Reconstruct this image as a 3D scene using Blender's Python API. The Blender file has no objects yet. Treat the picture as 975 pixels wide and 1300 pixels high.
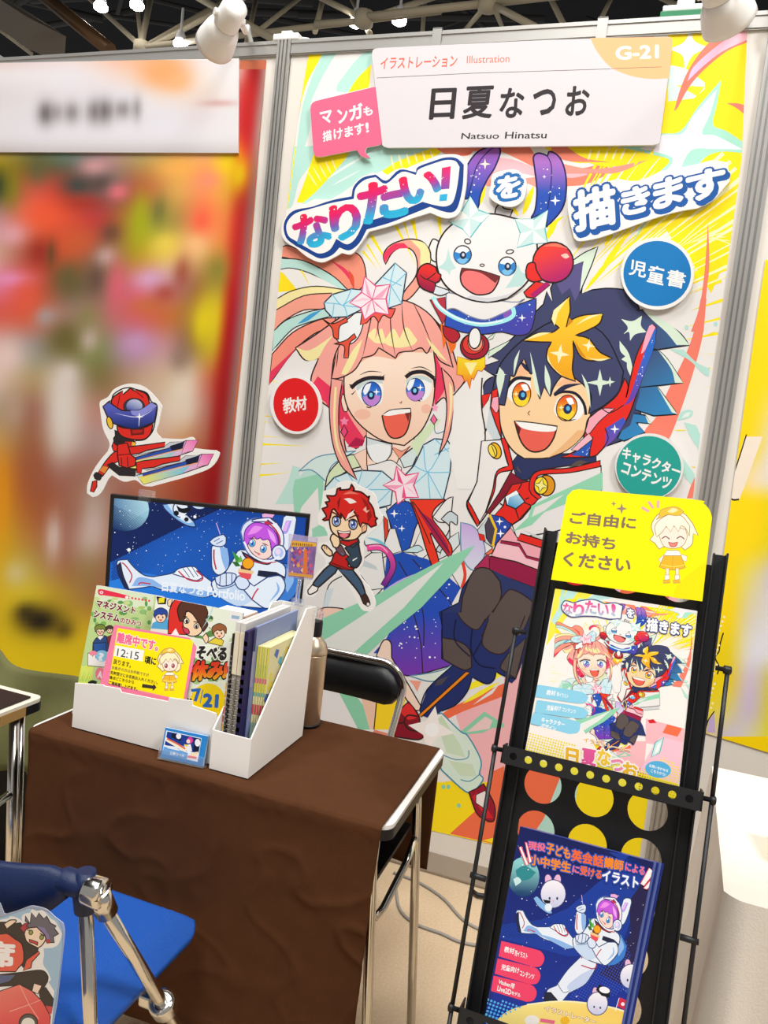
import bpy, bmesh, math, random
from mathutils import Vector, Matrix
from mathutils.geometry import tessellate_polygon

random.seed(7)
SC = bpy.context.scene
COL = SC.collection
D = 2.30            # distance of the booth wall
HC = 1.36           # camera height

# ---------------------------------------------------------------- camera
YAW, PITCH, ROLL, FPX = math.radians(18.17), math.radians(-5.585), math.radians(6.30), 978.4
CX, CY = 487.5, 650.0
C0 = Vector((0, 0, HC))
FW = Vector((-math.sin(YAW) * math.cos(PITCH), math.cos(YAW) * math.cos(PITCH), math.sin(PITCH)))
_r0 = Vector((math.cos(YAW), math.sin(YAW), 0)); _u0 = _r0.cross(FW)
RT = _r0 * math.cos(ROLL) + _u0 * math.sin(ROLL)
UP = -_r0 * math.sin(ROLL) + _u0 * math.cos(ROLL)
cam = bpy.data.cameras.new('camera'); cam.sensor_fit = 'HORIZONTAL'; cam.sensor_width = 36
cam.lens = 36 * FPX / 975; cam.clip_start = 0.05; cam.clip_end = 100
camo = bpy.data.objects.new('camera', cam); COL.objects.link(camo)
M = Matrix((RT, UP, -FW)).transposed().to_4x4(); M.translation = C0
camo.matrix_world = M; SC.camera = camo

# ---------------------------------------------------------------- world, lamps, exposure
SC.view_settings.view_transform = 'Standard'; SC.view_settings.look = 'None'
SC.view_settings.gamma = 1; SC.view_settings.use_curve_mapping = False
SC.view_settings.exposure = 0.0
W = bpy.data.worlds.new('world'); SC.world = W; W.use_nodes = True
W.node_tree.nodes['Background'].inputs[0].default_value = (1.0, 0.99, 0.98, 1)
W.node_tree.nodes['Background'].inputs[1].default_value = 0.30

def area(name, loc, target, size, power, col=(1, 0.985, 0.96)):
    l = bpy.data.lights.new(name, 'AREA'); l.shape = 'DISK'; l.size = size; l.energy = power; l.color = col
    o = bpy.data.objects.new(name, l); COL.objects.link(o); o.location = loc
    o.rotation_euler = (Vector(target) - Vector(loc)).to_track_quat('-Z', 'Y').to_euler()
    return o
def spot(name, loc, target, power, angle, blend=0.6, size=0.06, col=(1, 0.98, 0.95)):
    l = bpy.data.lights.new(name, 'SPOT'); l.energy = power; l.spot_size = math.radians(angle); l.spot_blend = blend
    l.shadow_soft_size = size; l.color = col
    o = bpy.data.objects.new(name, l); COL.objects.link(o); o.location = loc
    o.rotation_euler = (Vector(target) - Vector(loc)).to_track_quat('-Z', 'Y').to_euler()
    return o
area('hall_lamp_light', (-2.2, 0.2, 6.8), (-0.6, 1.3, 0.5), 1.4, 190)
area('hall_lamp_light', (3.0, -0.4, 5.8), (-0.3, 1.4, 0.6), 1.4, 240)
area('hall_lamp_light', (-0.5, -1.8, 6.6), (-0.4, 1.6, 0.8), 1.6, 215)
area('hall_lamp_light', (-0.4, 0.9, 6.8), (-0.4, 1.4, 0.5), 1.2, 70)
spot('wall_spot_light', (-1.9, 1.2, 3.3), (-1.0, 2.3, 0.5), 1.5, 100)
spot('wall_spot_light', (0.3, 1.2, 3.3), (-0.3, 2.3, 0.5), 1.5, 100)

# ---------------------------------------------------------------- unprojection on real planes
def ray(x, y): return FW + (x - CX) / FPX * RT - (y - CY) / FPX * UP
def ony(x, y, Y):
    d = ray(x, y); return C0 + d * (Y / d.y)
def onz(x, y, Z):
    d = ray(x, y); return C0 + d * ((Z - HC) / d.z)
def onx(x, y, X):
    d = ray(x, y); return C0 + d * (X / d.x)
class Plane:
    def __init__(s, o, a, b):
        s.o = Vector(o); s.a = Vector(a).normalized(); s.b = Vector(b).normalized()
        s.n = s.a.cross(s.b).normalized()
    def uv(s, x, y, off=0):
        d = ray(x, y); t = ((s.o + s.n * off) - C0).dot(s.n) / d.dot(s.n); p = C0 + d * t - s.o
        return p.dot(s.a), p.dot(s.b)
    def at(s, x, y, off=0):
        u, v = s.uv(x, y, off); return s.o + s.a * u + s.b * v + s.n * off
WALL = Plane((0, D, 0), (1, 0, 0), (0, 0, 1))        # normal -Y, towards the aisle

# ---------------------------------------------------------------- materials
def lin(c): return c / 12.92 if c <= 0.04045 else ((c + 0.055) / 1.055) ** 2.4
_hx = {}
def hexc(h):
    if not isinstance(h, str): return h
    if h not in _hx:
        g = h if len(h) == 6 else ''.join(k * 2 for k in h)
        _hx[h] = tuple(lin(int(g[i:i + 2], 16) / 255) for i in (0, 2, 4))
    return _hx[h]
def mat(name, col='888888', rough=0.5, metal=0.0, noise=0, nscale=40, bump=0, bscale=200, spec=0.4, trans=0, alpha=1, emit=0, sheen=0, col2=None, aniso=None):
    m = bpy.data.materials.new(name); m.use_nodes = True; nt = m.node_tree; b = nt.nodes['Principled BSDF']
    c = hexc(col); b.inputs['Base Color'].default_value = (*c, 1)
    b.inputs['Roughness'].default_value = rough; b.inputs['Metallic'].default_value = metal
    b.inputs['Specular IOR Level'].default_value = spec
    if trans: b.inputs['Transmission Weight'].default_value = trans
    if alpha < 1: b.inputs['Alpha'].default_value = alpha
    if sheen: b.inputs['Sheen Weight'].default_value = sheen; b.inputs['Sheen Roughness'].default_value = 0.35; b.inputs['Sheen Tint'].default_value = (0.95, 0.62, 0.40, 1)
    if emit: b.inputs['Emission Color'].default_value = (*c, 1); b.inputs['Emission Strength'].default_value = emit
    tc = None
    if noise or bump: tc = nt.nodes.new('ShaderNodeTexCoord')
    if noise:
        n = nt.nodes.new('ShaderNodeTexNoise'); n.inputs['Scale'].default_value = nscale; n.inputs['Detail'].default_value = 4
        nt.links.new(tc.outputs['Object'], n.inputs['Vector'])
        r = nt.nodes.new('ShaderNodeMix'); r.data_type = 'RGBA'
        nt.links.new(n.outputs['Fac'], r.inputs['Factor'])
        d = hexc(col2) if col2 else tuple(k * (1 - noise) for k in c)
        e = c if col2 else tuple(min(1, k * (1 + noise)) for k in c)
        r.inputs['A'].default_value = (*d, 1); r.inputs['B'].default_value = (*e, 1)
        nt.links.new(r.outputs['Result'], b.inputs['Base Color'])
    if bump:
        n2 = nt.nodes.new('ShaderNodeTexNoise'); n2.inputs['Scale'].default_value = bscale; n2.inputs['Detail'].default_value = 3
        nt.links.new(tc.outputs['Object'], n2.inputs['Vector'])
        bp = nt.nodes.new('ShaderNodeBump'); bp.inputs['Strength'].default_value = bump; bp.inputs['Distance'].default_value = 0.004
        nt.links.new(n2.outputs['Fac'], bp.inputs['Height']); nt.links.new(bp.outputs['Normal'], b.inputs['Normal'])
    return m
def print_mat(name, rough=0.5, spec=0.3, emit=0):
    m = bpy.data.materials.new(name); m.use_nodes = True; nt = m.node_tree; b = nt.nodes['Principled BSDF']
    a = nt.nodes.new('ShaderNodeVertexColor'); a.layer_name = 'Ink'
    mx = nt.nodes.new('ShaderNodeMix'); mx.data_type = 'RGBA'; mx.blend_type = 'MULTIPLY'; mx.inputs['Factor'].default_value = 1; mx.inputs['B'].default_value = (.91, .91, .915, 1)
    nt.links.new(a.outputs['Color'], mx.inputs['A']); nt.links.new(mx.outputs['Result'], b.inputs['Base Color'])
    b.inputs['Roughness'].default_value = rough; b.inputs['Specular IOR Level'].default_value = spec
    if emit:
        b.inputs['Base Color'].default_value = (0.01, 0.01, 0.01, 1)
        nt.links.remove(b.inputs['Base Color'].links[0])
        nt.links.new(a.outputs['Color'], b.inputs['Emission Color']); b.inputs['Emission Strength'].default_value = emit
    return m
INK = print_mat('printed_ink'); GLOSS = print_mat('glossy_print', 0.3, 0.4); SCREEN = print_mat('lit_screen', 0.35, 0.04, 0.95)
WHITE = mat('white_card', 'F5F1EB', 0.55)
ALU = mat('brushed_aluminium', 'B9B7B2', 0.35, 0.7)
CHROME = mat('chrome', 'E4DFD6', 0.16, 1.0)
BLACK = mat('black_plastic', '141416', 0.45)
BLACKMETAL = mat('black_painted_steel', '1B1B1D', 0.42, 0.0, bump=0.15, bscale=900)
CLEAR = mat('clear_acrylic', 'FFFFFF', 0.05, trans=0.85, alpha=0.35)
WPLAST = mat('white_plastic', 'F6F4F0', 0.4)

# ---------------------------------------------------------------- object helpers
def tag(o, label=None, cat=None, group=None, kind=None):
    if label: o['label'] = label
    if cat: o['category'] = cat
    if group: o['group'] = group
    if kind: o['kind'] = kind
    return o
def empty(name, loc, label, cat, group=None, rz=0):
    o = bpy.data.objects.new(name, None); COL.objects.link(o); o.location = loc; o.rotation_euler.z = rz
    o.empty_display_size = 0.05
    return tag(o, label, cat, group)
class MB:
    """collects geometry in world space; build() links it as one mesh object"""
    def __init__(s): s.v = []; s.f = []; s.m = []; s.c = {}; s.sm = []
    def add(s, vs, fs, m=0, smooth=False, cols=None):
        k = len(s.v); s.v += [Vector(p) for p in vs]
        for f in fs: s.f.append([k + i for i in f]); s.m.append(m); s.sm.append(smooth)
        if cols:
            for i, c in enumerate(cols): s.c[k + i] = c
    def obox(s, o, ax, ay, az, m=0):
        o = Vector(o); ax, ay, az = Vector(ax), Vector(ay), Vector(az)
        vs = [o, o + ax, o + ax + ay, o + ay, o + az, o + ax + az, o + ax + ay + az, o + ay + az]
        s.add(vs, [(0, 3, 2, 1), (4, 5, 6, 7), (0, 1, 5, 4), (1, 2, 6, 5), (2, 3, 7, 6), (3, 0, 4, 7)], m)
        return s
    def box(s, lo, hi, m=0):
        lo, hi = Vector(lo), Vector(hi); d = hi - lo
        return s.obox(lo, (d.x, 0, 0), (0, d.y, 0), (0, 0, d.z), m)
    def tube(s, pts, r, seg=10, m=0, cap=True, rad=None):
        pts = [Vector(p) for p in pts]; n = len(pts); rings = []; k = len(s.v); prev = None
        for i, p in enumerate(pts):
            t = (pts[min(i + 1, n - 1)] - pts[max(i - 1, 0)]).normalized()
            if prev is None:
                q = Vector((0, 0, 1)) if abs(t.z) < 0.9 else Vector((1, 0, 0))
                x = t.cross(q).normalized()
            else: x = (prev - t * prev.dot(t)).normalized()
            prev = x; y = t.cross(x); rr = rad[i] if rad else r
            for j in range(seg):
                a = 2 * math.pi * j / seg; s.v.append(p + x * (rr * math.cos(a)) + y * (rr * math.sin(a)))
        for i in range(n - 1):
            for j in range(seg):
                a, b = k + i * seg + j, k + i * seg + (j + 1) % seg
                s.f.append([a, b, b + seg, a + seg]); s.m.append(m); s.sm.append(True)
        if cap:
            s.f.append([k + j for j in reversed(range(seg))]); s.m.append(m); s.sm.append(False)
            s.f.append([k + (n - 1) * seg + j for j in range(seg)]); s.m.append(m); s.sm.append(False)
        return s
    def lathe(s, o, ax, prof, seg=28, m=0):
        ax = Vector(ax).normalized(); o = Vector(o)
        return s.tube([o + ax * h for r, h in prof], 1, seg, m, True, [max(r, 1e-5) for r, h in prof])
    def prism(s, poly, d, m=0, mside=None):
        """poly: list of 3D points (planar), extruded by the vector d"""
        poly = [Vector(p) for p in poly]; n = len(poly); d = Vector(d); k = len(s.v)
        s.v += poly + [p + d for p in poly]
        nn = Vector()
        for i in range(n): nn += poly[i].cross(poly[(i + 1) % n])
        ex = (poly[1] - poly[0]).normalized(); ey = nn.normalized().cross(ex)
        tris = tessellate_polygon([[Vector((p.dot(ex), p.dot(ey), 0)) for p in poly]])
        flip = nn.dot(d) > 0
        for t in tris:
            a = [k + i for i in t]; p0, p1, p2 = (s.v[i] for i in a)
            if (p1 - p0).cross(p2 - p0).dot(d) > 0: a.reverse()
            s.f.append(a); s.m.append(m); s.sm.append(False)
            s.f.append([i + n for i in reversed(a)]); s.m.append(m); s.sm.append(False)
        for i in range(n):
            j = (i + 1) % n; q = [k + i, k + j, k + n + j, k + n + i]
            if not flip: q.reverse()
            s.f.append(q); s.m.append(m if mside is None else mside); s.sm.append(False)
        return s
    def build(s, name, mats, parent=None, bevel=0, loc=None):
        if not isinstance(mats, (list, tuple)): mats = [mats]
        if parent is not None: org = Vector(parent['_o'])
        elif loc is not None: org = Vector(loc)
        else:
            xs = [p.x for p in s.v]; ys = [p.y for p in s.v]
            org = Vector(((min(xs) + max(xs)) / 2, (min(ys) + max(ys)) / 2, min(p.z for p in s.v)))
        vs = [p - org for p in s.v]
        me = bpy.data.meshes.new(name); me.from_pydata([tuple(p) for p in vs], [], s.f); me.update()
        for m in mats: me.materials.append(m)
        me.polygons.foreach_set('material_index', s.m); me.polygons.foreach_set('use_smooth', s.sm)
        if s.c:
            at = me.color_attributes.new('Ink', 'FLOAT_COLOR', 'POINT')
            buf = [1.0] * (4 * len(vs))
            for i, c in s.c.items(): buf[4 * i:4 * i + 3] = c[:3]
            at.data.foreach_set('color', buf)
        o = bpy.data.objects.new(name, me); COL.objects.link(o)
        if parent is not None: o.parent = parent
        else: o.location = org
        o['_o'] = tuple(org)
        if bevel:
            b = o.modifiers.new('bevel', 'BEVEL'); b.width = bevel; b.segments = 2; b.limit_method = 'ANGLE'; b.angle_limit = math.radians(40)
        return o
def root(name, loc, label, cat, group=None):
    o = empty(name, loc, label, cat, group); o['_o'] = tuple(loc); return o
def clean_roots():
    for o in bpy.data.objects:
        for k in ('_o', '_rz'):
            if k in o: del o[k]

# ---------------------------------------------------------------- flat printed artwork
FR = {'Z4': (330, 180, 3.6111), 'Z5': (500, 180, 3.6111), 'Z6': (705, 180, 3.6111), 'Z7': (330, 400, 3.6111), 'Z8': (570, 380, 3.6111),
      'B1': (780, 380, 5), 'B2': (380, 580, 3.6111), 'B3': (560, 560, 4.875), 'B4': (430, 780, 3.362), 'B5': (100, 470, 4.875),
      'B6': (370, 600, 7.223), 'B7': (125, 620, 3.545), 'B8': (90, 730, 4.432), 'C3': (180, 740, 4.0625), 'C4': (640, 740, 3.75),
      'C5': (600, 1030, 3.482), 'C6': (0, 1060, 3.611), 'C7': (0, 840, 4.64), 'A1': (330, 20, 4.875), 'A2': (500, 20, 4.875),
      'A3': (700, 20, 3.545), 'R5': (380, 760, 2.406), 'E3': (700, 610, 4.643), 'E4': (860, 560, 3.513), 'P': (0, 0, 1),
      'E8': (0, 1140, 8.12), 'G1': (255, 760, 5.419), 'G2': (360, 670, 10.83), 'G4': (195, 915, 11.47), 'A6': (840, 0, 7.222),
      'L1': (0, 60, 2.7083), 'L2': (0, 460, 2.7083)}
def catmull(P, corner, closed, n=4):
    N = len(P); out = []
    for i in range(N if closed else N - 1):
        a, b = P[i], P[(i + 1) % N]
        p0 = P[i - 1] if (closed or i > 0) else a
        p3 = P[(i + 2) % N] if (closed or i + 2 < N) else b
        ta = ((b[0] - p0[0]) / 2, (b[1] - p0[1]) / 2) if not corner[i] else (b[0] - a[0], b[1] - a[1])
        tb = ((p3[0] - a[0]) / 2, (p3[1] - a[1]) / 2) if not corner[(i + 1) % N] else (b[0] - a[0], b[1] - a[1])
        if corner[i] and corner[(i + 1) % N]: out.append(a); continue
        for k in range(n):
            t = k / n; h1 = 2*t**3 - 3*t*t + 1; h2 = t**3 - 2*t*t + t; h3 = -2*t**3 + 3*t*t; h4 = t**3 - t*t
            out.append((h1*a[0] + h2*ta[0] + h3*b[0] + h4*tb[0], h1*a[1] + h2*ta[1] + h3*b[1] + h4*tb[1]))
    if not closed: out.append(P[-1])
    return out
_txt = {}
def text_mesh(s, off):
    k = (s, off)
    if k not in _txt:
        c = bpy.data.curves.new('t', 'FONT'); c.body = s; c.offset = off; c.resolution_u = 3
        o = bpy.data.objects.new('t', c); COL.objects.link(o)
        bpy.context.view_layer.update()
        e = o.evaluated_get(bpy.context.evaluated_depsgraph_get()); me = e.to_mesh()
        vs = [(v.co.x, v.co.y) for v in me.vertices]; fs = [tuple(p.vertices) for p in me.polygons]
        e.to_mesh_clear(); bpy.data.objects.remove(o); bpy.data.curves.remove(c)
        _txt[k] = (vs, fs)
    return _txt[k]
class Art:
    def __init__(s, f='P'): s.ops = []; s.f(f)
    def f(s, k): s.fr = FR[k]; return s
    def P(s, x, y): return (s.fr[0] + x / s.fr[2], s.fr[1] + y / s.fr[2])
    def pts(s, t, closed=True, sm=1):
        P = []; cor = []
        for w in t.split():
            c = w.endswith('!'); x, y = w.rstrip('!').split(','); P.append(s.P(float(x), float(y))); cor.append(c or not sm)
        return catmull(P, cor, closed) if sm else P
    def colf(s, col):
        if isinstance(col, (tuple, list)) and len(col) == 4 and isinstance(col[0], str):
            c1, c2 = hexc(col[0]), hexc(col[1]); (x1, y1), (x2, y2) = s.P(*col[2]), s.P(*col[3])
            d = (x2 - x1, y2 - y1); L = d[0] ** 2 + d[1] ** 2
            def g(p):
                t = max(0, min(1, ((p[0] - x1) * d[0] + (p[1] - y1) * d[1]) / L)); return tuple(a + (b - a) * t for a, b in zip(c1, c2))
            return g
        c = hexc(col); return lambda p: c
    def raw(s, vs, fs, cols): s.ops.append((vs, fs, cols))
    def p(s, col, t, o=0, oc='2a1a18', sm=1):
        q = s.pts(t, True, sm) if isinstance(t, str) else t
        g = s.colf(col); tr = tessellate_polygon([[Vector((x, y, 0)) for x, y in q]])
        s.raw(q, [tuple(k) for k in tr], [g(p) for p in q])
        if o: s.stroke(q + [q[0]], oc, o * 1.4, closed=True)
        return s
    def stroke(s, q, col, w, taper=0, closed=False):
        n = len(q); g = s.colf(col); vs = []; fs = []; cs = []
        if n < 2: return s
        for i, (x, y) in enumerate(q):
            a = q[i - 1] if i > 0 else (q[-2] if closed else q[0]); b = q[i + 1] if i < n - 1 else (q[1] if closed else q[-1])
            dx, dy = b[0] - a[0], b[1] - a[1]; L = math.hypot(dx, dy) or 1; h = w / 2
            if taper:
                t = i / (n - 1); h *= (1 - t) if taper == 1 else max(0.08, math.sin(math.pi * min(1, max(0, t)))) if taper == 2 else t
            vs += [(x - dy / L * h, y + dx / L * h), (x + dy / L * h, y - dx / L * h)]; cs += [g((x, y))] * 2
        for i in range(n - 1): fs.append((2 * i, 2 * i + 1, 2 * i + 3, 2 * i + 2))
        s.raw(vs, fs, cs); return s
    def l(s, col, w, t, taper=0, sm=1):
        return s.stroke(s.pts(t, False, sm), col, w, taper)
    def ls(s, col, w, ts, taper=2):
        for t in ts.split('|'): s.l(col, w * 1.35, t.strip(), taper)
        return s
    def c(s, col, x, y, rx, ry=None, rot=0, o=0, oc='2a1a18', n=22):
        ry = rx if ry is None else ry; a0 = math.radians(rot); ca, sa = math.cos(a0), math.sin(a0)
        q = []
        for i in range(n):
            a = 2 * math.pi * i / n; u, v = rx * math.cos(a), ry * math.sin(a); q.append(s.P(x + u * ca - v * sa, y + u * sa + v * ca))
        return s.p(col, q, o, oc)
    def star(s, col, x, y, r, n=4, ri=0.28, rot=0, o=0, oc='2a1a18'):
        q = [s.P(x + (r if i % 2 == 0 else r * ri) * math.sin(math.radians(rot) + math.pi * i / n), y - (r if i % 2 == 0 else r * ri) * math.cos(math.radians(rot) + math.pi * i / n)) for i in range(2 * n)]
        return s.p(col, q, o, oc)
    def dots(s, col, n, area, r, seed=1):
        """scatter n small dots inside a polygon"""
        q = s.pts(area, True, 0); xs = [p[0] for p in q]; ys = [p[1] for p in q]; rnd = random.Random(seed); k = 0; tries = 0
        vs = []; fs = []; c = hexc(col); cs = []
        while k < n and tries < n * 30:
            tries += 1; x, y = rnd.uniform(min(xs), max(xs)), rnd.uniform(min(ys), max(ys))
            if not inside(x, y, q): continue
            k += 1; rr = r * rnd.choice((0.5, 0.6, 0.7, 1.0)); b = len(vs)
            vs += [(x + rr * math.cos(a * math.pi / 3), y + rr * math.sin(a * math.pi / 3)) for a in range(6)]
            fs.append(tuple(range(b, b + 6))); cs += [c] * 6
        s.raw(vs, fs, cs); return s
    def halftone(s, col, area, pitch, r0, r1, p0, p1, rot=30):
        """print screen: dot radius runs from r0 at p0 to r1 at p1"""
        q = s.pts(area, True, 0); xs = [p[0] for p in q]; ys = [p[1] for p in q]; vs = []; fs = []; cs = []; c = hexc(col)
        a0, a1 = s.P(*p0), s.P(*p1); d = (a1[0] - a0[0], a1[1] - a0[1]); L = d[0] ** 2 + d[1] ** 2
        R = math.radians(rot); cr, sr = math.cos(R), math.sin(R); mx, my = sum(xs) / len(xs), sum(ys) / len(ys)
        n = int(max(max(xs) - min(xs), max(ys) - min(ys)) / pitch) + 1
        for i in range(-n, n):
            for j in range(-n, n):
                x = mx + (i * cr - j * sr) * pitch; y = my + (i * sr + j * cr) * pitch
                if not inside(x, y, q): continue
                t = max(0, min(1, ((x - a0[0]) * d[0] + (y - a0[1]) * d[1]) / L)); rr = r0 + (r1 - r0) * t
                if rr < 0.05: continue
                b = len(vs); vs += [(x + rr * math.cos(a * math.pi / 3), y + rr * math.sin(a * math.pi / 3)) for a in range(6)]
                fs.append(tuple(range(b, b + 6))); cs += [c] * 6
        s.raw(vs, fs, cs); return s
    def t(s, txt, col, tl, tr, bl, off=0.0, under=(), vgrad=None):
        """text: its ink box is fitted to the parallelogram tl, tr, bl (frame units)"""
        tl, tr, bl = s.P(*tl), s.P(*tr), s.P(*bl)
        v0, _ = text_mesh(txt, 0.0); xs = [p[0] for p in v0]; ys = [p[1] for p in v0]
        x0, x1, y0, y1 = min(xs), max(xs), min(ys), max(ys); y1 = max(y1, y0 + 1e-4)
        ux, uy = (tr[0] - tl[0]) / (x1 - x0), (tr[1] - tl[1]) / (x1 - x0); wx, wy = (bl[0] - tl[0]) / (y1 - y0), (bl[1] - tl[1]) / (y1 - y0)
        vs, fs = text_mesh(txt, 0.0); em = 1.0
        for c, o in list(under) + [(col, off)]:
            n = 1 if o <= 0 else 8 if o < .07 else 14
            for k in range(n):
                dx, dy = (0, 0) if o <= 0 else (o * math.cos(2 * math.pi * k / n), o * math.sin(2 * math.pi * k / n))
                q = [(tl[0] + ux * (x + dx - x0) + wx * (y1 - y - dy), tl[1] + uy * (x + dx - x0) + wy * (y1 - y - dy)) for x, y in vs]
                if vgrad and c is col:
                    cs = []
                    for x, y in vs:
                        t = max(0, min(0.9999, (y1 - y) / (y1 - y0))) * (len(vgrad) - 1); i = int(t); a_, b_ = hexc(vgrad[i]), hexc(vgrad[i + 1])
                        cs.append(tuple(m + (n_ - m) * (t - i) for m, n_ in zip(a_, b_)))
                else: cs = [hexc(c)] * len(q)
                s.raw(q, fs, cs)
        return s
    def mapped(s, fn, clip=None):
        a = Art()
        for vs, fs, cs in s.ops:
            q = [fn(*p) for p in vs]
            if clip is None or all(inside(x, y, clip) for x, y in q): a.ops.append((q, fs, cs)); continue
            nv, nf, nc = [], [], []
            for f in fs:
                poly = [(q[i], cs[i]) for i in f]
                poly = clip_poly(poly, clip)
                if len(poly) < 3: continue
                b = len(nv); nv += [p for p, c in poly]; nc += [c for p, c in poly]; nf.append(tuple(range(b, b + len(poly))))
            if nv: a.ops.append((nv, nf, nc))
        return a
    def lay(s, mb, plane, off0=0.0, step=6e-6, m=0, px=True):
        boxes = []
        for i, (vs, fs, cs) in enumerate(s.ops):
            if not vs: boxes.append((0, 0, 0, 0, 0)); continue
            xs = [p[0] for p in vs]; ys = [p[1] for p in vs]; bx = (min(xs), max(xs), min(ys), max(ys))
            lv = 1 + max([b[4] for b in boxes if b[0] < bx[1] and b[1] > bx[0] and b[2] < bx[3] and b[3] > bx[2]] or [0])
            boxes.append((*bx, lv)); h = off0 + step * lv
            P = [plane.at(x, y, h) for x, y in vs]
            good = []
            for f in fs:
                n = Vector()
                for k in range(len(f)): n += (P[f[k]] - plane.o).cross(P[f[(k + 1) % len(f)]] - plane.o)
                good.append(f if n.dot(plane.n) > 0 else tuple(reversed(f)))
            mb.add(P, good, m, False, cs)
        return mb
def inside(x, y, q):
    r = False; n = len(q); j = n - 1
    for i in range(n):
        if (q[i][1] > y) != (q[j][1] > y) and x < (q[j][0] - q[i][0]) * (y - q[i][1]) / (q[j][1] - q[i][1]) + q[i][0]: r = not r
        j = i
    return r
def clip_poly(poly, clip):
    A = sum(clip[i][0] * clip[(i + 1) % len(clip)][1] - clip[(i + 1) % len(clip)][0] * clip[i][1] for i in range(len(clip)))
    sg = 1 if A > 0 else -1
    for i in range(len(clip)):
        a, b = clip[i], clip[(i + 1) % len(clip)]
        def d(p): return sg * ((b[0] - a[0]) * (p[1] - a[1]) - (b[1] - a[1]) * (p[0] - a[0]))
        out = []
        for k in range(len(poly)):
            (p, c), (q, e) = poly[k], poly[(k + 1) % len(poly)]; dp, dq = d(p), d(q)
            if dp >= 0: out.append((p, c))
            if (dp >= 0) != (dq >= 0):
                t = dp / (dp - dq); out.append(((p[0] + (q[0] - p[0]) * t, p[1] + (q[1] - p[1]) * t), tuple(m + (n - m) * t for m, n in zip(c, e))))
        poly = out
        if len(poly) < 3: return []
    return poly
def affine(src, dst):
    """affine map taking three source points to three target points"""
    (x0, y0), (x1, y1), (x2, y2) = src; (X0, Y0), (X1, Y1), (X2, Y2) = dst
    d = (x1 - x0) * (y2 - y0) - (x2 - x0) * (y1 - y0)
    def fn(x, y):
        s = ((x - x0) * (y2 - y0) - (x2 - x0) * (y - y0)) / d; t = ((x1 - x0) * (y - y0) - (x - x0) * (y1 - y0)) / d
        return (X0 + s * (X1 - X0) + t * (X2 - X0), Y0 + s * (Y1 - Y0) + t * (Y2 - Y0))
    return fn
def board(name, plane, outline, thick, art, edge='E8E4DF', back=0.0, sm=1, inkm=None, parent=None, frame='P', face=None):
    """a stiff printed board: outline extruded by its thickness, the print on its front face"""
    A = Art(frame); q = A.pts(outline, True, sm) if isinstance(outline, str) else outline
    mb = MB(); P = [plane.at(x, y, back + thick) for x, y in q]
    c = hexc(edge)
    mb.prism(P, -plane.n * (thick - 0.0004), 0)
    for i in range(len(mb.v)): mb.c[i] = c
    if art is not None: art.lay(mb, plane, back + thick)
    return mb, inkm or INK
# ---------------------------------------------------------------- the big poster's artwork (flat print)
OL = '33201f'
def rays(A, cx, cy, specs, seed=3):
    rnd = random.Random(seed)
    for col, a0, a1, n, r0, r1, w in specs:
        for k in range(n):
            a = math.radians(a0 + (a1 - a0) * (k + rnd.uniform(.2, .8)) / n); ri = r0 * rnd.uniform(.9, 1.25); ww = math.radians(w * rnd.uniform(.4, 1.3)) / 2
            A.raw([(cx + ri * math.cos(a), cy + ri * math.sin(a)), (cx + r1 * math.cos(a - ww), cy + r1 * math.sin(a - ww)), (cx + r1 * math.cos(a + ww), cy + r1 * math.sin(a + ww))], [(0, 1, 2)], [hexc(col)] * 3)

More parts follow.
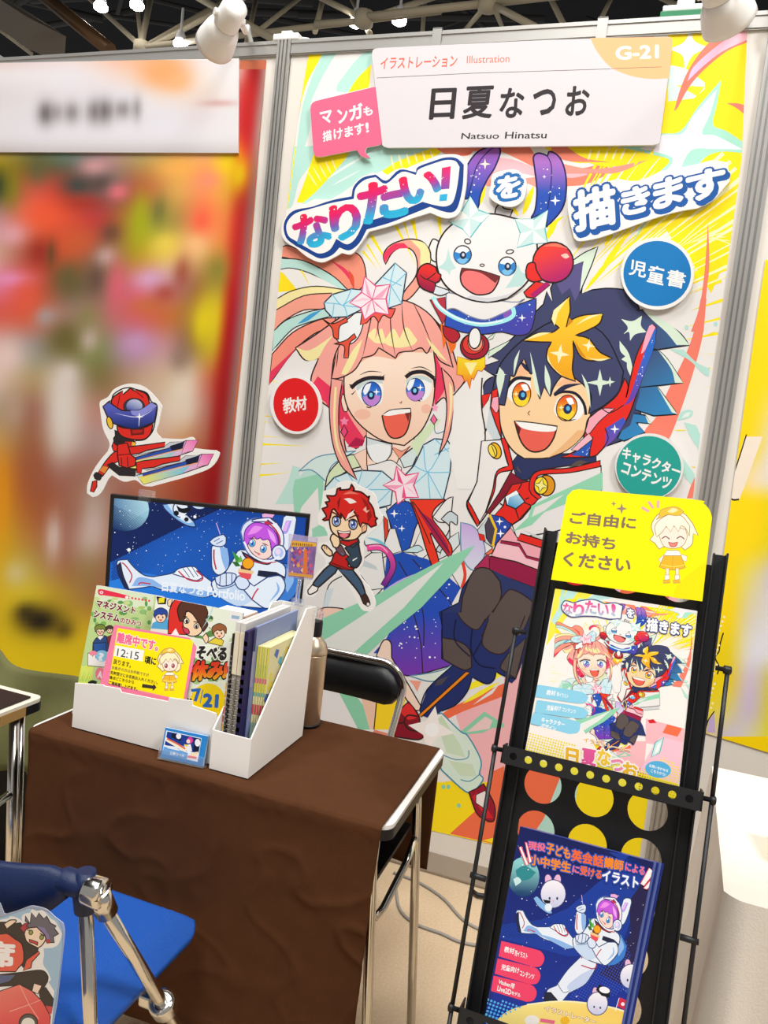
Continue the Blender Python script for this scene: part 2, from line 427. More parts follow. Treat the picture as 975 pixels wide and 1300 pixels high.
def poster_background(A):
    Y, MINT, COR, PINK, WH = 'FFE808', 'B7E2D6', 'F0856C', 'F6B9C0', 'EDE9E8'
    # top left
    A.f('A1')
    A.p(Y, '340,158! 440,160! 405,210 370,270 330,340 290,420 260,520 235,640 212,800 198,985! 186,985! 215,760 240,560 270,400 298,260 310,200')
    A.p(MINT, '440,160! 535,168! 470,240 420,320 375,400 330,500 315,560 310,700 268,840 240,985! 212,985! 238,720 263,560 300,440 340,330 390,230')
    A.p(MINT, '700,180! 790,165! 720,240 690,300 600,400 545,475! 475,470! 478,430 520,370 600,270')
    A.p(Y, '690,300! 675,445! 545,475! 600,390'); A.p(Y, '790,160! 1100,140! 1090,190! 740,205! 770,190', sm=0)
    A.f('A2').p(MINT, '310,150! 440,140! 415,175! 300,185!', sm=0).p(Y, '0,165! 240,145! 240,185! 0,205!', sm=0).p(Y, '415,175! 470,145! 665,125! 680,160!').p(PINK, '690,128! 975,105! 975,160! 680,165!', sm=0)
    A.p(MINT, '720,125! 760,122! 720,160! 690,160!', sm=0).p(MINT, '760,122! 795,118! 790,160! 755,160!', sm=0).p('F4927F', '830,118! 905,112! 920,150! 825,155!', sm=0)
    A.f('A3').p(Y, '0,70! 210,66! 212,100! 0,105!', sm=0).p(Y, '250,62! 290,60! 292,95! 245,98!', sm=0).p('F2A795', '290,60! 465,50! 460,95! 292,95!', sm=0).p(PINK, '360,55! 420,52! 420,95! 365,95!', sm=0)
    # left, under the speech bubble
    A.f('Z4')
    A.p(MINT, '152,20! 260,20! 235,100 180,180 150,290 118,312! 128,200')
    A.p(Y, '245,60! 400,35! 430,50! 350,140 260,270 168,278! 212,160')
    for k in range(5): A.l('FFF3A0', 2.2, f'{215+k*28},{130-k*14} {262+k*22},{205-k*18}', 2)
    A.p(MINT, '430,20! 810,20! 720,70 600,120 480,165 330,260 190,285! 250,235 330,150 390,80')
    A.l('E6F3EC', 3, '310,170 400,110 560,20', 2).l('E6F3EC', 2, '330,200 460,130', 2)
    A.l(Y, 1.4, '165,20 150,120 125,308')
    A.p(Y, '560,135! 640,85 800,25! 830,50 720,100 600,150')
    for k in range(6): A.l('FFF6B8', 2.4, f'{600+k*36},{60-k*4} {615+k*36},{130-k*10}', 2)
    A.p('E86A50', '810,20! 990,20! 960,60 900,62 840,40')
    for w, t in ((7, '820,340 832,450'), (6, '700,360 726,475'), (3.5, '660,365 690,470'), (4, '620,380 722,575'), (5, '510,430 592,565'), (3, '490,470 560,585'), (3, '470,500 540,585')): A.l(Y, w, t, 1)
    A.p(Y, '80,585! 105,600! 170,678! 120,682!', sm=0); A.l(Y, 3.5, '190,585 230,665', 1); A.l(Y, 2.5, '220,600 285,655', 1)
    # top middle, behind the mascot's ears
    A.f('Z5')
    A.p(COR, '180,20! 620,20! 645,60 650,115 560,75 470,40 360,45 250,60')
    A.p(PINK, '440,70! 540,80 650,118! 655,160! 560,140 430,130')
    A.p('F3A090', '420,145! 520,132 590,165 655,160! 655,210! 600,190 500,200 420,200')
    A.p(Y, '680,20! 980,20! 980,85! 850,98 760,70')
    for k in range(7): A.l('FFF8C8', 2.6, f'{830+k*24},{30} {805+k*26},{88}', 2)
    A.p(COR, '770,110! 870,120 980,88! 980,150! 880,195 780,205!'); A.p(PINK, '775,120! 850,140 890,150 800,165')
    for w, t in ((8, '640,205 592,335'), (5, '420,200 395,290'), (4, '700,395 780,340'), (8, '752,350 690,460'), (5, '545,300 570,340')): A.l(Y, w, t, 2)
    # right: speed rays
    rays(A, 610, 480, [(Y, -62, -38, 22, 190, 470, 1.6), (Y, -38, -24, 11, 235, 430, 2.6), (Y, -24, 4, 7, 250, 330, .7)])
    A.f('P')
    A.p('FFE300', '848,40! 870,33! 949,26! 946,130! 938,225! 925,320! 903,372! 884,340! 862,318! 845,290! 838,262! 860,240! 842,215! 850,120!', sm=0)
    rays(A, 610, 480, [('FFF8C0', -46, -22, 13, 255, 420, .8)], 9)
    for k in range(8): A.l('FFF7B0', 1.6, f'{850+k*7},{320-k*3} {905+k*4},{270+k*6}', 2)
    A.f('A3')
    A.p('D9EEE9', '525,220! 600,235 690,300! 690,330! 640,372! 525,385!', sm=0); A.p(Y, '560,312! 690,320! 655,362! 600,330!', sm=0)
    for k in range(6): A.l(Y, 3.4, f'{530+k*18},{388} {505+k*18},{490-k*4}', 1)
    A.p('F2F0F4', '630,40! 640,110 715,145! 640,175 600,245! 590,180 530,150! 600,115')
    A.p('F5806A', '873,0! 884,118! 790,160 690,240 620,320 570,410 552,430! 580,330 625,230 700,130 800,45')
    A.p(('F6B9C0', 'F6C6EA', (880, 60), (640, 260)), '876,45! 881,108! 770,160 680,230 612,295! 640,230 740,140')
    A.p('F5806A', '788,393! 845,395 886,412! 882,458! 850,428 820,408')
    A.p('A9E3CD', '765,288! 745,400 728,490 790,520 872,575! 868,618! 760,612 690,640 640,709! 480,709! 530,650 440,622 285,585! 440,580 490,532 580,520 660,410')
    A.p('EFEBF2', '745,330! 715,440 678,530 740,540 862,602! 740,600 630,605 575,700! 560,720! 500,720! 545,640 400,598! 470,562 500,536 588,530 640,450')
    A.p(Y, '50,588! 345,600! 330,660 240,680 120,640'); A.p(COR, '0,588! 70,590! 150,640 265,660! 90,655 0,630!'); A.p('F49A8A', '0,655! 200,690 430,650! 300,705 180,709! 0,709!')
    for k in range(5): A.l('FFFAD0', 2.4, f'{180+k*38},{600} {165+k*36},{650}', 2)
    A.f('Z6')
    for t in ('405,40 360,110', '450,30 400,165', '270,400 225,480', '350,400 220,560', '300,480 130,690'): A.l(Y, 6, t, 2)
    A.p('A9E3CD', '395,385! 420,365! 350,470!', sm=0)
    A.p('F5806A', '700,370! 706,560 692,700 680,870! 622,870! 660,760 684,600')
    A.f('B1')
    A.p('F5806A', '548,-5! 584,-5! 562,220 510,430 450,620 400,760 350,885! 180,885! 200,820 270,740 340,580 440,380 510,190')
    A.p(MINT, '350,315! 440,320! 520,400 606,440! 600,492! 560,470 480,390'); A.p(MINT, '395,770! 420,720 470,700 500,710! 490,742 450,760')
    A.p('E6EEE8', '425,755! 450,725 485,715! 470,742!'); A.p(MINT, '440,780! 520,800! 545,860! 535,955! 480,870!', sm=0)
    A.p(MINT, '345,870! 430,1000! 510,1110! 503,1195! 440,1120! 420,1100!', sm=0); A.p('F5806A', '460,1262! 485,1185 512,1125! 500,1262!')
    for w, t in ((2, '565,237 645,205'), (1.6, '380,833 455,830'), (1.6, '490,1062 515,1068'), (1.4, '595,436 610,430')): A.l(Y, w, t, 2)
    A.c(MINT, 457, 178, 13, 16); A.c(MINT, 643, 158, 13, 16)
    # left margin lines and spikes
    A.f('Z7')
    for w, t in ((3.6, '-5,592 60,594 235,602'), (1.4, '10,555 110,562'), (3, '-10,735 60,730 150,718'), (2, '0,685 110,676'), (2.6, '15,462 60,465'), (1.3, '20,490 60,493'), (2, '50,300 90,310')): A.l(Y, w, t, 1)
    A.l(Y, 5, '195,90 245,140', 1)
    A.p('BFE3D8', '70,867! 130,760 150,690! 185,700! 180,740 250,670 265,640! 262,735! 310,735! 220,830 190,867!', sm=0)
    A.f('B2').p('9AD6B8', '-30,150! -20,105! 100,75! 112,90! 110,260! 135,360! 60,370! 58,330! 95,310! 85,140! 10,230! -20,330!', sm=0)
    # lower right
    A.f('R5')
    A.p('FFE21A', '90,560! 440,560! 560,545 640,520! 640,760! 90,700!', sm=0)
    A.p('F7B9BD', '470,330! 700,250! 690,560! 540,560!', sm=0)
    A.p('F4714A', '400,380! 480,325 700,225! 700,270! 500,345 430,380'); A.p('F4714A', '640,505! 585,530! 560,600! 580,610! 460,718! 640,760! 700,520!', sm=0); A.p('FFE21A', '560,738! 640,720! 640,760!', sm=0)
    for w, t in ((9, '470,290 640,220'), (6, '500,320 610,255')): A.l('FFEE30', w, t, 2)
    A.p('EDE6E2', '560,300! 610,262! 590,290! 530,325!', sm=0)
    A.p('8FD2AE', '478,418! 565,345! 640,392! 590,395! 560,410!', sm=0).p('F1CFCB', '510,408! 568,360! 590,372! 580,398!', sm=0)
    for x, y in ((455, 575), (487, 632), (440, 575)): A.c('8FD2AE', x, y, 6, 7)
    A.f('P').p('F7B9BD', '640,850! 705,840! 690,985! 640,1000!', sm=0).p('F4714A', '640,985! 712,965! 712,1010! 690,1040! 668,1075! 640,1075!', sm=0).p('B7E2D6', '690,1040! 712,985! 738,1000! 735,1030! 700,1060! 672,1085! 664,1078!', sm=0).p('FFE21A', '735,985! 745,975! 840,985! 830,1080! 808,1113! 700,1092! 690,1070! 728,1040!', sm=0)
    A.p('F6B9C0', '705,730! 905,765! 870,850! 700,850!', sm=0).p('F4714A', '790,745! 850,757! 830,800! 770,790!', sm=0).p('D8202C', '712,738! 735,728! 748,745! 720,752!', sm=0)
    # lower left behind the black chair
    A.f('R5')
    A.p('EDE9E8', '-90,130! 240,395! -100,600!', sm=0)
    A.p('8FD2AE', '120,285! 165,285! 250,400! 180,400!', sm=0); A.p('8FD2AE', '-100,330! 20,330! 130,420! -100,420!', sm=0)
    A.p('FFD928', '234,292! 330,292! 300,400! 228,400!', sm=0); A.p('F3C9B0', '186,295! 238,295! 230,400! 215,400!'); A.l(OL, 1.5, '238,295 228,400')
    A.p('E98A74', '90,600! 230,400! 300,420! 300,640! 200,700!', sm=0)

def crystal(A, t, lines, col='D3E9EE'):
    A.p(col, t, 1.3, '2a3a50', sm=0).ls('6FC0E0', .9, lines, 0)
def girl(A):
    SK, H, HL, MG = 'FADCC8', 'F6A79A', 'F6E8A6', 'E8365C'
    # pony tail streaming left
    A.f('Z4')
    A.p('F4957C', '90,490! 140,478 300,545 370,498 445,512 478,560 490,645! 440,690 390,690 330,612 230,562 120,532 85,532!', 1.1)
    A.p(MG, '320,540! 400,590 435,670! 385,600').p('E0503A', '405,585! 430,620 432,680! 412,640!')
    A.p('BCE2D8', '86,534! 200,545 330,612 400,676! 370,690 250,612 150,580 86,586!', 1)
    A.p('EEEBE4', '86,588! 150,582 250,614 380,680! 330,690 180,690 76,720!')
    A.f('Z4'); A.p('FFE21A', '82,592! 105,600! 168,676! 130,685! 78,690!', sm=0).l('FFE21A', 2.5, '190,590 228,660', 1)
    A.p(HL, '74,722! 150,682 260,662 400,680! 430,705! 330,700 200,712 72,775!', 1)
    A.p('F7A48F', '72,772! 200,706 330,694! 300,762 200,772 110,822 62,870! 60,830!', 1)
    A.p('BCE2D8', '62,868! 120,818 220,780 305,764! 320,800! 200,836 140,867 55,960!', 1); A.p('3FA0D8', '172,835! 230,790 285,770! 220,820')
    A.f('Z7')
    A.p('F7937E', '55,180! 150,80 270,22 350,10! 330,60! 250,85 150,172 38,325! 45,270!', 1.1); A.p(MG, '45,262! 150,165 200,110! 140,185 40,318!')
    # curl on the right
    A.f('Z4')
    A.p('F7A48F', '575,562! 566,520 590,480 640,455 700,446 755,466 782,530 760,620 700,705 650,742! 660,690 712,620 722,560 705,505 660,482 610,505', 1.2)
    A.p(HL, '690,449! 755,466 782,530 764,600! 735,560 735,500 710,470'); A.p(MG, '573,556! 568,515 612,470 660,464! 684,488! 630,492 595,520')
    # back hair
    A.f('Z7')
    A.p(H, '340,30 255,90 163,150! 205,205 268,200! 236,280 240,330 280,395 325,440 332,560 365,660 445,757! 402,650 388,560 440,612 480,560 500,540! 700,540! 800,415 852,385 858,530 820,642! 868,545 890,450 892,380 940,300! 905,232 870,130 800,20 650,-70 500,-70', 1.3)
    A.p(MG, '240,320! 262,370! 300,400! 330,445! 325,330! 265,280!', sm=0)
    A.p(HL, '166,150! 230,160 330,95 352,70! 300,140 262,200 210,205')
    A.p(MG, '368,300! 390,345 382,400 420,480 482,570! 452,606 410,600 372,530 350,400'); A.p(MG, '800,180! 830,240 850,330 800,415! 800,260'); A.p('B01848', '440,560! 480,575! 470,600! 400,605!')
    # cape, neck, body
    A.f('Z7')
    A.p('D5E8E2', '178,716! 260,652 370,632 440,622! 330,690 310,770! 240,712', 1, '5a90b0'); A.p('D8E5BC', '300,780! 315,725 370,665 430,640 482,690! 400,715 340,770 320,860! 296,830!', 1.1)
    A.p('F9D2BC', '430,640! 490,610! 492,712! 470,712!', .8); A.p(SK, '488,520! 700,520! 712,600! 640,650! 610,720! 490,690!', 1)
    A.p('D6DFE2', '490,560! 540,575 606,592! 600,640 560,678 515,665 490,620', 1.1); A.p('EFF1F0', '490,600! 540,590 600,600! 590,650 555,678 515,665')
    A.p('D6E4E4', '640,655! 700,610! 722,640! 700,690! 660,700!', 1, sm=0); A.p('F29A80', '600,600! 650,625! 690,600! 640,660!', .8, sm=0)
    A.p('EDEBE8', '492,690! 540,680 600,665 650,700! 640,760! 500,760!', .8)
    A.p('D5E6BE', '690,590! 800,470! 830,480! 740,600! 720,650!', sm=0); A.l('5a90b0', 1.2, '800,470 805,540 850,530')
    crystal(A, '300,790! 340,745! 400,722! 470,712! 560,716! 612,760! 600,870! 480,900! 330,900! 300,850!', '400,722 470,800 560,716|340,745 430,800 470,712|430,800 420,880|470,800 520,870 600,800|430,800 600,800|320,830 430,800')
    crystal(A, '706,690! 750,595! 800,567! 858,572! 880,605! 872,720! 840,850! 700,880! 640,830! 660,740!', '750,595 770,720 858,572|800,567 880,640|706,690 770,720 872,720|770,720 780,840|770,720 680,800|800,640 880,605|770,720 840,850')
    # dress
    A.f('B2')
    A.p('E8EEEE', '350,240! 400,230! 420,330! 470,430! 360,470! 300,400! 290,320!', 1, sm=0); A.p('E0402C', '385,270! 405,290! 412,400! 395,430!', .8)
    A.p('2054B8', '398,250! 450,205! 500,205! 560,262! 530,330! 505,420! 470,432! 425,330!', 1, sm=0)
    A.star('FFFFFF', 435, 260, 20).star('FFFFFF', 470, 328, 16).dots('E8F0FF', 12, '400,250 500,220 540,270 480,400', .7, 4)
    A.p('EDECE8', '415,330! 440,330! 470,432! 410,450! 390,400!', .9, sm=0); A.p('EDECE8', '560,330! 620,420! 560,470! 505,430! 530,400!', .9, sm=0); A.p('C8E4E8', '470,436! 540,405 570,425! 540,440!', .8)
    A.p('EDECE8', '110,700! 135,590 200,545 290,505 385,600! 345,640 250,690 100,770! 80,790!', 1); A.p('D5E2E6', '125,610! 160,600! 130,690! 108,700!', sm=0)
    A.p('EDECE8', '330,440! 380,440! 400,600! 330,610! 250,500!', 1, sm=0); A.p('C9D3D6', '290,470! 350,500! 360,520! 285,500!', sm=0)
    A.p(('1E50B4', '2A4FC0', (500, 440), (520, 800)), '400,455! 460,440! 470,436! 590,470! 740,600! 690,690! 650,720! 640,900! 340,900! 400,830! 470,700! 385,610!', 0, sm=0)
    A.l('7FC8D8', 4, '310,370 370,390 425,440', 2); A.l(OL, 8.6, '310,418 370,415 415,450 428,510 385,592'); A.l(('F24FA0', '6A2A90', (380, 420), (400, 590)), 6.6, '310,418 370,415 415,450 428,510 385,590'); A.l('F9A8CC', 1.6, '320,410 372,408 405,438')
    A.f('B4').p(('2350BE', '7A3CB4', (330, 20), (330, 240)), '218,90! 300,-5! 445,-5! 442,190! 485,212 420,235 358,252 290,262 245,235! 220,170!', 0); A.l(OL, 1.5, '442,190 485,212 420,235 358,252 290,262 245,235', 0)
    A.ls(OL, 1, '320,-5 350,120 358,250|440,60 442,190', 0)
    A.f('B2').ls(OL, 1, '455,480 560,680 570,867|520,470 680,650 700,690', 0).dots('FFFFFF', 34, '450,560 560,470 730,620 640,860 460,860', 1.3, 5)
    A.f('B4').dots('FFFFFF', 12, '230,80 420,10 430,180 260,220', 1.5, 6)
    A.p('E2ECE0', '300,262! 360,255 440,238 492,210! 470,258 430,280 380,285', 1, '5a90b0'); A.p('F7A48F', '300,280! 352,285! 335,330! 318,300!')
    # ribbons
    A.f('B2')
    A.p('EDEAE6', '612,275! 670,200 705,182! 690,285 645,300', 1); A.p('CBD7DA', '650,285! 690,250 725,270! 722,312 690,300 688,395 645,440! 630,420 690,330', 1)
    A.p('DDE4E4', '690,370! 730,345! 735,400! 700,440! 640,470! 650,430!', .9, sm=0)
    A.p('EE3A22', '505,195! 670,195! 620,240 612,285 660,350 700,420 690,465! 640,400 600,350 640,480 610,505! 580,420 545,300', 1.1)
    A.p('A81E4C', '540,240! 610,290! 680,400! 690,455! 620,370!', sm=0); A.ls(OL, 1, '515,205 570,330 600,400|520,205 600,310 690,440', 0)
    A.p('EDEAE6', '690,520! 750,470! 760,560! 740,605!', .8, sm=0); A.l('E8402C', 4, '745,470 760,540 745,600')
    A.p(('C8A8E0', 'D8D8EC', (800, 300), (760, 480)), '740,300! 800,320 840,380 850,450 800,520 750,470 740,400', 1, '5a90b0')
    for dx, dy, r in ((0, 0, 1),):
        A.p('FBE4EA', '445,43! 487,85! 547,73! 524,130! 546,186! 490,186! 450,217! 440,160! 384,130! 434,105!', 1.4, 'E0417C', sm=0)
        A.p('F04E88', '478,130! 445,43! 452,110!', sm=0).p('F4A0BC', '478,130! 384,130! 440,150!', sm=0).p('F04E88', '478,130! 490,186! 470,190!', sm=0).p('F4A0BC', '478,130! 547,73! 524,118!', sm=0).p('F7B8CC', '478,130! 546,186! 510,150!', sm=0)
    # arms and hands down by the skirt
    A.p('F9D2BC', '85,700! 130,690 210,700 240,740! 100,770! 70,860!', 1.1); A.p('E88A78', '92,700! 110,695! 90,770! 72,800!')
    A.f('B4').p(SK, '160,178! 190,112 222,120 226,185! 280,270 350,390! 345,410! 318,402 265,320 235,225', 1.1)
    # face
    A.f('Z7')
    A.p(SK, '378,360! 372,395 385,440 402,440! 396,380!', .9)
    A.p(('FBE2CC', 'F7CDB2', (600, 250), (600, 590)), '385,300! 400,210 500,160 640,160 795,160! 806,250 802,330 788,430 740,530 662,598! 565,577 480,522 420,455 390,385', 1.2)
    A.c('F5BFA6', 470, 455, 38, 24).c('F5BFA6', 762, 430, 22, 22)
    A.p('F2B49C', '440,230! 520,190 620,205! 660,170! 790,172! 795,150! 450,150!')
    for cx, cy, rx, ry, wt in ((512, 362, 45, 56, '436,330! 470,298 520,290 560,300! 566,350 552,405 500,416 458,385'), (713, 342, 42, 52, '668,300! 700,280 750,278 785,295! 785,350 750,392 700,385 674,340')):
        A.p('F6F6F4', wt); A.p('C9D8D4', '440,330! 470,300 520,292 560,300! 560,315 500,305 450,345' if cx < 600 else '668,300! 700,280 750,278 785,295! 785,312 740,295 680,318')
        A.c(('1E60C8', '3E86E0', (cx, cy - 40), (cx, cy + 10)), cx, cy, rx, ry, 0, .8, '2a2a50'); A.p('C486D8', f'{cx-40},{cy+12}! {cx},{cy+4} {cx+40},{cy+8}! {cx+32},{cy+34} {cx},{cy+ry} {cx-30},{cy+36}')
        A.p('F4F8FC', f'{cx-40},{cy-12}! {cx-26},{cy-42} {cx-2},{cy-50}! {cx-12},{cy-18} {cx-30},{cy+4}'); A.c('18204A', cx - 3, cy + 6, 17, 20).c('7FD0F0', cx - 3, cy + 4, 8, 10); A.star('FFFFFF', cx + 22, cy - 10, 17)
    A.l('221820', 5.0, '418,335 448,308 500,288 570,290', 0).l('221820', 3.2, '450,306 428,324 408,318', 2).l('221820', 3, '545,290 562,284 574,270', 1).l('221820', 1.4, '440,345 424,362 418,360', 2).l('221820', 1.4, '545,292 556,272', 1)
    A.l('221820', 5.0, '668,286 700,264 755,262 798,290', 0).l('221820', 3.2, '784,272 800,300 798,334', 2).l('221820', 1.4, '672,285 660,274', 1).l('221820', 1.4, '690,268 680,254', 1)
    A.ls('3a2428', 1, '455,276 500,258 560,262|690,246 740,238 790,262', 2); A.l('C0304C', 1.8, '442,205 480,188 530,180', 2).l('C0304C', 1.6, '690,158 740,152 780,165', 2)
    A.ls('221820', 1, '488,420 500,424 512,420|724,392 736,394|738,384 744,388', 0)
    A.l('a05040', 1.2, '640,400 648,404 650,394')
    A.p('EE6450', '560,462! 600,436 690,428! 690,470 672,535 640,562 600,560 574,520', 1.3); A.p('F8F6F2', '562,458! 605,436 688,430! 686,448 640,454 590,462'); A.p('7a2a28', '664,450! 688,446! 680,490!')
    # fringe and locks
    A.p(H, '328,292! 345,180 410,70 500,-30 640,-70 765,-15 840,90 885,240! 820,205 788,135! 765,175 740,150 700,165! 640,172 622,198! 570,165 545,150! 520,182 470,196! 440,245 405,272 360,290', 1.2)
    A.p(HL, '490,92! 530,60 528,110! 556,60 575,110! 612,62 640,108! 672,55 722,115! 700,138 640,150 590,140! 568,128 530,128')
    A.p(HL, '372,270! 420,170 470,110! 440,200 400,268'); A.p(HL, '760,100! 800,140 860,215! 800,170')
    A.ls(OL, 1.1, '520,-30 500,60 470,196|560,-40 540,60 570,165|600,-40 600,60 622,198|650,-60 660,60 700,165|700,-60 740,20 788,135|350,170 330,290|360,150 350,240', 2)
    A.p(H, '328,290! 378,300! 362,420 366,560 402,662 446,757! 372,690 332,580 318,430', 1.1); A.p(HL, '342,330! 352,330! 346,480 360,600 392,680! 350,600 336,480')
    A.p(H, '832,240! 885,305 890,420 864,560 820,642! 848,520 856,400', 1.1); A.p(HL, '868,310! 882,340 880,430 858,540! 870,430')
    # ear rings, ribbon, crystals
    A.star('F58AAE', 387, 487, 22, 5, .5).p('E8487C', '386,505! 402,535! 386,562! 370,535!', 1.1, sm=0); A.star('F9A8C4', 802, 425, 20, 5, .5).p('F06A9A', '796,455! 812,480! 798,502! 782,480!', 1, sm=0)
    A.p('EEF0F0', '335,45! 400,20 440,-10 485,-10! 462,80 430,125 385,140! 350,110', 1); A.p('E5533A', '288,18! 332,40 398,12! 402,32! 366,52 360,112! 338,100 330,60', 1); A.p('E5533A', '338,132! 395,115 432,84! 442,104! 412,130 406,196! 384,196! 386,142', 1)
    A.f('Z4').p('EE5A48', '470,770! 560,765 622,765! 600,808 566,795 545,828! 520,800 490,830! 460,840!', 1)
    crystal(A, '520,662! 620,556! 672,600! 650,742! 592,762! 545,720!', '620,556 600,660 672,600|600,660 650,742|600,660 540,690|560,620 650,660|600,660 590,760')
    crystal(A, '294,738! 332,700! 420,674! 470,680! 478,762! 400,802! 332,806! 300,772!', '332,700 380,750 420,674|294,738 380,750 400,802|380,750 470,690|380,750 478,762|340,740 332,806')
    A.p('FBE6EC', '480,618! 532,662! 596,654! 578,720! 592,792! 528,782! 480,816! 462,762! 412,738! 466,690!', 1.4, 'E0417C', sm=0)
    A.p('F4A8C0', '515,722! 480,618! 490,700!', sm=0).p('F4A8C0', '515,722! 596,654! 560,715!', sm=0).p('F07AA4', '515,722! 592,792! 535,750!', sm=0).p('F4A8C0', '515,722! 480,816! 492,750!', sm=0).p('F9CAD8', '515,722! 412,738! 470,715!', sm=0)
    A.ls('E0417C', .8, '515,722 532,662|515,722 578,720|515,722 528,782|515,722 462,762|515,722 466,690', 0)

def boy(A):
    N, ND, MT, SK, RED = '3E4268', '2A3060', 'D9EBD6', 'F8D2A2', 'E6281E'
    A.f('P').p(N, '611,502! 616,485 628,477! 610,466! 634,458! 620,450! 650,430 668,408 690,386! 694,370! 702,384! 699,366! 716,335 743,331! 738,373! 752,368! 775,366 800,371 812,392! 803,397! 818,410! 822,470 812,530 800,556! 770,566! 740,520 640,500', 1.3, '101018')
    # spikes on the right and on top
    A.f('B1')
    for t, e in (('100,85! 180,65! 250,120 400,200 476,290! 275,320! 150,300!', '180,65! 300,130 400,200 476,290! 395,290! 330,210 240,130'), ('180,330! 275,320! 340,385 435,530! 280,548! 150,560!', '275,320! 340,385 435,530! 385,530! 360,440'), ('150,560! 268,548! 335,640 400,730! 250,740! 130,700!', '268,548! 335,640 400,730! 365,718! 320,640'), ('100,720! 195,735! 236,790! 138,782! 195,846! 60,900! 20,880!', '195,735! 236,790! 215,786!')):
        A.p((N, '2F86C0', (180, 300), (430, 600)), t, 1.3, '101018'); A.p(MT, e)
    A.f('P').p(N, '770,380! 800,380! 812,400! 816,440! 812,500! 800,540! 770,560! 740,520!', sm=0)
    A.f('Z5').p(MT, '812,550! 870,510 936,480! 905,570 850,697! 838,690! 868,548! 812,572!', 1, '101018'); A.p('5A5488', '742,640! 800,580 868,548! 852,690! 830,730! 808,670! 770,700!', sm=0)
    A.f('Z8').p(MT, '185,235! 285,185! 240,230! 180,270!', .7, sm=0).p(MT, '150,200! 215,150! 200,180!', .6, sm=0)
    A.p(MT, '790,90! 840,100 885,75! 880,120 905,150! 855,160 830,190! 825,150 800,160! 820,130')
    A.p(ND, '600,300! 700,280 760,300 810,370! 740,470 650,520! 640,420! 600,380!')
    # raised sleeve between the two
    A.f('B3')
    A.p('EDE9E5', '262,-30! 240,100 222,250 160,375! 165,420 225,528! 290,440 350,350! 440,180! 372,-20! 330,-120! 290,-100!', 1.4)
    A.f('Z8').p('EFECE8', '20,430! 80,370! 150,330! 160,470! 150,520! 165,640! 130,870! 40,870! 0,700! 20,520!', sm=0).ls(OL, 1.3, '20,440 80,370|152,360 148,440 152,520 166,640 128,867', 0)
    A.p('CDD6DA', '190,470! 240,440! 240,600! 280,700! 240,780! 200,640! 170,590!'); A.p(RED, '150,440! 190,430! 180,460! 155,500!', .8)
    A.f('B3').p('EDE9E5', '250,0! 375,-10! 400,100 420,160! 345,190 320,300! 275,440! 225,520! 165,380! 222,250!', 1.2); A.p(RED, '368,-20! 402,-20! 445,150 440,180! 350,205 330,310 272,450! 320,300 345,188 418,152!', 1.1); A.p(RED, '160,368! 185,400 238,500! 222,525! 165,410!', 1)
    A.c('F0B820', 335, 60, 36, 52, -20, 1.1).c('F8DC50', 318, 60, 24, 42, -20, .9).l(OL, 1, '312,30 325,60 335,92')
    # neck, collar, chest
    A.p('2A335F', '440,130! 470,90! 960,70! 960,130! 800,150 640,175 575,195! 545,235 470,240!', 1); A.p('5A4C48', '470,150! 500,200! 470,180!').p('5A4C48', '790,160! 850,120 910,130! 830,155!')
    A.p('86142C', '278,445! 360,320! 430,190! 500,240! 560,250! 540,300! 400,335! 300,450!', 1, sm=0)
    A.p(RED, '440,270! 545,248! 560,320 610,355! 560,400! 480,490! 440,515! 330,458! 385,400! 400,335!', 1.1, sm=0); A.ls(OL, 1.2, '505,375 560,400|460,420 480,480|480,300 500,262|385,400 365,385|520,360 545,350', 0)
    A.p(('BFE4F2', '3E9AD0', (480, 320), (440, 400)), '398,345! 465,305! 518,375! 462,420! 404,395!', 1.4, sm=0); A.p('F4FAFC', '398,345! 465,305! 480,325! 420,350! 412,392!', sm=0)
    # jacket on the right
    A.p('E9E6E4', '570,310! 575,220 620,195 800,185 990,150! 990,480! 700,560! 470,600! 440,520! 500,480! 600,360!', 1.1, sm=0)
    A.p(RED, '545,300! 548,250 570,205 630,178 800,165 985,120! 985,158! 800,195 625,207 588,235 578,305 622,345! 600,362! 560,330!', 1.1)
    A.c('E0951A', 650, 275, 55, 64, 0, 1.2).c('F8DC30', 618, 275, 42, 54, 0, 1).star('F6EC90', 618, 275, 44, 4, .42, 12, .8)
    A.p('D2D4D4', '500,545! 640,600! 980,500! 980,560! 655,640!', sm=0)
    # belt, hips
    A.p('CDD6DA', '225,550! 290,470! 280,600! 320,660! 240,600!', .8); A.p(RED, '230,570! 265,580! 275,620! 240,612!', .6)
    A.p('4A4050', '272,520! 305,450! 335,560! 318,650! 280,600!', 1, sm=0); A.p('2848A8', '300,452! 380,470! 437,520! 345,640! 318,650! 338,545!', 1, sm=0); A.l('F5C518', 3.2, '300,455 340,545 320,650', 0, 0); A.star('FFFFFF', 362, 497, 26).star('FFFFFF', 368, 572, 26).c('E8F0FF', 395, 532, 8)
    A.p('F3A8B4', '318,690! 345,630! 430,535! 480,610! 660,665! 640,810! 460,750! 310,712!', 1.1, sm=0)
    A.p(RED, '492,572! 660,622! 645,668! 470,612!', 1.1, sm=0); A.p('A01C48', '370,615! 485,632! 530,710! 630,735! 630,758! 520,730! 475,655! 365,632!', .9, sm=0); A.p('F8C4CC', '350,630! 480,655! 525,725! 625,752! 620,800! 470,750! 320,705!', sm=0)
    A.p('961A44', '300,712! 460,745! 620,805! 600,915! 440,855! 298,810!', 1.2, sm=0); A.p('B02A58', '205,790! 295,690! 300,800! 215,800!', 1, sm=0); A.p('F4714A', '270,700! 320,660! 318,690! 290,705!', .7, sm=0)
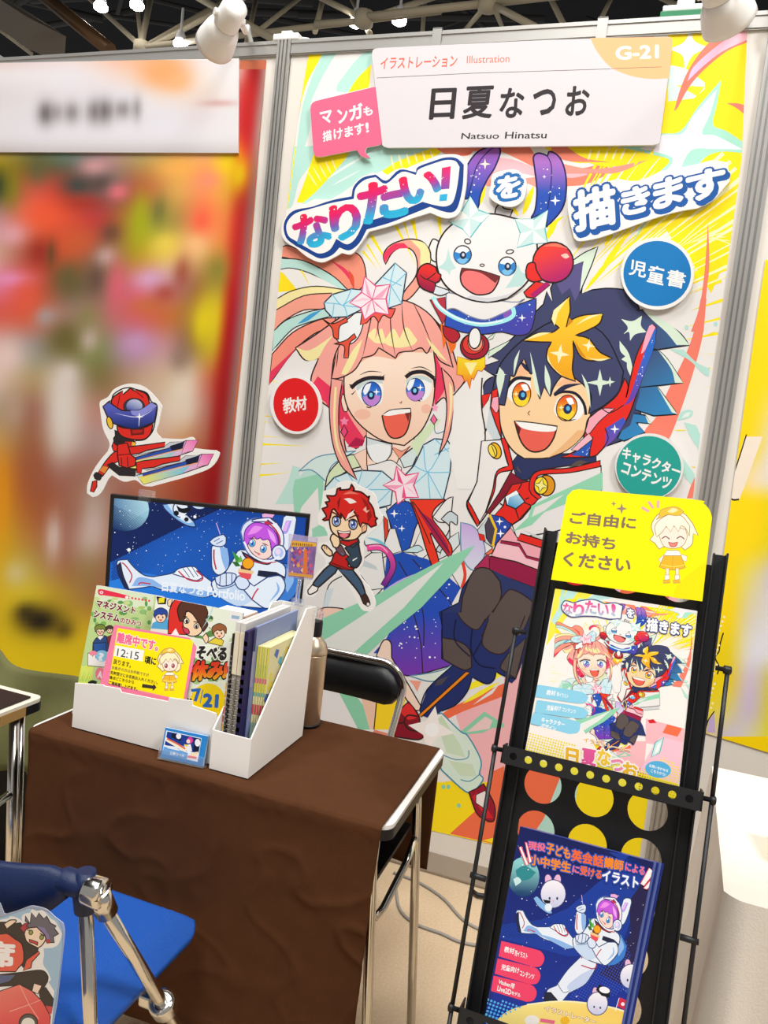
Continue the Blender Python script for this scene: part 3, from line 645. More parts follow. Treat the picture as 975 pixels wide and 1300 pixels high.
    # legs
    A.p('2C3768', '130,915! 205,800! 300,790! 440,855! 600,915! 640,1000! 700,1240! 60,1240! -10,1060! 110,1000!', 0, sm=0); A.l('101838', 1.6, '15,1180 -10,1060 110,1000 130,915 205,800', 0, 0)
    A.f('B4').p('23306A', '438,-10! 850,-10! 756,276 705,262 672,244! 662,280 630,296 570,268! 548,330 500,385 440,412! 400,448! 350,430! 345,412! 378,320! 490,215! 440,190!', 0); A.l('101838', 1.6, '440,190 442,60 440,-10', 0, 0); A.l('101838', 1.6, '756,276 705,262 672,244! 662,280 630,296 570,268! 548,330 500,385 440,412', 0); A.l('101838', 1.6, '345,412 378,320 490,215', 0)
    PD = '5C504C'
    A.f('B3').p(PD, '132,965! 200,805 295,790 365,870! 372,960 330,1040 232,1155! 180,1140 125,1090', 1.1); A.p(PD, '250,1210! 310,1080 395,945 450,922 570,1000! 545,1090 490,1200!', 0); A.l(OL, 1.5, '250,1210 310,1080 395,945 450,922 570,1000 545,1090 500,1200', 0)
    A.f('B4').p(PD, '440,100! 505,112 558,150 568,225! 540,238 500,222 445,190!', 1).p(PD, '505,-8! 640,-8! 600,60 572,62 530,30', 0).p(PD, '648,-8! 800,-8! 765,80 720,152 680,170 632,150 612,112', 0).l(OL, 1.4, '505,-8 530,30 572,62 600,60 625,20', 0).l(OL, 1.4, '640,20 612,112 632,150 680,170 720,152 765,80 795,5', 0).p(PD, '722,168! 800,100! 756,274! 720,250 690,225', 1)
    A.p('4a4650', '420,280! 470,262! 440,300! 410,305!'); A.p('F08A1E', '542,245! 562,248! 352,438! 340,430!', .9, sm=0)
    A.ls('101838', 1.3, '500,20 495,110 560,180|570,60 565,150 600,215 668,230|612,110 572,180|440,70 442,190', 0)
    # lower leg and shoes
    A.p('8a1428', '236,470! 262,410 298,372! 342,432 350,490 372,510! 340,534 240,522!', 1.2).p('E23030', '262,415! 298,380 335,435 300,450 285,440!').ls(OL, 1.6, '285,440 280,462 300,490 340,500|250,465 280,462|335,435 300,430 285,440', 0)
    A.p(('F6F2EE', 'D8ECDC', (400, 490), (470, 560)), '380,540! 398,440 440,422! 520,500 552,520 606,620 600,682! 616,705 580,750 540,755 440,665!', 1.2, '3a90b0'); A.p('CFE2C4', '415,450! 440,430! 520,560! 540,610! 460,590!'); A.p('CFE2C4', '470,625! 570,640! 590,690! 520,690!', sm=0); A.l('3a90b0', 1.2, '555,580 550,612 500,620 445,600'); A.l('3a90b0', 1.2, '520,705 560,712 605,680')
    A.star('FBF3EE', 395, 490, 100, 4, .42, 10); A.c('FFFFFF', 398, 492, 30)
    A.p('9C1230', '555,758! 590,742 618,722! 660,800 668,840 662,880 640,884! 590,850', 1.1); A.p('D8202C', '570,780! 590,760! 660,870! 630,870!'); A.p('F2E6E2', '586,770! 625,752! 640,790! 632,836! 585,805!', .9, sm=0)
    # face
    A.f('Z8')
    A.p(SK, '228,480! 250,430 280,330 340,260 480,240 600,320 645,420 652,520! 628,600 600,640 540,690 452,727 345,730! 300,700 262,650 236,580', 1.3)
    A.p('EDB882', '452,727! 540,690 600,640 625,600! 590,600! 520,670!'); A.p('F6BC90', '290,330! 340,262! 400,280! 380,340! 300,360!', sm=0).p('F6BC90', '480,400! 560,340! 610,370! 600,390!', sm=0)
    for wt, cx, cy, rx, ry, k in (('262,440! 275,400 320,368 372,372! 375,420 352,480 310,485', 333, 436, 42, 56, 8), ('480,505! 500,455 550,440 600,455! 622,490 600,545 545,558 495,535', 540, 498, 47, 60, 12)):
        A.p('F6F4F0', wt); A.c(('E8501C', 'F8C020', (cx, cy - 46), (cx, cy + 30)), cx, cy, rx, ry, k, .9, '4a1a10'); A.p('F8D830', f'{cx-34},{cy+16}! {cx},{cy+8} {cx+36},{cy+18}! {cx+22},{cy+46} {cx-2},{cy+54} {cx-26},{cy+40}')
        A.c('1B2A58', cx + 4, cy + 4, 20, 24, k).c('5AB8E8', cx + 6, cy + 2, 9, 11); A.p('FFFFFF', f'{cx-4},{cy-44}! {cx+22},{cy-46} {cx+34},{cy-20}! {cx+12},{cy-16}'); A.star('FFF2B0', cx - 26, cy - 2, 15)
    A.l('18182a', 4.4, '256,445 266,405 310,362 376,366', 0).l('18182a', 3.6, '482,440 520,424 580,432 618,478 628,530', 0); A.l('18182a', 1.6, '500,535 545,556 585,548', 2)
    A.p('26284a', '478,432! 530,392 622,385! 560,402 510,425').p('26284a', '322,282! 352,300 372,338! 345,318')
    A.l('a05a3a', 1.3, '372,512 362,522 370,532')
    A.p('EA6252', '300,558! 380,566 496,582! 478,640 440,688 380,698 332,655', 1.5); A.p('F8F6F2', '304,560! 400,570 494,585! 484,604 420,606 340,592'); A.p('6a1c20', '304,566! 330,592! 322,620!')
    # fringe
    A.p(N, '216,480! 200,420 240,290 360,170 520,90 700,150 800,330! 780,420 720,480 650,522! 640,525! 652,440 610,385! 560,352 520,350 480,402 466,446! 436,402! 416,458! 396,392 386,330! 372,340 345,272! 318,310 300,352 282,348! 268,420 256,486!', 1.2, '101018')
    for t in ('232,310! 255,350 232,452! 218,370', '372,240! 398,340 420,452! 392,400', '440,300! 465,370 462,440! 440,380', '608,340! 640,400 650,500! 630,420', '325,230! 312,290 296,350! 300,280'): A.p(MT, t)
    A.star(MT, 692, 382, 62, 4, .26, 0).star(MT, 738, 378, 24).star(MT, 238, 345, 26); A.p(MT, '782,190! 825,250 845,340 838,365! 818,320 815,290! 790,275! 808,262! 785,235')
    A.p(('FBC92A', 'F0A818', (560, 60), (560, 340)), '552,-15! 556,50 548,85 538,128! 560,95 620,72 706,66! 690,110 640,140 580,165! 640,180 690,240 750,270! 650,282 600,258 568,190! 572,250 566,320 580,376! 505,345 452,285 450,235 470,196! 400,195 340,190! 400,155 470,152 505,130! 475,105 470,85 488,50', 1.4)
    A.p('F8EDA8', '480,50! 545,-5! 500,60! 484,120! 470,90!').p('F8EDA8', '452,250! 470,300 520,350 578,372! 510,345 455,285').p('F8EDA8', '345,188! 410,155 470,152! 410,170').p('F8EDA8', '580,120! 640,78 704,66! 640,90').p('F8EDA8', '600,250! 660,272 745,270! 680,282'); A.star('F8F0C0', 508, 250, 46, 4, .3, 8).star('F8F0C0', 640, 212, 30, 4, .3, 8); A.p('D08A10', '550,85! 540,128! 570,100!').p('D08A10', '575,190! 600,255! 630,270!')
    # headset
    A.p(RED, '932,114! 950,125! 940,210 900,320 855,450! 810,560 700,690 650,722 515,725! 600,680 625,600 640,545 700,500 770,440 806,362! 822,400 812,450! 852,280 890,190', 1.2)
    A.p(('2868C8', '6A3CA8', (900, 250), (810, 470)), '940,140! 950,130! 940,215 900,325 850,452 800,490! 830,440 870,320 905,220'); A.p('F6A8C0', '918,122! 932,114! 946,128! 900,230 880,250! 900,170'); A.p(('3858C0', '7A48B0', (760, 560), (730, 660)), '720,590! 800,540! 810,560! 760,640! 715,680!'); A.p('2858B8', '560,715! 655,640! 645,722!', .8, sm=0)
    A.p('F6A8B8', '642,545! 700,502 760,500! 690,560 640,620 625,605!', .8).p('F6B8C4', '560,690! 640,615! 660,640! 590,695!', .7).ls(OL, 1, '700,500 740,520 800,485|660,630 640,722|715,590 730,640 700,690', 0); A.star('FFFFFF', 760, 595, 22); A.dots('E8F0FF', 12, '945,160 900,320 850,430 860,350 905,220', .9, 9).dots('E8F0FF', 6, '580,715 650,660 640,715', .8, 3)
    A.p(RED, '196,420! 222,408! 228,500 242,640! 214,570 190,500!', 1.1).p('F6A8B8', '200,450! 226,445! 228,500 215,520 192,490!', .7)

def mascot(A):
    W, TE = 'EFEEEC', '58BCC0'
    A.f('Z5')
    for t, l in (('328,262! 326,200 332,120 380,50 440,22 450,28! 478,22 488,50 462,120 430,170 398,240 388,305! 345,262!', '450,28 400,80 370,140 340,262'), ('628,350! 648,310 656,220 645,120 640,70 660,52 690,58 704,66! 716,44 760,72 786,140 790,230 770,310 700,392! 704,320!', '704,66 722,110 720,200 705,312')):
        A.p(('A060C4', '2350B4', (400, 60), (400, 230)) if t[0] == '3' else ('B070C8', '2350B4', (700, 90), (700, 230)), t, 1.5, '1a1a58'); A.l('1a1a58', 1.3, l)
    A.dots('FFFFFF', 9, '340,250 345,130 420,60 400,170', 1.0, 2).dots('FFFFFF', 12, '660,300 670,120 750,120 770,230 700,350', 1.0, 8); A.star('FFF2D8', 418, 102, 26).star('FFFFFF', 740, 270, 24).star('FFFFFF', 690, 160, 10)
    # tuft, cheek fur
    A.p(W, '160,485! 180,446 214,462! 208,500! 200,548 172,540 168,510', 1.3); A.p('C8C6C8', '462,335! 470,300 490,286 505,305 545,312! 530,352!', 1.3)
    # cape, chest
    A.f('Z8').p(('2A55BC', '4A40A8', (250, 60), (330, 160)), '-20,120! -10,40! 100,60 240,55 330,20 400,-5! 395,70 370,150 310,165 240,150 160,160 60,150', 1); A.dots('FFFFFF', 26, '0,60 300,50 390,10 380,120 240,140 20,130', 1.0, 12); A.star('FFFFFF', 335, 85, 18).c('8A58C0', 268, 65, 18, 26, 20)
    A.f('Z5').p(W, '240,690! 300,700 540,735 600,720! 545,762 490,790 420,816 350,800 280,765 240,770!', 1, '8a90a8'); A.p('B83040', '165,725! 235,712! 240,800! 225,840! 200,790!', .9)
    A.l('A8F0F4', 5.4, '180,712 215,765 300,815 400,838 500,822 548,795 545,760').l('F4FFFF', 1.8, '185,725 225,768 300,812 400,834 500,820')
    # head
    A.p(W, '215,440 260,385 330,345 440,330 530,345 600,372 650,440 655,530 630,610 590,665 520,715 430,736 330,718 250,672 205,600 195,510', 1.5)
    A.p('BFE2DE', '250,485! 262,540 286,580! 262,590 258,612! 240,592 202,578! 236,545').p('BFE2DE', '570,560! 590,600 640,605! 600,640 590,662! 560,665 510,672! 540,630'); A.p('D8D8DC', '330,715! 430,735! 520,715! 590,662! 520,700 430,715 350,705!')
    for t, cx, cy in (('350,250! 386,312! 440,332! 402,370! 350,440! 318,402! 250,366! 312,318!', 348, 350), ('706,313! 692,395! 704,462! 640,466! 565,486! 580,420! 555,355! 640,355!', 640, 405)):
        A.p('CBE8E6', t, 1.2, TE, sm=0); q = [w.rstrip('!') for w in t.split()]
        for i in range(0, 8, 2): A.p('F4F6F4', f'{q[i]}! {q[i+1]}! {cx},{cy}!', sm=0)
    for cx, cy in ((315, 518), (520, 570)):
        A.c('F6F8FA', cx, cy, 40, 42, 0, 1.2); A.p('2E86D0', f'{cx-38},{cy-14}! {cx-38},{cy+14} {cx-14},{cy+40} {cx+18},{cy+38} {cx+38},{cy+10}! {cx+34},{cy-20}! {cx+10},{cy-6} {cx-14},{cy-8}'); A.p('7CC0EA', f'{cx-26},{cy+22}! {cx},{cy+10} {cx+26},{cy+20}! {cx+8},{cy+40} {cx-14},{cy+38}'); A.p('FFFFFF', f'{cx-4},{cy-34}! {cx+26},{cy-28}! {cx+16},{cy-8}! {cx},{cy-12}!'); A.c('24304a', cx + 2, cy + 2, 15, 18).c('D8DCE8', cx + 3, cy, 6, 8)
    A.c(W, 338, 457, 14, 11, 20, 1.1).c(W, 532, 504, 17, 9, -8, 1.1).c('F6E0D8', 405, 566, 10, 6, 0, .9)
    A.p('F27A78', '312,580! 400,592 486,618! 470,660 440,694 375,700 318,662 305,620', 1.4); A.p('7a2c2c', '312,580! 400,592 486,618! 466,648! 400,602 330,592 306,622!')
    A.l('2a2a30', 1.2, '250,672 330,720 430,736 520,722 600,672', 2)
    # gloves
    A.p(RED2 := 'E62C26', '596,690! 650,640! 716,655! 640,716! 610,712!', 1.3).p('B0186A', '640,716! 716,655! 700,640! 625,700!')
    A.c(('F04030', 'B01868', (700, 500), (760, 630)), 730, 553, 93, 93, 0, 1.5); A.p('FFC8B8', '765,520! 790,512 806,528! 785,535').p('F47A60', '680,480! 740,465 800,490! 740,480')
    A.p(RED2, '605,590! 615,560 645,555 655,590 680,635! 640,642 610,625', 1.3)
    A.p(('E62C26', '9A1440', (150, 590), (130, 660)), '104,615! 120,575 155,558 192,575! 200,598 216,610! 210,636 190,648! 190,690 150,682 118,660', 1.4); A.ls(OL, 1.1, '120,610 150,630 192,600|150,630 190,648', 0)
    A.p('DCE4E8', '192,660! 250,680! 255,690! 215,705 180,695!', 1)
    # jet boots
    A.f('Z8')
    A.p('F2701E', '-40,110! 40,150! 30,220! 10,250! -10,180! -25,230!', sm=0).p('B82030', '-30,120! 30,140 50,170 20,200 -20,170', 1)
    A.p(('F8D820', 'F0601A', (95, 300), (95, 400)), '38,262! 100,280 165,262! 166,310! 150,330! 132,325! 112,372! 104,360! 95,412! 82,372! 72,378! 62,350! 36,345!', .6, 'C83010', sm=0); A.p('FBF0A0', '70,290! 130,290! 100,350!', sm=0)
    A.c('A81834', 118, 215, 66, 60, -12, 1.2).c('E63A2C', 112, 205, 50, 46, -12, .8).c('F4A088', 120, 200, 34, 38, -12, .7).c('F4F2F0', 118, 178, 28, 48, 4, 1.2)

def front_beams(A):
    """pale green shards of light that cross in front of the figures"""
    G, GW = '93D6B2', 'E9EAE4'
    A.f('B2').l('C8A8F0', 5, '640,505 480,565 380,620', 2).p(G, '805,405! 690,455! 480,562! 340,640! 141,725! 40,770! 40,880! 130,930! 290,925! 407,813! 560,690! 720,520!', sm=0).p(GW, '661,485! 141,824! 20,890! 20,980! 180,980! 252,895! 480,690!', sm=0)
    A.f('B3').p(G, '445,560! 540,470! 560,400! 700,330! 960,210! 1000,190! 1000,300! 640,440! 560,520!', sm=0).p('E6E4E0', '560,470! 580,410! 760,330! 640,430!', sm=0)

def poster_art():
    A = Art()
    poster_background(A); girl(A); boy(A); mascot(A); front_beams(A)
    return A
# ---------------------------------------------------------------- the setting
CARPET = mat('beige_carpet', 'CBB597', 0.95, noise=.22, nscale=160, bump=.6, bscale=700, spec=.1)
PANEL = mat('wall_panel_white', 'DAD4CB', 0.6)
DARKCEIL = mat('dark_roof_deck', '19191B', 0.9, noise=.5, nscale=3)
TRUSS = mat('cream_painted_steel', 'C0B296', 0.5)
DUCT = mat('galvanised_duct', '83786A', 0.6)
LAMPM = mat('lamp_glow', 'FFFFFF', emit=30)

mb = MB(); mb.box((-6, -3.5, -0.05), (5, 14, 0)); o = mb.build('floor', CARPET); tag(o, kind='structure')
mb = MB(); mb.box((-22, -8, 12.5), (22, 40, 12.6)); o = mb.build('ceiling', DARKCEIL); tag(o, kind='structure')
ZT = 2.567
mb = MB()
for x0, x1 in ((-3.2, -1.272), (-1.232, 0.155), (0.203, 1.9)): mb.box((x0, D, 0), (x1, D + 0.03, ZT - 0.045))
o = mb.build('wall_back', PANEL); tag(o, kind='structure')
n = 0
for x0, x1 in ((-1.276, -1.230), (0.153, 0.205)):
    n += 1; mb = MB(); w = x1 - x0
    for k, (a, b) in enumerate(((0, .16), (.26, .42), (.52, .70), (.82, 1))): mb.box((x0 + a * w, D - .012, 0), (x0 + b * w, D + .0, ZT))
    mb.box((x0, D - .004, 0), (x1, D + .04, ZT)); o = mb.build(f'trim_{n}', ALU); tag(o, kind='structure')
for x0, x1 in ((-3.2, -1.278), (-1.229, .152), (.206, 1.9)):
    n += 1; mb = MB(); mb.box((x0, D - .006, ZT - .047), (x1, D + .036, ZT)).box((x0, D - .009, ZT - .012), (x1, D - .005, ZT - .004)).box((x0, D - .009, ZT - .043), (x1, D - .005, ZT - .036))
    o = mb.build(f'trim_{n}', ALU); tag(o, kind='structure')
BASEB = mat('grey_base_board', 'A89C8E', 0.6)
mb = MB(); mb.box((-3.2, D - .008, 0.012), (1.9, D - .0005, .075)); o = mb.build('baseboard_back', BASEB); tag(o, kind='structure')

# roof space frame far above the hall: chords on two levels joined by struts
def at_z(x, y, z): return onz(x, y, z)
TUB = [((0, 0), (0, 0), 0)]
mb = MB()
for a, b, z0, z1, r in (((232, -14), (366, 60), 8, 6.2, .07), ((172, -12), (180, 62), 9, 7, .05), ((300, -8), (180, 62), 9, 7, .06), ((186, 62), (420, -60), 7, 9, .055), ((110, -5), (182, 62), 9, 7, .06), ((192, -6), (178, 62), 8.6, 7, .07),
                        ((180, 60), (560, 14), 7, 7, .06), ((-10, 30), (40, 68), 7, 7, .05), ((200, 62), (260, 40), 7, 8, .05), ((325, 0), (312, 60), 9, 7.2, .06), ((390, -10), (322, 44), 9, 7.2, .05), ((412, -10), (400, 40), 9, 7.2, .06),
                        ((445, -5), (470, 44), 9, 7, .06), ((462, 26), (600, -20), 7, 9, .06), ((455, 22), (620, 4), 7, 7, .07), ((620, 4), (800, -16), 7, 7, .07), ((620, 4), (580, 50), 7, 8.5, .05), ((622, 4), (690, 40), 7, 6.4, .06), ((625, 4), (640, 40), 7, 8.5, .05), ((462, 24), (380, -16), 7, 9, .06),
                        ((540, -10), (536, 46), 9.5, 8, .05), ((690, -20), (720, 40), 9, 7.5, .06), ((780, -10), (760, 30), 9, 7.5, .05), ((820, -12), (900, 26), 8.5, 7, .05), ((400, 30), (470, 26), 7, 7, .06), ((-10, -12), (60, 66), 8, 6.8, .05)):
    mb.tube([at_z(*a, z0), at_z(*b, z1)], r * .72, 8)
for x, y, z in ((180, 61, 7), (462, 24, 7), (620, 4, 7)): mb.lathe(at_z(x, y, z) - Vector((0, 0, .12)), (0, 0, 1), [(.04, 0), (.13, .04), (.13, .2), (.04, .24)], 12)
o = mb.build('ceiling_truss', TRUSS); tag(o, kind='structure')
mb = MB()
rnd = random.Random(5)
for k in range(26):
    x = rnd.uniform(-20, 990); z = rnd.uniform(9.5, 12); a = at_z(x, rnd.uniform(-10, 25), z); dx = rnd.choice((-1, 1)) * rnd.uniform(1.5, 5)
    mb.tube([a, a + Vector((dx, rnd.uniform(-3, 3), rnd.uniform(-.4, .4)))], rnd.uniform(.03, .09), 6)
o = mb.build('ceiling_pipes', mat('dark_pipe', '3A3835', .7)); tag(o, kind='structure')
# the boxed duct at the left and the copper pipe beside it
mb = MB(); a, b = at_z(-30, 10, 7.5), at_z(58, 72, 6.2)
for p, q, w, h in ((a, b, .55, .4),):
    t = (q - p).normalized(); s_ = t.cross(Vector((0, 0, 1))).normalized(); mb.obox(p - s_ * w / 2, (q - p), s_ * w, Vector((0, 0, h)))
o = mb.build('ceiling_duct', DUCT); tag(o, kind='structure')
mb = MB(); mb.tube([at_z(52, -8, 7.4), at_z(140, 64, 6.4)], .1, 10); o = mb.build('ceiling_pipe', mat('copper_pipe', '7A5A3C', .4, .5)); tag(o, kind='structure')
for i, (x, y, z, lab) in enumerate(((128, 7, 7.4, 'bright round hall lamp left of the small white spotlight, upper of the pair'), (174, 5, 7.4, 'bright round hall lamp hanging beside the vertical truss strut'), (229, 54, 7.0, 'small hall lamp glowing just above the wall edge behind the spotlight'), (452, 27, 7.2, 'bright hall lamp at the truss joint above the white sign board'), (507, 24, 7.2, 'bright hall lamp second from the truss joint above the sign board'))):
    c = at_z(x, y, z); r = root('ceiling_lamp', c, lab, 'lamp', 'hall lamps in the roof')
    mb = MB(); mb.lathe(c, (0, 0, 1), [(.09, .0), (.085, .05), (.05, .16), (.02, .18), (.02, .5)], 16); mb.build('housing', WPLAST, r)
    mb = MB(); mb.lathe(c - Vector((0, 0, .03)), (0, 0, 1), [(.05, -.05), (.1, -.02), (.105, .025)], 16); mb.build('bulb', LAMPM, r)

# ---------------------------------------------------------------- posters on the wall
def sheet(name, plane, outline, art, off, label, cat, group=None, base='ECE8E4', frame='P', sm=0, thick=.0006, mat_=None):
    A = Art(frame); q = A.pts(outline, True, sm)
    B = Art(); B.p(base, q)
    if art is not None: B.ops += art.ops
    mb = MB(); P = [plane.at(x, y, off) for x, y in q]; mb.prism(P, -plane.n * thick)
    for i in range(len(mb.v)): mb.c[i] = hexc(base)
    B.lay(mb, plane, off)
    return tag(mb.build(name, mat_ or INK), label, cat, group)
P_OUT = '395,54 470,51 560,49.5 700,40 800,35 872,30 949,24 950,62 941,203 928,300 912.7,420 880,628 850,820 808,1113 712,1091 614,1068.5 549,1053.6 420,1025 291,997 330,605 348,420 364,263 376,170'
PCLIP = None
PA = poster_art()
poly_out = [tuple(map(float, w.split(','))) for w in P_OUT.split()]
# keep the print inside the sheet: cut every shape against the sheet's two straight halves
HALF1 = [(395, 54), (700, 40), (949, 24), (880, 628), (330, 605)]
def clip_two(art):
    top = [(394, 53), (949.5, 24.5), (941.5, 203), (905, 470), (880, 628), (329, 606), (348, 420), (372, 190)]
    bot = [(329, 606), (880, 628), (808, 1113), (291, 997)]
    out = Art()
    for ops in art.ops:
        q = ops[0]; one = Art(); one.ops = [ops]
        ys = [p[1] for p in q]
        if min(ys) < 628: out.ops += one.mapped(lambda x, y: (x, y), top).ops
        if max(ys) > 606: out.ops += one.mapped(lambda x, y: (x, y), bot).ops
    return out
sheet('poster', WALL, P_OUT, clip_two(PA), .001, 'tall yellow and white illustration poster with pink-haired girl and dark-haired boy', 'poster')

def grid_art(cols, xs, ys, sub=5, blobs=()):
    """soft colour field: a grid of colours blended smoothly, one op"""
    nx, ny = len(xs), len(ys); C = [[tuple(c ** .5 for c in hexc(k)) for k in row.split()] for row in cols]
    def cub(p0, p1, p2, p3, t): return p1 + .5 * t * (p2 - p0 + t * (2 * p0 - 5 * p1 + 4 * p2 - p3 + t * (3 * (p1 - p2) + p3 - p0)))
    def s(i, j): return C[max(0, min(ny - 1, j))][max(0, min(nx - 1, i))]
    vs = []; cs = []; NX, NY = (nx - 1) * sub + 1, (ny - 1) * sub + 1
    for J in range(NY):
        j, v = divmod(J, sub); v /= sub
        for I in range(NX):
            i, u = divmod(I, sub); u /= sub
            rows = [[cub(*(s(i - 1 + k, j - 1 + m)[c] for k in range(4)), u) for m in range(4)] for c in range(3)]
            k_ = [max(.001, min(1, cub(*rows[c], v))) for c in range(3)]
            x = xs[i] + (xs[min(i + 1, nx - 1)] - xs[i]) * u; y = ys[j] + (ys[min(j + 1, ny - 1)] - ys[j]) * v; vs.append((x, y))
            for bx, by, rx, ry, bc_, st in blobs:
                g = ((x - bx) / rx) ** 2 + ((y - by) / ry) ** 2
                if g < 4:
                    w = st * math.exp(-g * 1.3); k_ = [p + (q ** .5 - p) * w for p, q in zip(k_, hexc(bc_))]
            cs.append(tuple(q * q for q in k_))
    fs = [(J * NX + I, J * NX + I + 1, (J + 1) * NX + I + 1, (J + 1) * NX + I) for J in range(NY - 1) for I in range(NX - 1)]
    A = Art(); A.raw(vs, fs, cs); return A
LP = ['E8D8D4 E4B4B0 EED8D8 F4D8C8 EEB49A F2C8A8 E8E0E0 D8A8A0 B01818 A89C94'] + ['E0D0CC D8C8C4 E0D4D0 E0D0C8 E0C8B8 E4C4A8 E0D0C8 C86058 C02020 B0A49C'] * 2 + [
 'A88C1C 6A6434 5E6A5C 9C7C78 B09258 E2A850 EEA45A E8C010 D23C2C 9C8478',
 '6E6A28 C4543C A8402E 70605C B4603C D8A050 EE9054 EAA43A CC382A 9A7A70',
 'B88890 E46442 CE4A32 B84238 A8A026 A88E40 EE7E50 F08444 C82E26 9A746C',
 'CCA08C A8442E C45430 8E6A4C B29424 E4C05E E4B070 E48840 BE2420 98706A',
 'DC7A98 D25242 745836 8C6452 D06C78 C49296 A47044 B89030 B41C1C 96706A',
 'D65C50 CE6042 9E7868 A27464 CE6066 C46A3A A88032 D6B61C AC1818 967068',
 'D4ACA4 9C9088 7A6E42 828452 B084A0 C08C90 94704C C4A020 A61616 947068',
 'DCC0B0 B29A70 CCBCB0 847448 AE8A70 CEB094 DCC4AC C46848 A01414 947068',
 'B29C80 A06C58 D4C6BA B88878 B8907C D4BAA6 DCC6B0 B87060 9C1212 947068',
 'C89C58 A06A4A CEBAAE B29088 C4A696 D2A68E CC9468 B06048 9A1212 947068',
 'DA8E1C A65C3A A87264 A87868 B07868 BE7254 B45434 A03022 960E10 946C64',
 'DC9814 B26430 A46248 BCA496 A06450 A86850 A04830 982820 900E10 906860',
 'DEB014 BC803A A86A52 CEB6AC A86A50 A86850 A04830 982820 900E10 906860',
 'DEB41A C4A848 B07A4C A68458 A86A50 A86850 A04830 982820 900E10 906860',
 'E0BC1C E2C828 C8A42A B08040 B07040 A86850 A04830 982820 900E10 906860',
 'E4C40E E2C412 DEBC16 DCB41C C89828 A86850 A04830 982820 900E10 906860',
 'EACA06 E8CA08 E6C80C E6C80C E0C010 C0A020 A04830 982820 900E10 906860',
 'ECCC06 ECCC06 EACC08 EACC08 E6C80C C0A020 A04830 982820 900E10 906860']
def skew(fn, art):
    return art.mapped(fn)
# rows are level with the wall's own left-hand slope
lx = [-8, 45, 90, 135, 180, 225, 262, 292, 312, 330]; ly = [88, 120, 165, 205, 240, 280, 320, 360, 400, 440, 480, 520, 560, 600, 640, 680, 720, 760, 800, 840, 900]
def lean(x, y): return (x - (y - 200) * .10 * max(0, min(1, x / 320)), y)
LB = [(100, 236, 24, 16, '33423E', .9), (130, 232, 16, 14, '4A3A30', .7), (120, 211, 22, 12, 'CC9494', .9), (152, 244, 16, 12, 'E8707C', .9), (14, 240, 14, 30, '7A7A10', .8), (2, 235, 8, 22, '28381C', .8), (48, 215, 14, 22, '5A5A38', .8), (60, 272, 34, 18, 'EA5530', .8), (110, 258, 30, 12, 'A42E20', .7), (145, 296, 16, 16, '5E4234', .8), (105, 306, 26, 20, 'CC5A30', .9), (16, 298, 22, 16, 'E0A4B0', .8), (182, 276, 12, 36, 'A8AA12', .9), (206, 268, 12, 22, '6A6A34', .8), (225, 214, 26, 12, 'F2AC52', .9), (306, 222, 14, 26, 'EECA00', .9), (268, 228, 20, 14, 'EE8A70', .8), (262, 280, 14, 18, 'F25C3C', .8), (218, 310, 18, 14, 'E8CC4C', .9), (256, 312, 16, 14, 'F4BC80', .9), (52, 320, 14, 16, '98281E', .9), (68, 322, 8, 20, '4A4420', .7), (140, 326, 16, 14, 'D4B0B0', .8), (14, 354, 30, 10, 'E48EBC', .9), (90, 352, 20, 20, '645A32', .9), (128, 354, 14, 22, '5E463E', .8), (156, 362, 14, 40, 'DC5E70', .8), (200, 354, 24, 14, 'D2A2C6', .9), (242, 346, 14, 26, '9A4432', .8), (288, 342, 20, 26, '7E7C2C', .8), (276, 410, 18, 34, 'E2CA10', .9), (200, 388, 30, 14, 'C46A36', .8), (222, 372, 18, 14, 'A84030', .8), (62, 402, 18, 14, 'A69A9C', .9), (118, 404, 18, 20, '86804A', .8), (34, 380, 16, 30, 'E0583C', .7), (186, 436, 22, 16, 'C494BC', .9), (10, 452, 26, 26, 'EACCC4', .8), (88, 430, 22, 24, '625A28', .8), (122, 432, 14, 18, 'C6B0A8', .8), (94, 476, 14, 14, 'DCD0C8', .8), (248, 456, 16, 18, '88705E', .7), (88, 522, 18, 50, 'DCD2C8', .9), (20, 520, 20, 34, 'C0A890', .6), (80, 682, 14, 34, 'DCC8C0', .9), (200, 520, 20, 40, 'D8C0B0', .6), (255, 520, 20, 16, 'E4CCBA', .7), (50, 600, 20, 50, 'A05838', .7), (110, 640, 20, 50, 'A06850', .6), (4, 640, 12, 60, 'E8980C', .8), (24, 728, 20, 18, 'DCCC96', .8), (62, 788, 40, 22, '160E02', 1), (40, 778, 20, 14, '241A06', .8), (100, 800, 18, 14, '3A2C08', .7)]
LA = grid_art(LP, lx, ly, 6, LB).mapped(lean)
def blob(cx, cy, rx, ry, c1, c2, n=24):
    A = Art(); vs = [(cx, cy)]; cs = [hexc(c1)]
    for k in (.45, 1):
        for i in range(n):
            a = 2 * math.pi * i / n; vs.append((cx + rx * k * math.cos(a), cy + ry * k * math.sin(a))); cs.append(hexc(c1 if k < 1 else c2))
    fs = [(0, 1 + i, 1 + (i + 1) % n) for i in range(n)] + [(1 + i, 1 + (i + 1) % n, 1 + n + (i + 1) % n, 1 + n + i) for i in range(n)]
    A.raw(vs, [f if 0 else f for f in fs], cs); return A
sheet('poster', WALL, '-10,84 338,76 330,170 312,400 284,680 262,905 -10,880', LA.mapped(lambda x, y: (x, y), [(-10, 84), (338, 76), (262, 905), (-10, 880)]), .003, 'blurry red, orange and yellow poster of the neighbouring booth on the left', 'poster', base='C06848')

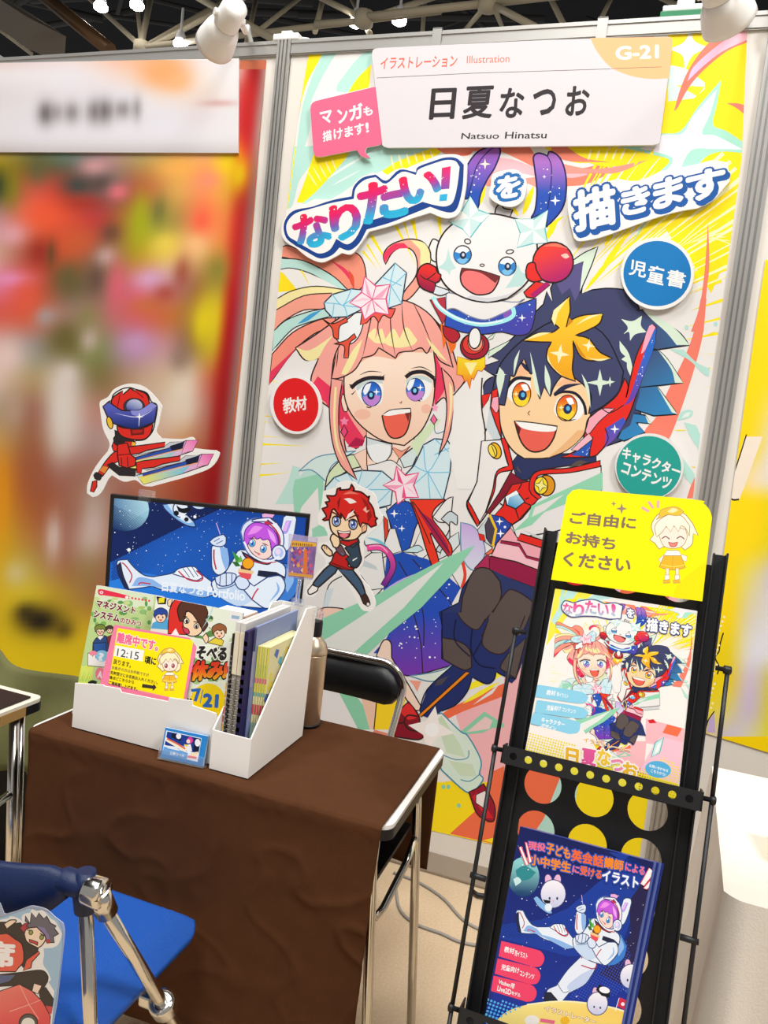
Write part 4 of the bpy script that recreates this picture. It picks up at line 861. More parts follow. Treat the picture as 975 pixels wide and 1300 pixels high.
# neighbour's sign board, soft print
SG = ['E6CECA ECD8D8 F0DCD8 F6C0A0 F4C09C F0E4E2 F0ECEC', 'EDE7E8 EEE8EA EDE6EA F2D2C0 F6B078 F2E2D8 F2EEEE', 'E4DEDE E8E2E6 E9E3E9 E9E4E8 EFDCD0 EEDCD2 F0EDED', 'E8E3E6 E8E4EA E8E4EA E8E4EA E8E4EA EAE0E2 EEECEE', 'E6E2E6 E8E4EA E8E4EA E8E4EA E8E4EA EAE6EA EEEAEC', 'C8BCB8 CCC4C4 CCC4C4 CCC4C4 CCC4C4 D0C8C8 D8D0D0']
SA = grid_art(SG, [-8, 50, 100, 165, 210, 255, 303], [76, 95, 120, 145, 175, 196], 10, [(58, 144, 12, 18, '6A6062', .9), (72, 143, 9, 14, '8A8082', .6), (91, 143, 12, 16, '7E7476', .75), (119, 142, 11, 18, '766C6E', .8), (134, 141, 11, 18, '6A6062', .85), (156, 139, 12, 14, '7E7476', .75), (174, 138, 7, 18, '8A8082', .7), (210, 88, 30, 26, 'F8AE72', .9), (226, 104, 18, 14, 'F8B880', .8), (278, 131, 28, 5, 'D8A8A4', .8)])
for vs_, fs_, cs_ in SA.ops: cs_[:] = [tuple(k * .88 for k in c) for c in cs_]
mb, im = board('sign_board', WALL, '-8,80 303,74 302,194 -8,193', .007, SA.mapped(lambda x, y: (x, y), [(-8, 80), (303, 74), (302, 194), (-8, 193)]), back=.004, sm=0)
tag(mb.build('sign_board', im), 'blurred white sign board over the red and orange poster at left', 'sign')

# right-hand neighbour's poster
RY = 'FFDA00'
RA = Art()
RG = ['FFDA00 FFDA00 FFDA00 FFDA00', 'FFDC00 FFDC00 FFDA00 F8D804', 'FFDC00 FFDA00 F4D82A E4D8D0', 'FFDC00 FFDA00 F4DCA0 E6DCC8', 'FFDC00 FFDC00 FFDA00 EED410', 'FFDC00 FFDC00 FCDA02 E2CE20', 'FFDC00 FFDC00 E8D870 CFC4D0', 'FFDC00 FFDA00 E0D4B0 E0DAD6', 'FFDC00 F2D40C E4E0DA E4E0DC', 'FFDC00 F2D40C D8C8D4 D8CC40', 'FFDC00 E8D870 D4C4D4 E8D80C', 'F4D840 D8CCD8 E4DCB0 ECE010']
RA = grid_art(RG, [880, 922, 952, 985], [330, 470, 570, 610, 640, 690, 730, 780, 830, 860, 900, 935])
RA.f('E4'); RA.p('F3E4D2', '300,-20! 255,140! 240,258! 275,262! 300,200! 380,-20!', sm=0); RA.l('15120e', 1.6, '308,-30 280,60 255,135', 0); RA.l('15120e', 2.2, '236,254 250,262 275,260', 0)
RA.l('15120e', 1.8, '205,855 190,905 185,940 168,965 185,1005 178,1040', 0); RA.l('15120e', 1.5, '165,1205 140,1240 130,1270', 0); RA.p('C8B0D8', '165,1212! 140,1245! 130,1300! 170,1300!', sm=0)
RA.halftone('FFF3C0', '165,770! 215,770! 190,880! 160,1190! 140,1190! 150,900!', 6, 1.7, 1.7, (150, 780), (150, 1200), 20)
sheet('poster', WALL, '972,330 990,330 990,960 886,928 908,790 936,580 962,395', RA.mapped(lambda x, y: (x, y), [(972, 330), (990, 330), (990, 960), (886, 928), (936, 580), (962, 395)]), .003, 'yellow poster of the next booth at the right edge, mostly out of focus', 'poster', base='FFDA00')

# ---------------------------------------------------------------- boards fixed on the poster
def wall_board(name, outline, thick, A, label, cat='sign', frame='P', sm=1, group=None, edge='EFECE8', back=.0065):
    mb, im = board(name, WALL, outline, thick, A, edge, back, sm, frame=frame)
    return tag(mb.build(name, im), label, cat, group)
# name board
A = Art('P'); A.p('DDD7DA', '472,70! 474,63 481,61! 700,50.5! 846,46.5! 852,48 854,54! 838,176! 836,182 828,184! 700,185.5! 492,187.5! 486,185 485,180!', sm=1)
A.f('A3').p('F7BC85', '175,100! 535,95! 547,112! 527,282! 440,284 350,268 265,230 205,160').l('8A6A60', .7, '268,238 497,230', 0, 0)
A.f('P').l('5b5256', .7, '478,99 600,93 775,87.5', 0, 0)
A.f('A3').t('G-21', 'FBF6EE', (292, 140), (480, 132), (292, 197), .035)
A.f('A1'); x0, y0 = 483, 79
A.f('P').t('イラストレーション', 'E0694E', (484, 73.5), (581, 70), (482.5, 88), .016).t('Illustration', 'E0785E', (593, 71), (647, 69.5), (592.5, 80.5), .002)
for ch, tl, tr, bl in (('日', (549, 113.5), (579, 112.5), (545.5, 151)), ('夏', (592, 111), (628, 109.5), (587, 150.5)), ('な', (637, 113), (666, 112), (634, 149.5)), ('つ', (677.5, 114.5), (705, 114), (678, 145.5)), ('お', (721, 110.5), (749, 109.5), (717.5, 146.5))): A.t(ch, '2b2428', tl, tr, bl, .026)
A.t('Natsuo', '2b2428', (586.5, 169), (634, 168.5), (585.5, 176.5), .012).t('Hinatsu', '2b2428', (642, 167.5), (694.5, 167), (641, 176), .012)
r = root('sign_board', WALL.at(665, 187, .01), 'large white name board with orange corner hooked over the wall rail', 'sign')
mb, im = board('sign_board', WALL, '472,70! 474,63 481,61! 700,50.5! 846,46.5! 852,48 854,54! 838,176! 836,182 828,184! 700,185.5! 492,187.5! 486,185 485,180!', .008, A, 'EFECE8', .0075); mb.build('panel', im, r)
for x in (554, 763.5):
    p = WALL.at(x, 56 - (x - 554) * .06, .006); mb = MB(); mb.box((p.x - .014, p.y - .006, p.z - .02), (p.x + .014, p.y - .0035, ZT + .005)).box((p.x - .014, p.y - .006, ZT + .003), (p.x + .014, D + .045, ZT + .006)); mb.build('hanger', ALU, r)
# pink speech bubble
BUB = '312,575! 320,545 345,527! 700,442! 735,440 752,465! 772,740! 770,775 740,800! 660,815! 652,845 684,882! 630,870 598,830! 380,872! 345,870 330,835!'
A = Art('A1'); A.p('F2688C', BUB)
for ch, a in (('マ', ((372, 600), (440, 585), (385, 670))), ('ン', ((478, 585), (535, 572), (490, 665))), ('ガ', ((550, 562), (630, 540), (560, 650))), ('も', ((640, 568), (692, 556), (645, 622)))): A.t(ch, 'F8F2F0', *a, .035)
for ch, a in (('描', ((388, 718), (440, 706), (392, 780))), ('け', ((456, 705), (508, 693), (460, 768))), ('ま', ((524, 692), (572, 680), (528, 752))), ('す', ((585, 676), (640, 662), (590, 740))), ('!', ((655, 665), (668, 661), (660, 722)))): A.t(ch, 'F8F2F0', *a, .03)
wall_board('speech_bubble', BUB, .007, A, 'pink speech bubble board with white lettering left of the name board', frame='A1')
# cut-out lettering at left
LOGO = '118,345 180,300 250,262! 330,262 380,240 420,240! 430,195 470,160 520,140! 570,165 600,140 650,120 715,128! 740,100 790,75 850,58 915,62 950,100! 945,200 930,280 905,335 850,350 780,325! 700,350 600,385 500,412! 460,470 420,515 375,510! 330,535 280,553 220,530 170,490! 115,455 98,405'
A = Art('Z4'); A.p('F3F0EC', LOGO); A.p('0E3F8C', '110,375 150,318 240,298! 330,268 420,250! 430,205 470,165 530,150! 580,178 640,128 715,140! 725,115 790,90 850,72 900,75 935,105! 930,200 912,285 890,320 850,322 780,298! 700,330 600,370 490,402! 455,465 410,498 365,485! 330,520 275,535 215,505 165,478! 120,440')
A.p('F3F0EC', '122,378 160,330 240,305! 330,280 430,262! 440,212 480,175 530,162! 578,192 650,138 715,152! 730,125 795,100 850,84 895,88 915,115! 905,200 885,275 850,296 800,290 745,275! 640,320 560,345 475,370! 440,440 400,470 350,445! 320,495 270,512 215,485 165,455! 130,430')
GR = ['F01848', 'D81870', '7A50B0', '2AA0D0', '28B8DC']
for ch, a in (('な', ((145, 358), (290, 308), (190, 500))), ('り', ((318, 305), (440, 272), (345, 455))), ('た', ((448, 210), (640, 165), (480, 375))), ('い', ((645, 172), (808, 128), (665, 290)))): A.t(ch, 'F01848', *a, .05, vgrad=GR)
A.p(('F01860', '7A50B0', (850, 115), (850, 220)), '834,120! 875,112! 868,215! 830,218!', sm=0).p('28B0DC', '825,242! 860,238! 856,270! 822,272!', sm=0); A.dots('FFFFFF', 40, '150,340 420,270 640,170 860,120 860,260 640,290 440,430 260,480', .9, 3)
wall_board('lettering_board', LOGO, .009, A, 'large cut-out lettering board with red to blue gradient at upper left', 'sign', 'Z4')
# small を
WO = '452,150 500,132 560,128 600,160 608,210 590,270 540,298 480,285 438,250 445,200'
A = Art('Z5'); A.p('F3F0EC', WO); A.t('を', 'F6F4F2', (480, 165), (580, 150), (470, 262), .05, (('1A6CB4', .18),))
wall_board('lettering_board', WO, .008, A, 'small cut-out lettering board between the mascot ears', 'sign', 'Z5')
# right lettering
KA = '60,245 75,225! 200,190 290,170! 360,180 420,165 480,135! 560,120 640,105 720,85 790,95! 800,180! 770,215 720,270 650,305! 560,320 440,355 330,395! 200,440 110,455 85,440! 60,330'
A = Art('Z6'); A.p('F3F0EC', KA)
for ch, a, dx in (('描', ((85, 235), (265, 195), (95, 410)), 0), ('き', ((305, 225), (425, 195), (310, 340)), 0), ('ま', ((455, 185), (580, 150), (455, 310)), 0), ('す', ((605, 150), (770, 115), (610, 275)), 0)):
    b = tuple((x + 12, y + 16) for x, y in a); A.t(ch, '1658A4', *b, .10); A.t(ch, 'F6F4F2', *a, .045, (('1658A4', .10),))
wall_board('lettering_board', KA, .009, A, 'large blue and white cut-out lettering board at upper right', 'sign', 'Z6')
# round boards
def disc_pts(cx, cy, rx, ry, rot=0, n=40):
    a0 = math.radians(rot); return ' '.join(f'{cx+rx*math.cos(2*math.pi*i/n)*math.cos(a0)-ry*math.sin(2*math.pi*i/n)*math.sin(a0):.2f},{cy+rx*math.cos(2*math.pi*i/n)*math.sin(a0)+ry*math.sin(2*math.pi*i/n)*math.cos(a0):.2f}' for i in range(n))
A = Art('Z6'); A.p('F1EEEA', disc_pts(468, 604, 168, 166), sm=0).c('0F78BC', 467, 604, 155, 150, n=48)
for ch, a in (('児', ((345, 540), (420, 556), (337, 608))), ('童', ((432, 563), (505, 580), (420, 640))), ('書', ((520, 582), (600, 600), (508, 656)))): A.t(ch, 'F4F2EE', *a, .022)
wall_board('round_board', disc_pts(468, 604, 168, 166), .007, A, 'blue round board with white rim on the right of the poster', frame='Z6', sm=0)
A = Art('Z7'); A.p('F1EEEA', disc_pts(165, 412, 118, 134, -8), sm=0).c('E4181C', 165, 411, 103, 123, -8, n=48)
for ch, a in (('教', ((103, 385), (158, 375), (110, 452))), ('材', ((160, 378), (212, 370), (164, 440)))): A.t(ch, 'F6F0EA', *a, .026)
wall_board('round_board', disc_pts(165, 412, 118, 134, -8), .007, A, 'red round board with white rim beside the pink ponytail', frame='Z7', sm=0)
A = Art('B1'); A.p('E9E6E2', disc_pts(222, 1060, 218, 210), sm=0).c('24A094', 218, 1068, 206, 200, n=48)
A.t('キャラクター', 'F4F2EE', (62, 935), (425, 1062), (44, 1005), .035).t('コンテンツ', 'F4F2EE', (62, 1030), (365, 1140), (42, 1100), .035)
wall_board('round_board', disc_pts(222, 1060, 218, 210), .007, A, 'green round board with white rim above the yellow rack sign', frame='B1', sm=0)

# ---------------------------------------------------------------- lamps and sockets on the wall top
def spotlight(pts, label, arm, parts):
    r = root('spotlight', arm[0], label, 'spotlight')
    mb = MB(); mb.tube(arm, .009, 10); mb.build('arm', WPLAST, r)
    a, b = Vector(pts[0]), Vector(pts[1]); ax = (b - a); L = ax.length; ax.normalize()
    mb = MB(); mb.lathe(a, ax, [(.02, 0), (.034, .006), (.036, L * .42), (.036, L * .43)], 24); mb.build('lamp_housing', WPLAST, r)
    mb = MB(); mb.lathe(a, ax, [(.036, L * .44), (.047, L * .62), (.055, L * .9), (.056, L), (.05, L), (.03, L * .6)], 24); mb.build('lamp_shade', WPLAST, r)
    mb = MB(); mb.lathe(a, ax, [(.025, L * .7), (.04, L * .86), (.044, L * .93), (.03, L * .97)], 20); mb.build('bulb', mat('bulb_glow', 'FFF6E8', emit=3), r)
    s_ = ax.cross(Vector((0, 0, 1))).normalized(); mb = MB(); c = a + ax * L * .3
    mb.tube([c - s_ * .043, c + s_ * .043], .011, 12); mb.build('pivot', WPLAST, r)
    return r
Yl = 1.9
p0, p1, p2 = ony(298, 10, Yl + .06), ony(270, 62, Yl), ony(318, 58, D + .01)
spotlight((ony(300, 6, Yl), ony(272, 58, Yl + .10)), 'small white spotlight on an arm above the left post', [Vector((p2.x, D + .02, ZT)), Vector((p2.x - .01, D, ZT + .05)), ony(312, 40, 2.05), ony(301, 20, Yl + .04)], None)
Yr = 1.75
spotlight((ony(906, -34, Yr), ony(926, 28, Yr + .09)), 'white spotlight cut by the top edge at the upper right', [Vector((ony(948, 22, D).x, D + .02, ZT)), ony(950, 0, 2.1), ony(915, -28, 1.8)], None)
c = Vector((WALL.at(364, 50).x, D + .015, ZT)); r = root('cable_socket', c, 'white cable socket on top of the left post', 'socket')
mb = MB(); mb.box(c + Vector((-.045, -.025, 0)), c + Vector((.045, .02, .02))).box(c + Vector((-.02, -.02, .02)), c + Vector((.018, .016, .03))); mb.build('socket_body', WPLAST, r, .004)
mb = MB(); mb.tube([c + Vector((.04, 0, .014)), c + Vector((.065, .005, .012)), c + Vector((.085, .01, -.0)), c + Vector((.1, .02, -.005))], .004, 8); mb.build('cable', WPLAST, r)
mb = MB(); mb.tube([c + Vector((-.04, 0, .014)), c + Vector((-.052, .0, .010)), c + Vector((-.062, .005, .005)), c + Vector((-.07, .01, .002))], .004, 8); mb.build('cable', WPLAST, r)
c = Vector((WALL.at(868, 14).x, D + .02, ZT)); r = root('terminal_box', c, 'white and green terminal box on the wall top at right', 'socket')
mb = MB(); mb.box(c + Vector((-.06, -.02, 0)), c + Vector((.05, .02, .018))); mb.build('green_base', mat('green_plastic', '1F7A50', .4), r, .002)
mb = MB(); mb.box(c + Vector((-.055, -.018, .018)), c + Vector((.055, .018, .034))).box(c + Vector((-.02, -.015, .034)), c + Vector((.025, .015, .048))); mb.build('white_cover', WPLAST, r, .003)
c = Vector((.183, D - .012, ZT)); r = root('post_clamp', c, 'cream clamp capping the right wall post', 'clamp')
mb = MB(); mb.box(c + Vector((-.03, -.012, -.075)), c + Vector((.035, .0, .03))); mb.box(c + Vector((-.031, -.016, -.05)), c + Vector((.036, -.012, -.03))); mb.build('clamp_body', WPLAST, r, .003)
# ---------------------------------------------------------------- the folding table and its cloth
TX0, TX1, TY0, TY1, TZ = -1.100, -0.324, 1.214, 1.598, 0.700
r = root('folding_table', ((TX0 + TX1) / 2, (TY0 + TY1) / 2, 0), 'chrome-legged folding table with white edge under the brown cloth', 'table')
def rrect(x0, y0, x1, y1, rad, z, n=6):
    out = []
    for cx, cy, a0 in ((x1 - rad, y0 + rad, -90), (x1 - rad, y1 - rad, 0), (x0 + rad, y1 - rad, 90), (x0 + rad, y0 + rad, 180)):
        for k in range(n + 1):
            a = math.radians(a0 + 90 * k / n); out.append(Vector((cx + rad * math.cos(a), cy + rad * math.sin(a), z)))
    return out
mb = MB(); mb.prism(rrect(TX0, TY0, TX1, TY1, .025, TZ - .008), (0, 0, .008)); mb.build('tabletop', mat('white_laminate', 'E9E6E0', .35), r)
mb = MB(); mb.prism(rrect(TX0 - .001, TY0 - .001, TX1 + .001, TY1 + .001, .025, TZ - .027), (0, 0, .019)); mb.build('edge_band', BLACK, r)
LEGM = CHROME
for sx, x in ((1, TX1 - .034), (-1, TX0 + .034)):
    for y0, sp in ((1.50, .062), (1.243, .048)):
        mb = MB(); mb.tube([(x, y0, TZ - .028), (x + .008 * sx * (sp > .05), y0, TZ - .09), (x + sp * sx, y0, .012)], .0095, 12); l = mb.build('leg', LEGM, r)
        mb = MB(); mb.lathe((x + (sp + .0005) * sx, y0, 0), (0, 0, 1), [(.012, 0), (.0125, .03), (.0105, .034)], 12); mb.build('rubber_foot', BLACK, l)
    xi = x + .008 * sx; mb = MB(); mb.tube([(xi + .006 * sx, 1.50, .545), (xi, 1.45, .50), (xi - .02 * sx, 1.40, .435), (xi - .03 * sx, 1.385, .42), (xi - .036 * sx, 1.378, .43), (xi - .04 * sx, 1.375, .50)], .008, 10); mb.build('stay', LEGM, r)
mb = MB(); mb.box((TX0 + .05, 1.26, .52), (TX1 - .05, 1.57, .53)); mb.build('under_shelf', BLACK, r)

# brown cloth: one wrinkled sheet, back drop, top and front drop
from mathutils import noise as N3
CLOTH = mat('brown_cotton_cloth', '543420', 0.95, noise=.16, nscale=26, bump=.5, bscale=1500, spec=.06)
cx0, cx1 = TX0 + .013, TX1 - .012
prof = []
def seg(p, q, n):
    for i in range(n): prof.append((p[0] + (q[0] - p[0]) * i / n, p[1] + (q[1] - p[1]) * i / n))
ztop = TZ + .0035
seg((TY1 + .014, .415), (TY1 + .006, ztop - .02), 26); seg((TY1 + .006, ztop - .02), (TY1 - .008, ztop), 4); seg((TY1 - .008, ztop), (TY0 + .003, ztop), 42); seg((TY0 + .003, ztop), (TY0 - .004, ztop), 2)
seg((TY0 - .004, ztop), (TY0 - .008, ztop - .005), 4); seg((TY0 - .008, ztop - .005), (TY0 - .0078, ztop - .012), 2); seg((TY0 - .0078, ztop - .012), (TY0 + .003, .175), 76); prof.append((TY0 + .003, .175))
nu = 110; mb = MB(); vs = []
for k, (y, z) in enumerate(prof):
    for i in range(nu + 1):
        u = i / nu; x = cx0 + (cx1 - cx0) * u; dx = dy = dz = 0.0
        if 30 <= k < 74:
            dz = .0012 * abs(N3.noise((x * 14, y * 14, 3))) + .0016 * max(0, N3.noise((x * 5 + y * 7, y * 3, 9)))
            dz += .0008 * (.5 + abs(N3.noise((x * 70, y * 70, 6)))) * math.exp(-((y - TY0 - .02) / .02) ** 2) * (1 + N3.noise((x * 30, y * 30, 1)))
        if k >= 74:
            d = ztop - z; w = min(1, d / .12); crease = N3.noise((x * 7, z * 2.2, 5)); fine = N3.noise((x * 22 + z * 9, z * 16 - x * 6, 7))
            ridge = (1 - abs(N3.noise((x * 6 + z * 5, z * 7 - x * 3, 21)))) ** 6
            dy = -(.0028 * w * (N3.noise((x * 9, z * 1.2, 5)) + .6) + .0006 * (fine + .6) + .0034 * w * (1 - abs(N3.noise((x * 5 + z * 6, z * 8 - x * 4, 21)))) ** 14 * (.4 + max(0, N3.noise((x * 3, z * 3, 2)))) * 2)
            dy -= .0018 * math.exp(-((d - .015) / .015) ** 2) * (1 + N3.noise((x * 60, z * 60, 3)))
            dx = .006 * N3.noise((z * 4, x, 2)) * (1 if u > .97 or u < .03 else 0) - (.02 * (u - .5) * 2 * 0)
            x += (.012 * min(1, d / .6)) * (1 if False else 0)
            dx += -.022 * d * max(0, (u - .9) / .1) + .004 * N3.noise((z * 3, 0, 8)) * max(0, (u - .93) / .07)
            if k == len(prof) - 1: dz = .004 * math.sin(x * 14)
        if k < 26: dy = .004 * math.sin(x * 30 + z * 6) * (1 - k / 26) + .002 * N3.noise((x * 20, z * 20, 4))
        vs.append((x + dx, y + dy, z + dz))
W1 = nu + 1
mb.add(vs, [(k * W1 + i, k * W1 + i + 1, (k + 1) * W1 + i + 1, (k + 1) * W1 + i) for k in range(len(prof) - 1) for i in range(nu)], 0, True)
o = mb.build('tablecloth', CLOTH); tag(o, 'plain brown cloth draped over the folding table, front hanging low', 'tablecloth')
m = o.modifiers.new('thickness', 'SOLIDIFY'); m.thickness = .0012; m.offset = 1
TT = ztop + .0036

# ---------------------------------------------------------------- monitor
def tilted(o, yaw, tilt):
    ph, t = math.radians(yaw), math.radians(tilt); a = Vector((math.cos(ph), math.sin(ph), 0)); bk = Vector((-math.sin(ph), math.cos(ph), 0))
    return Plane(o, a, Vector((0, 0, 1)) * math.cos(t) + bk * math.sin(t))
MO = ony(140.5, 627, 1.42); MP = tilted(MO, 22, -3)
def puv(pl, u, v, w=0): return pl.o + pl.a * u + pl.b * v + pl.n * w
mw = MP.uv(394.4, 649.6)[0]; mh = mw * .585
def astronaut(A):
    """astronaut drawing shared by the screen and the navy flyer"""
    A.f('B7'); WH, BL, RD = 'E8F0FA', '8FB8EC', 'C83048'
    # far leg / boot at left
    A.p(WH, '82,352! 88,325 130,320! 165,360 205,390 245,398! 340,380 420,350 470,390 520,430 540,470! 470,490 380,470 300,460 240,440! 180,450 130,455! 118,430 100,400', 1.1, '26407a')
    A.p('1e2a50', '82,350! 90,390 118,450! 140,456! 112,390 100,330!', .5); A.p(BL, '150,440! 180,400 245,410! 300,450 240,440'); A.p(BL, '250,440! 330,440 420,450 520,470! 470,490 380,470'); A.l(RD, 1.6, '105,335 120,345 150,390 140,425', 0); A.l(RD, 1.6, '180,435 190,425 235,430', 0)
    A.p('F4F8FC', '335,385! 365,360 430,352 455,380 470,400! 440,415 400,405!', 1, '26407a'); A.l(RD, 1.8, '360,372 400,408 450,418 470,400 440,370'); A.ls('26407a', .7, '380,360 410,400|400,355 430,400|420,352 448,396', 0)
    # raised arm and hand
    A.p(WH, '508,290! 512,260 545,250 580,270! 590,330 575,370 540,390 512,360', 1.1, '26407a'); A.p(BL, '545,260! 580,270! 588,330 572,368! 555,320'); A.l(RD, 2, '520,275 520,320 530,365'); A.p('DCE8FA', '500,240! 520,222 560,208 575,222! 572,250 550,262 515,256', 1, '26407a'); A.ls('26407a', .7, '520,240 545,225|530,250 560,235', 0); A.l('D8B8F0', 1, '548,208 530,155', 0)
    # back pack and torso
    A.p('3E7ED0', '770,330! 850,340! 900,400! 890,470 840,520 780,540!', 1, '16306a'); A.p(BL, '800,350! 850,360! 880,410 850,470!')
    A.p(WH, '600,330! 640,275 740,310 830,340 840,400 800,490 740,540! 640,530 580,510 520,470! 510,420 560,390', 1.2, '26407a'); A.p('C8DCF4', '520,470! 580,420 640,440 700,500! 640,530 580,510')
    A.l('26407a', 1, '530,410 590,395 640,410 600,440 540,450 530,420'); A.p('DCE8FA', '525,400! 575,380 620,390 600,430 555,440 530,425', 1, '26407a'); A.ls('26407a', .8, '550,385 545,440|575,382 575,440|600,385 600,432', 0)
    A.p('1c2440', '720,370! 800,378! 840,400! 825,412! 715,392!', .6, sm=0); A.p('20283c', '640,280! 670,320 760,345 790,320! 760,330 680,300!')
    A.p(WH, '760,400! 820,395 840,450 790,520 750,540 690,500! 640,440 620,415! 650,405 700,440!', 1.1, '26407a'); A.l(RD, 1.8, '690,500 705,470 720,450'); A.l(BL, 3, '800,420 810,460 770,510', 2); A.p('DCE8FA', '612,420! 630,395 660,400 680,430 660,455 630,450', 1, '26407a')
    # burger with fruit
    A.p('E8505A', '628,375! 690,385! 680,410 640,400!').p('F4C890', '630,360! 700,372! 695,386! 628,376!').p('5a3018', '640,345! 690,355! 685,370! 640,362!'); A.c('F8A81E', 673, 338, 26, 25, 0, .8, '7a3a10'); A.p('3E9A3A', '618,330! 600,280! 632,310 640,330!').p('6AB84A', '625,335! 640,300! 650,330!').p('2E6A30', '600,330! 625,330! 640,350! 618,352!')
    # helmet and face
    A.p(WH, '832,130! 850,118 882,118 892,140! 880,210 860,270 830,290! 808,250!', 1.2, '26407a').p('B0A0F0', '845,145! 870,145! 850,200 822,205!').p('F0B8F0', '848,148! 860,148! 845,190! 828,192!').p('F4B0E0', '735,115! 765,108! 795,115! 780,140! 740,150!', .8, '26407a')
    A.p('DFE8FA', '640,195! 655,160 700,135 760,140! 800,170 822,230 815,280 775,318 720,310 680,300! 660,270', 1.2, '5a70b0')
    A.p('F0F0FA', '690,150! 700,140 770,132 800,150! 830,200 832,260 805,320! 790,300 812,250 800,195 760,150!', 1, '26407a').p(RD, '745,155! 765,140! 780,160! 760,170!').l(RD, 1.8, '760,150 800,190 818,240 800,300'); A.ls('26407a', 1.2, '760,142 785,160|775,135 800,155', 0)
    A.p('FADBD2', '668,215! 700,200 770,215 800,250! 775,305 740,320 700,300 672,262', .9, '7a4050')
    A.p('C858E0', '655,250! 660,190 700,155 760,165 800,205 808,260 780,290! 772,240 760,228! 740,232 730,222! 712,228 700,215! 680,240 668,262!', .9, '6a2090').p('EE90F0', '670,210! 700,170 740,175! 710,200').p('F0A8F8', '760,180! 790,210 800,250! 775,225')
    for x, y in ((692, 246), (742, 272)): A.c('F8FAFE', x, y, 14, 17, 12, .6, '3a2050').c('4AA8E4', x, y + 2, 11, 14, 12).c('1a4a98', x, y + 2, 5, 8).c('FFFFFF', x - 4, y - 5, 4, 5)
    A.l('8a3040', 1, '700,282 712,290 722,292').c('F07080', 722, 296, 7, 5, 20); A.ls('6a2050', 1, '675,225 705,225|735,245 765,258', 2)
    A.c('EDF1FA', 812, 290, 32, 35, 0, 1.1, '26407a').c('B8C8F4', 812, 290, 21, 23).c('F2DCF4', 808, 285, 12, 14)
    A.l('F2F4FC', 2.4, '655,240 690,300 760,330 815,305'); A.l(RD, 1.2, '660,300 720,335 800,332')
def space(A):
    A.f('B7')
A = Art('B7')
SQ = '66,38! 934,110! 905,520! 40,442!'
A.p(('0A1A44', '0E2460', (500, 60), (300, 200)), '50,20! 960,100! 930,640! 20,560!', sm=0)
A.p(('0E429C', '1E66C8', (500, 150), (300, 440)), '20,350! 180,270 380,170 600,70! 960,100! 940,640! 20,560!', sm=0); A.halftone('0C3888', '60,330! 330,190! 420,180! 300,330! 60,480!', 2.4, 1.1, .3, (150, 270), (300, 360)); A.p(('1A6AD0', '2880E0', (400, 300), (300, 440)), '40,420! 200,380 500,430! 700,560! 30,560!', sm=0)
A.c(('9FD0E0', '1C4C90', (190, 60), (90, 130)), 120, 95, 108, 98); A.halftone('0E2350', '40,60! 140,110! 230,140! 140,210! 20,180!', 1.7, .2, .85, (190, 70), (80, 160)); A.halftone('D8F0F4', '70,40! 220,52! 225,100! 150,140! 70,70!', 1.6, .5, .15, (200, 60), (110, 120), 20)
A.dots('FFFFFF', 90, '60,40! 934,110! 900,470! 60,340!', .8, 11); A.dots('DDEEFF', 40, '250,60! 700,90! 640,300! 300,300!', .6, 12); A.c('FFFFFF', 137, 277, 8).c('FFFFFF', 434, 128, 7)
A.p('86B8EC', '288,72! 300,95 350,140 400,168 436,172 430,150! 380,110 330,68!', 1.1, '1c2c60').p('D8E8F8', '310,72! 345,70! 425,150! 400,155 350,125').c('E8F0FA', 370, 92, 34, 38, 0, 1, '1c2c60').p('10141e', '350,75! 375,90 412,85 416,98! 390,112 360,105!').c('10141e', 350, 112, 12).c('F4F8FC', 380, 125, 12).c('10141e', 396, 140, 10)
A.p('CFE4F8', '405,60! 500,70! 470,92 440,92 420,80', .8, '1c2c60')
astronaut(A)
A.f('B7').t('日夏なつお', 'F4F8FC', (287, 420), (475, 442), (286, 462), .02).t('Portfolio', 'F4F8FC', (492, 440), (660, 462), (490, 484), .022)
r = root('monitor', Vector((puv(MP, mw / 2, 0, -.06).x, puv(MP, mw / 2, 0, -.06).y, TT)), 'black-framed monitor showing an astronaut in space artwork', 'monitor')
mb = MB()
bz = .0085
for u0, u1, v0, v1 in ((0, mw, -bz, 0), (0, mw, -mh, -mh + .018), (0, bz, -mh + .018, -bz), (mw - bz, mw, -mh + .018, -bz)): mb.obox(puv(MP, u0, v0, -.012), MP.a * (u1 - u0), MP.b * (v1 - v0), MP.n * .014)
mb.build('bezel', BLACK, r, .001)
mb = MB(); mb.obox(puv(MP, .004, -mh + .006, -.026), MP.a * (mw - .008), MP.b * (mh - .01), MP.n * .014); mb.obox(puv(MP, mw * .3, -mh * .8, -.045), MP.a * mw * .4, MP.b * mh * .5, MP.n * .02); mb.build('rear_cover', BLACK, r, .004)
mb = MB(); sc = [(bz, -bz), (mw - bz, -bz), (mw - bz, -mh + .018), (bz, -mh + .018)]
def to_px(pl, u, v, w=0):
    p = puv(pl, u, v, w) - C0; z = p.dot(FW); return (CX + FPX * p.dot(RT) / z, CY - FPX * p.dot(UP) / z)
scl = [to_px(MP, u, v) for u, v in sc]
mb.obox(puv(MP, bz, -mh + .018, -.006), MP.a * (mw - 2 * bz), MP.b * (mh - .018 - bz), MP.n * .006)
for i in range(len(mb.v)): mb.c[i] = (.004, .01, .03)
A.mapped(lambda x, y: (x, y), scl).lay(mb, MP, .0002); mb.build('screen', SCREEN, r)
cb = puv(MP, mw / 2, 0, -.055)
mb = MB(); mb.tube([(cb.x, cb.y, TT + .01), (cb.x, cb.y, MO.z - mh * .45)], .017, 14); mb.build('stand_neck', BLACK, r)
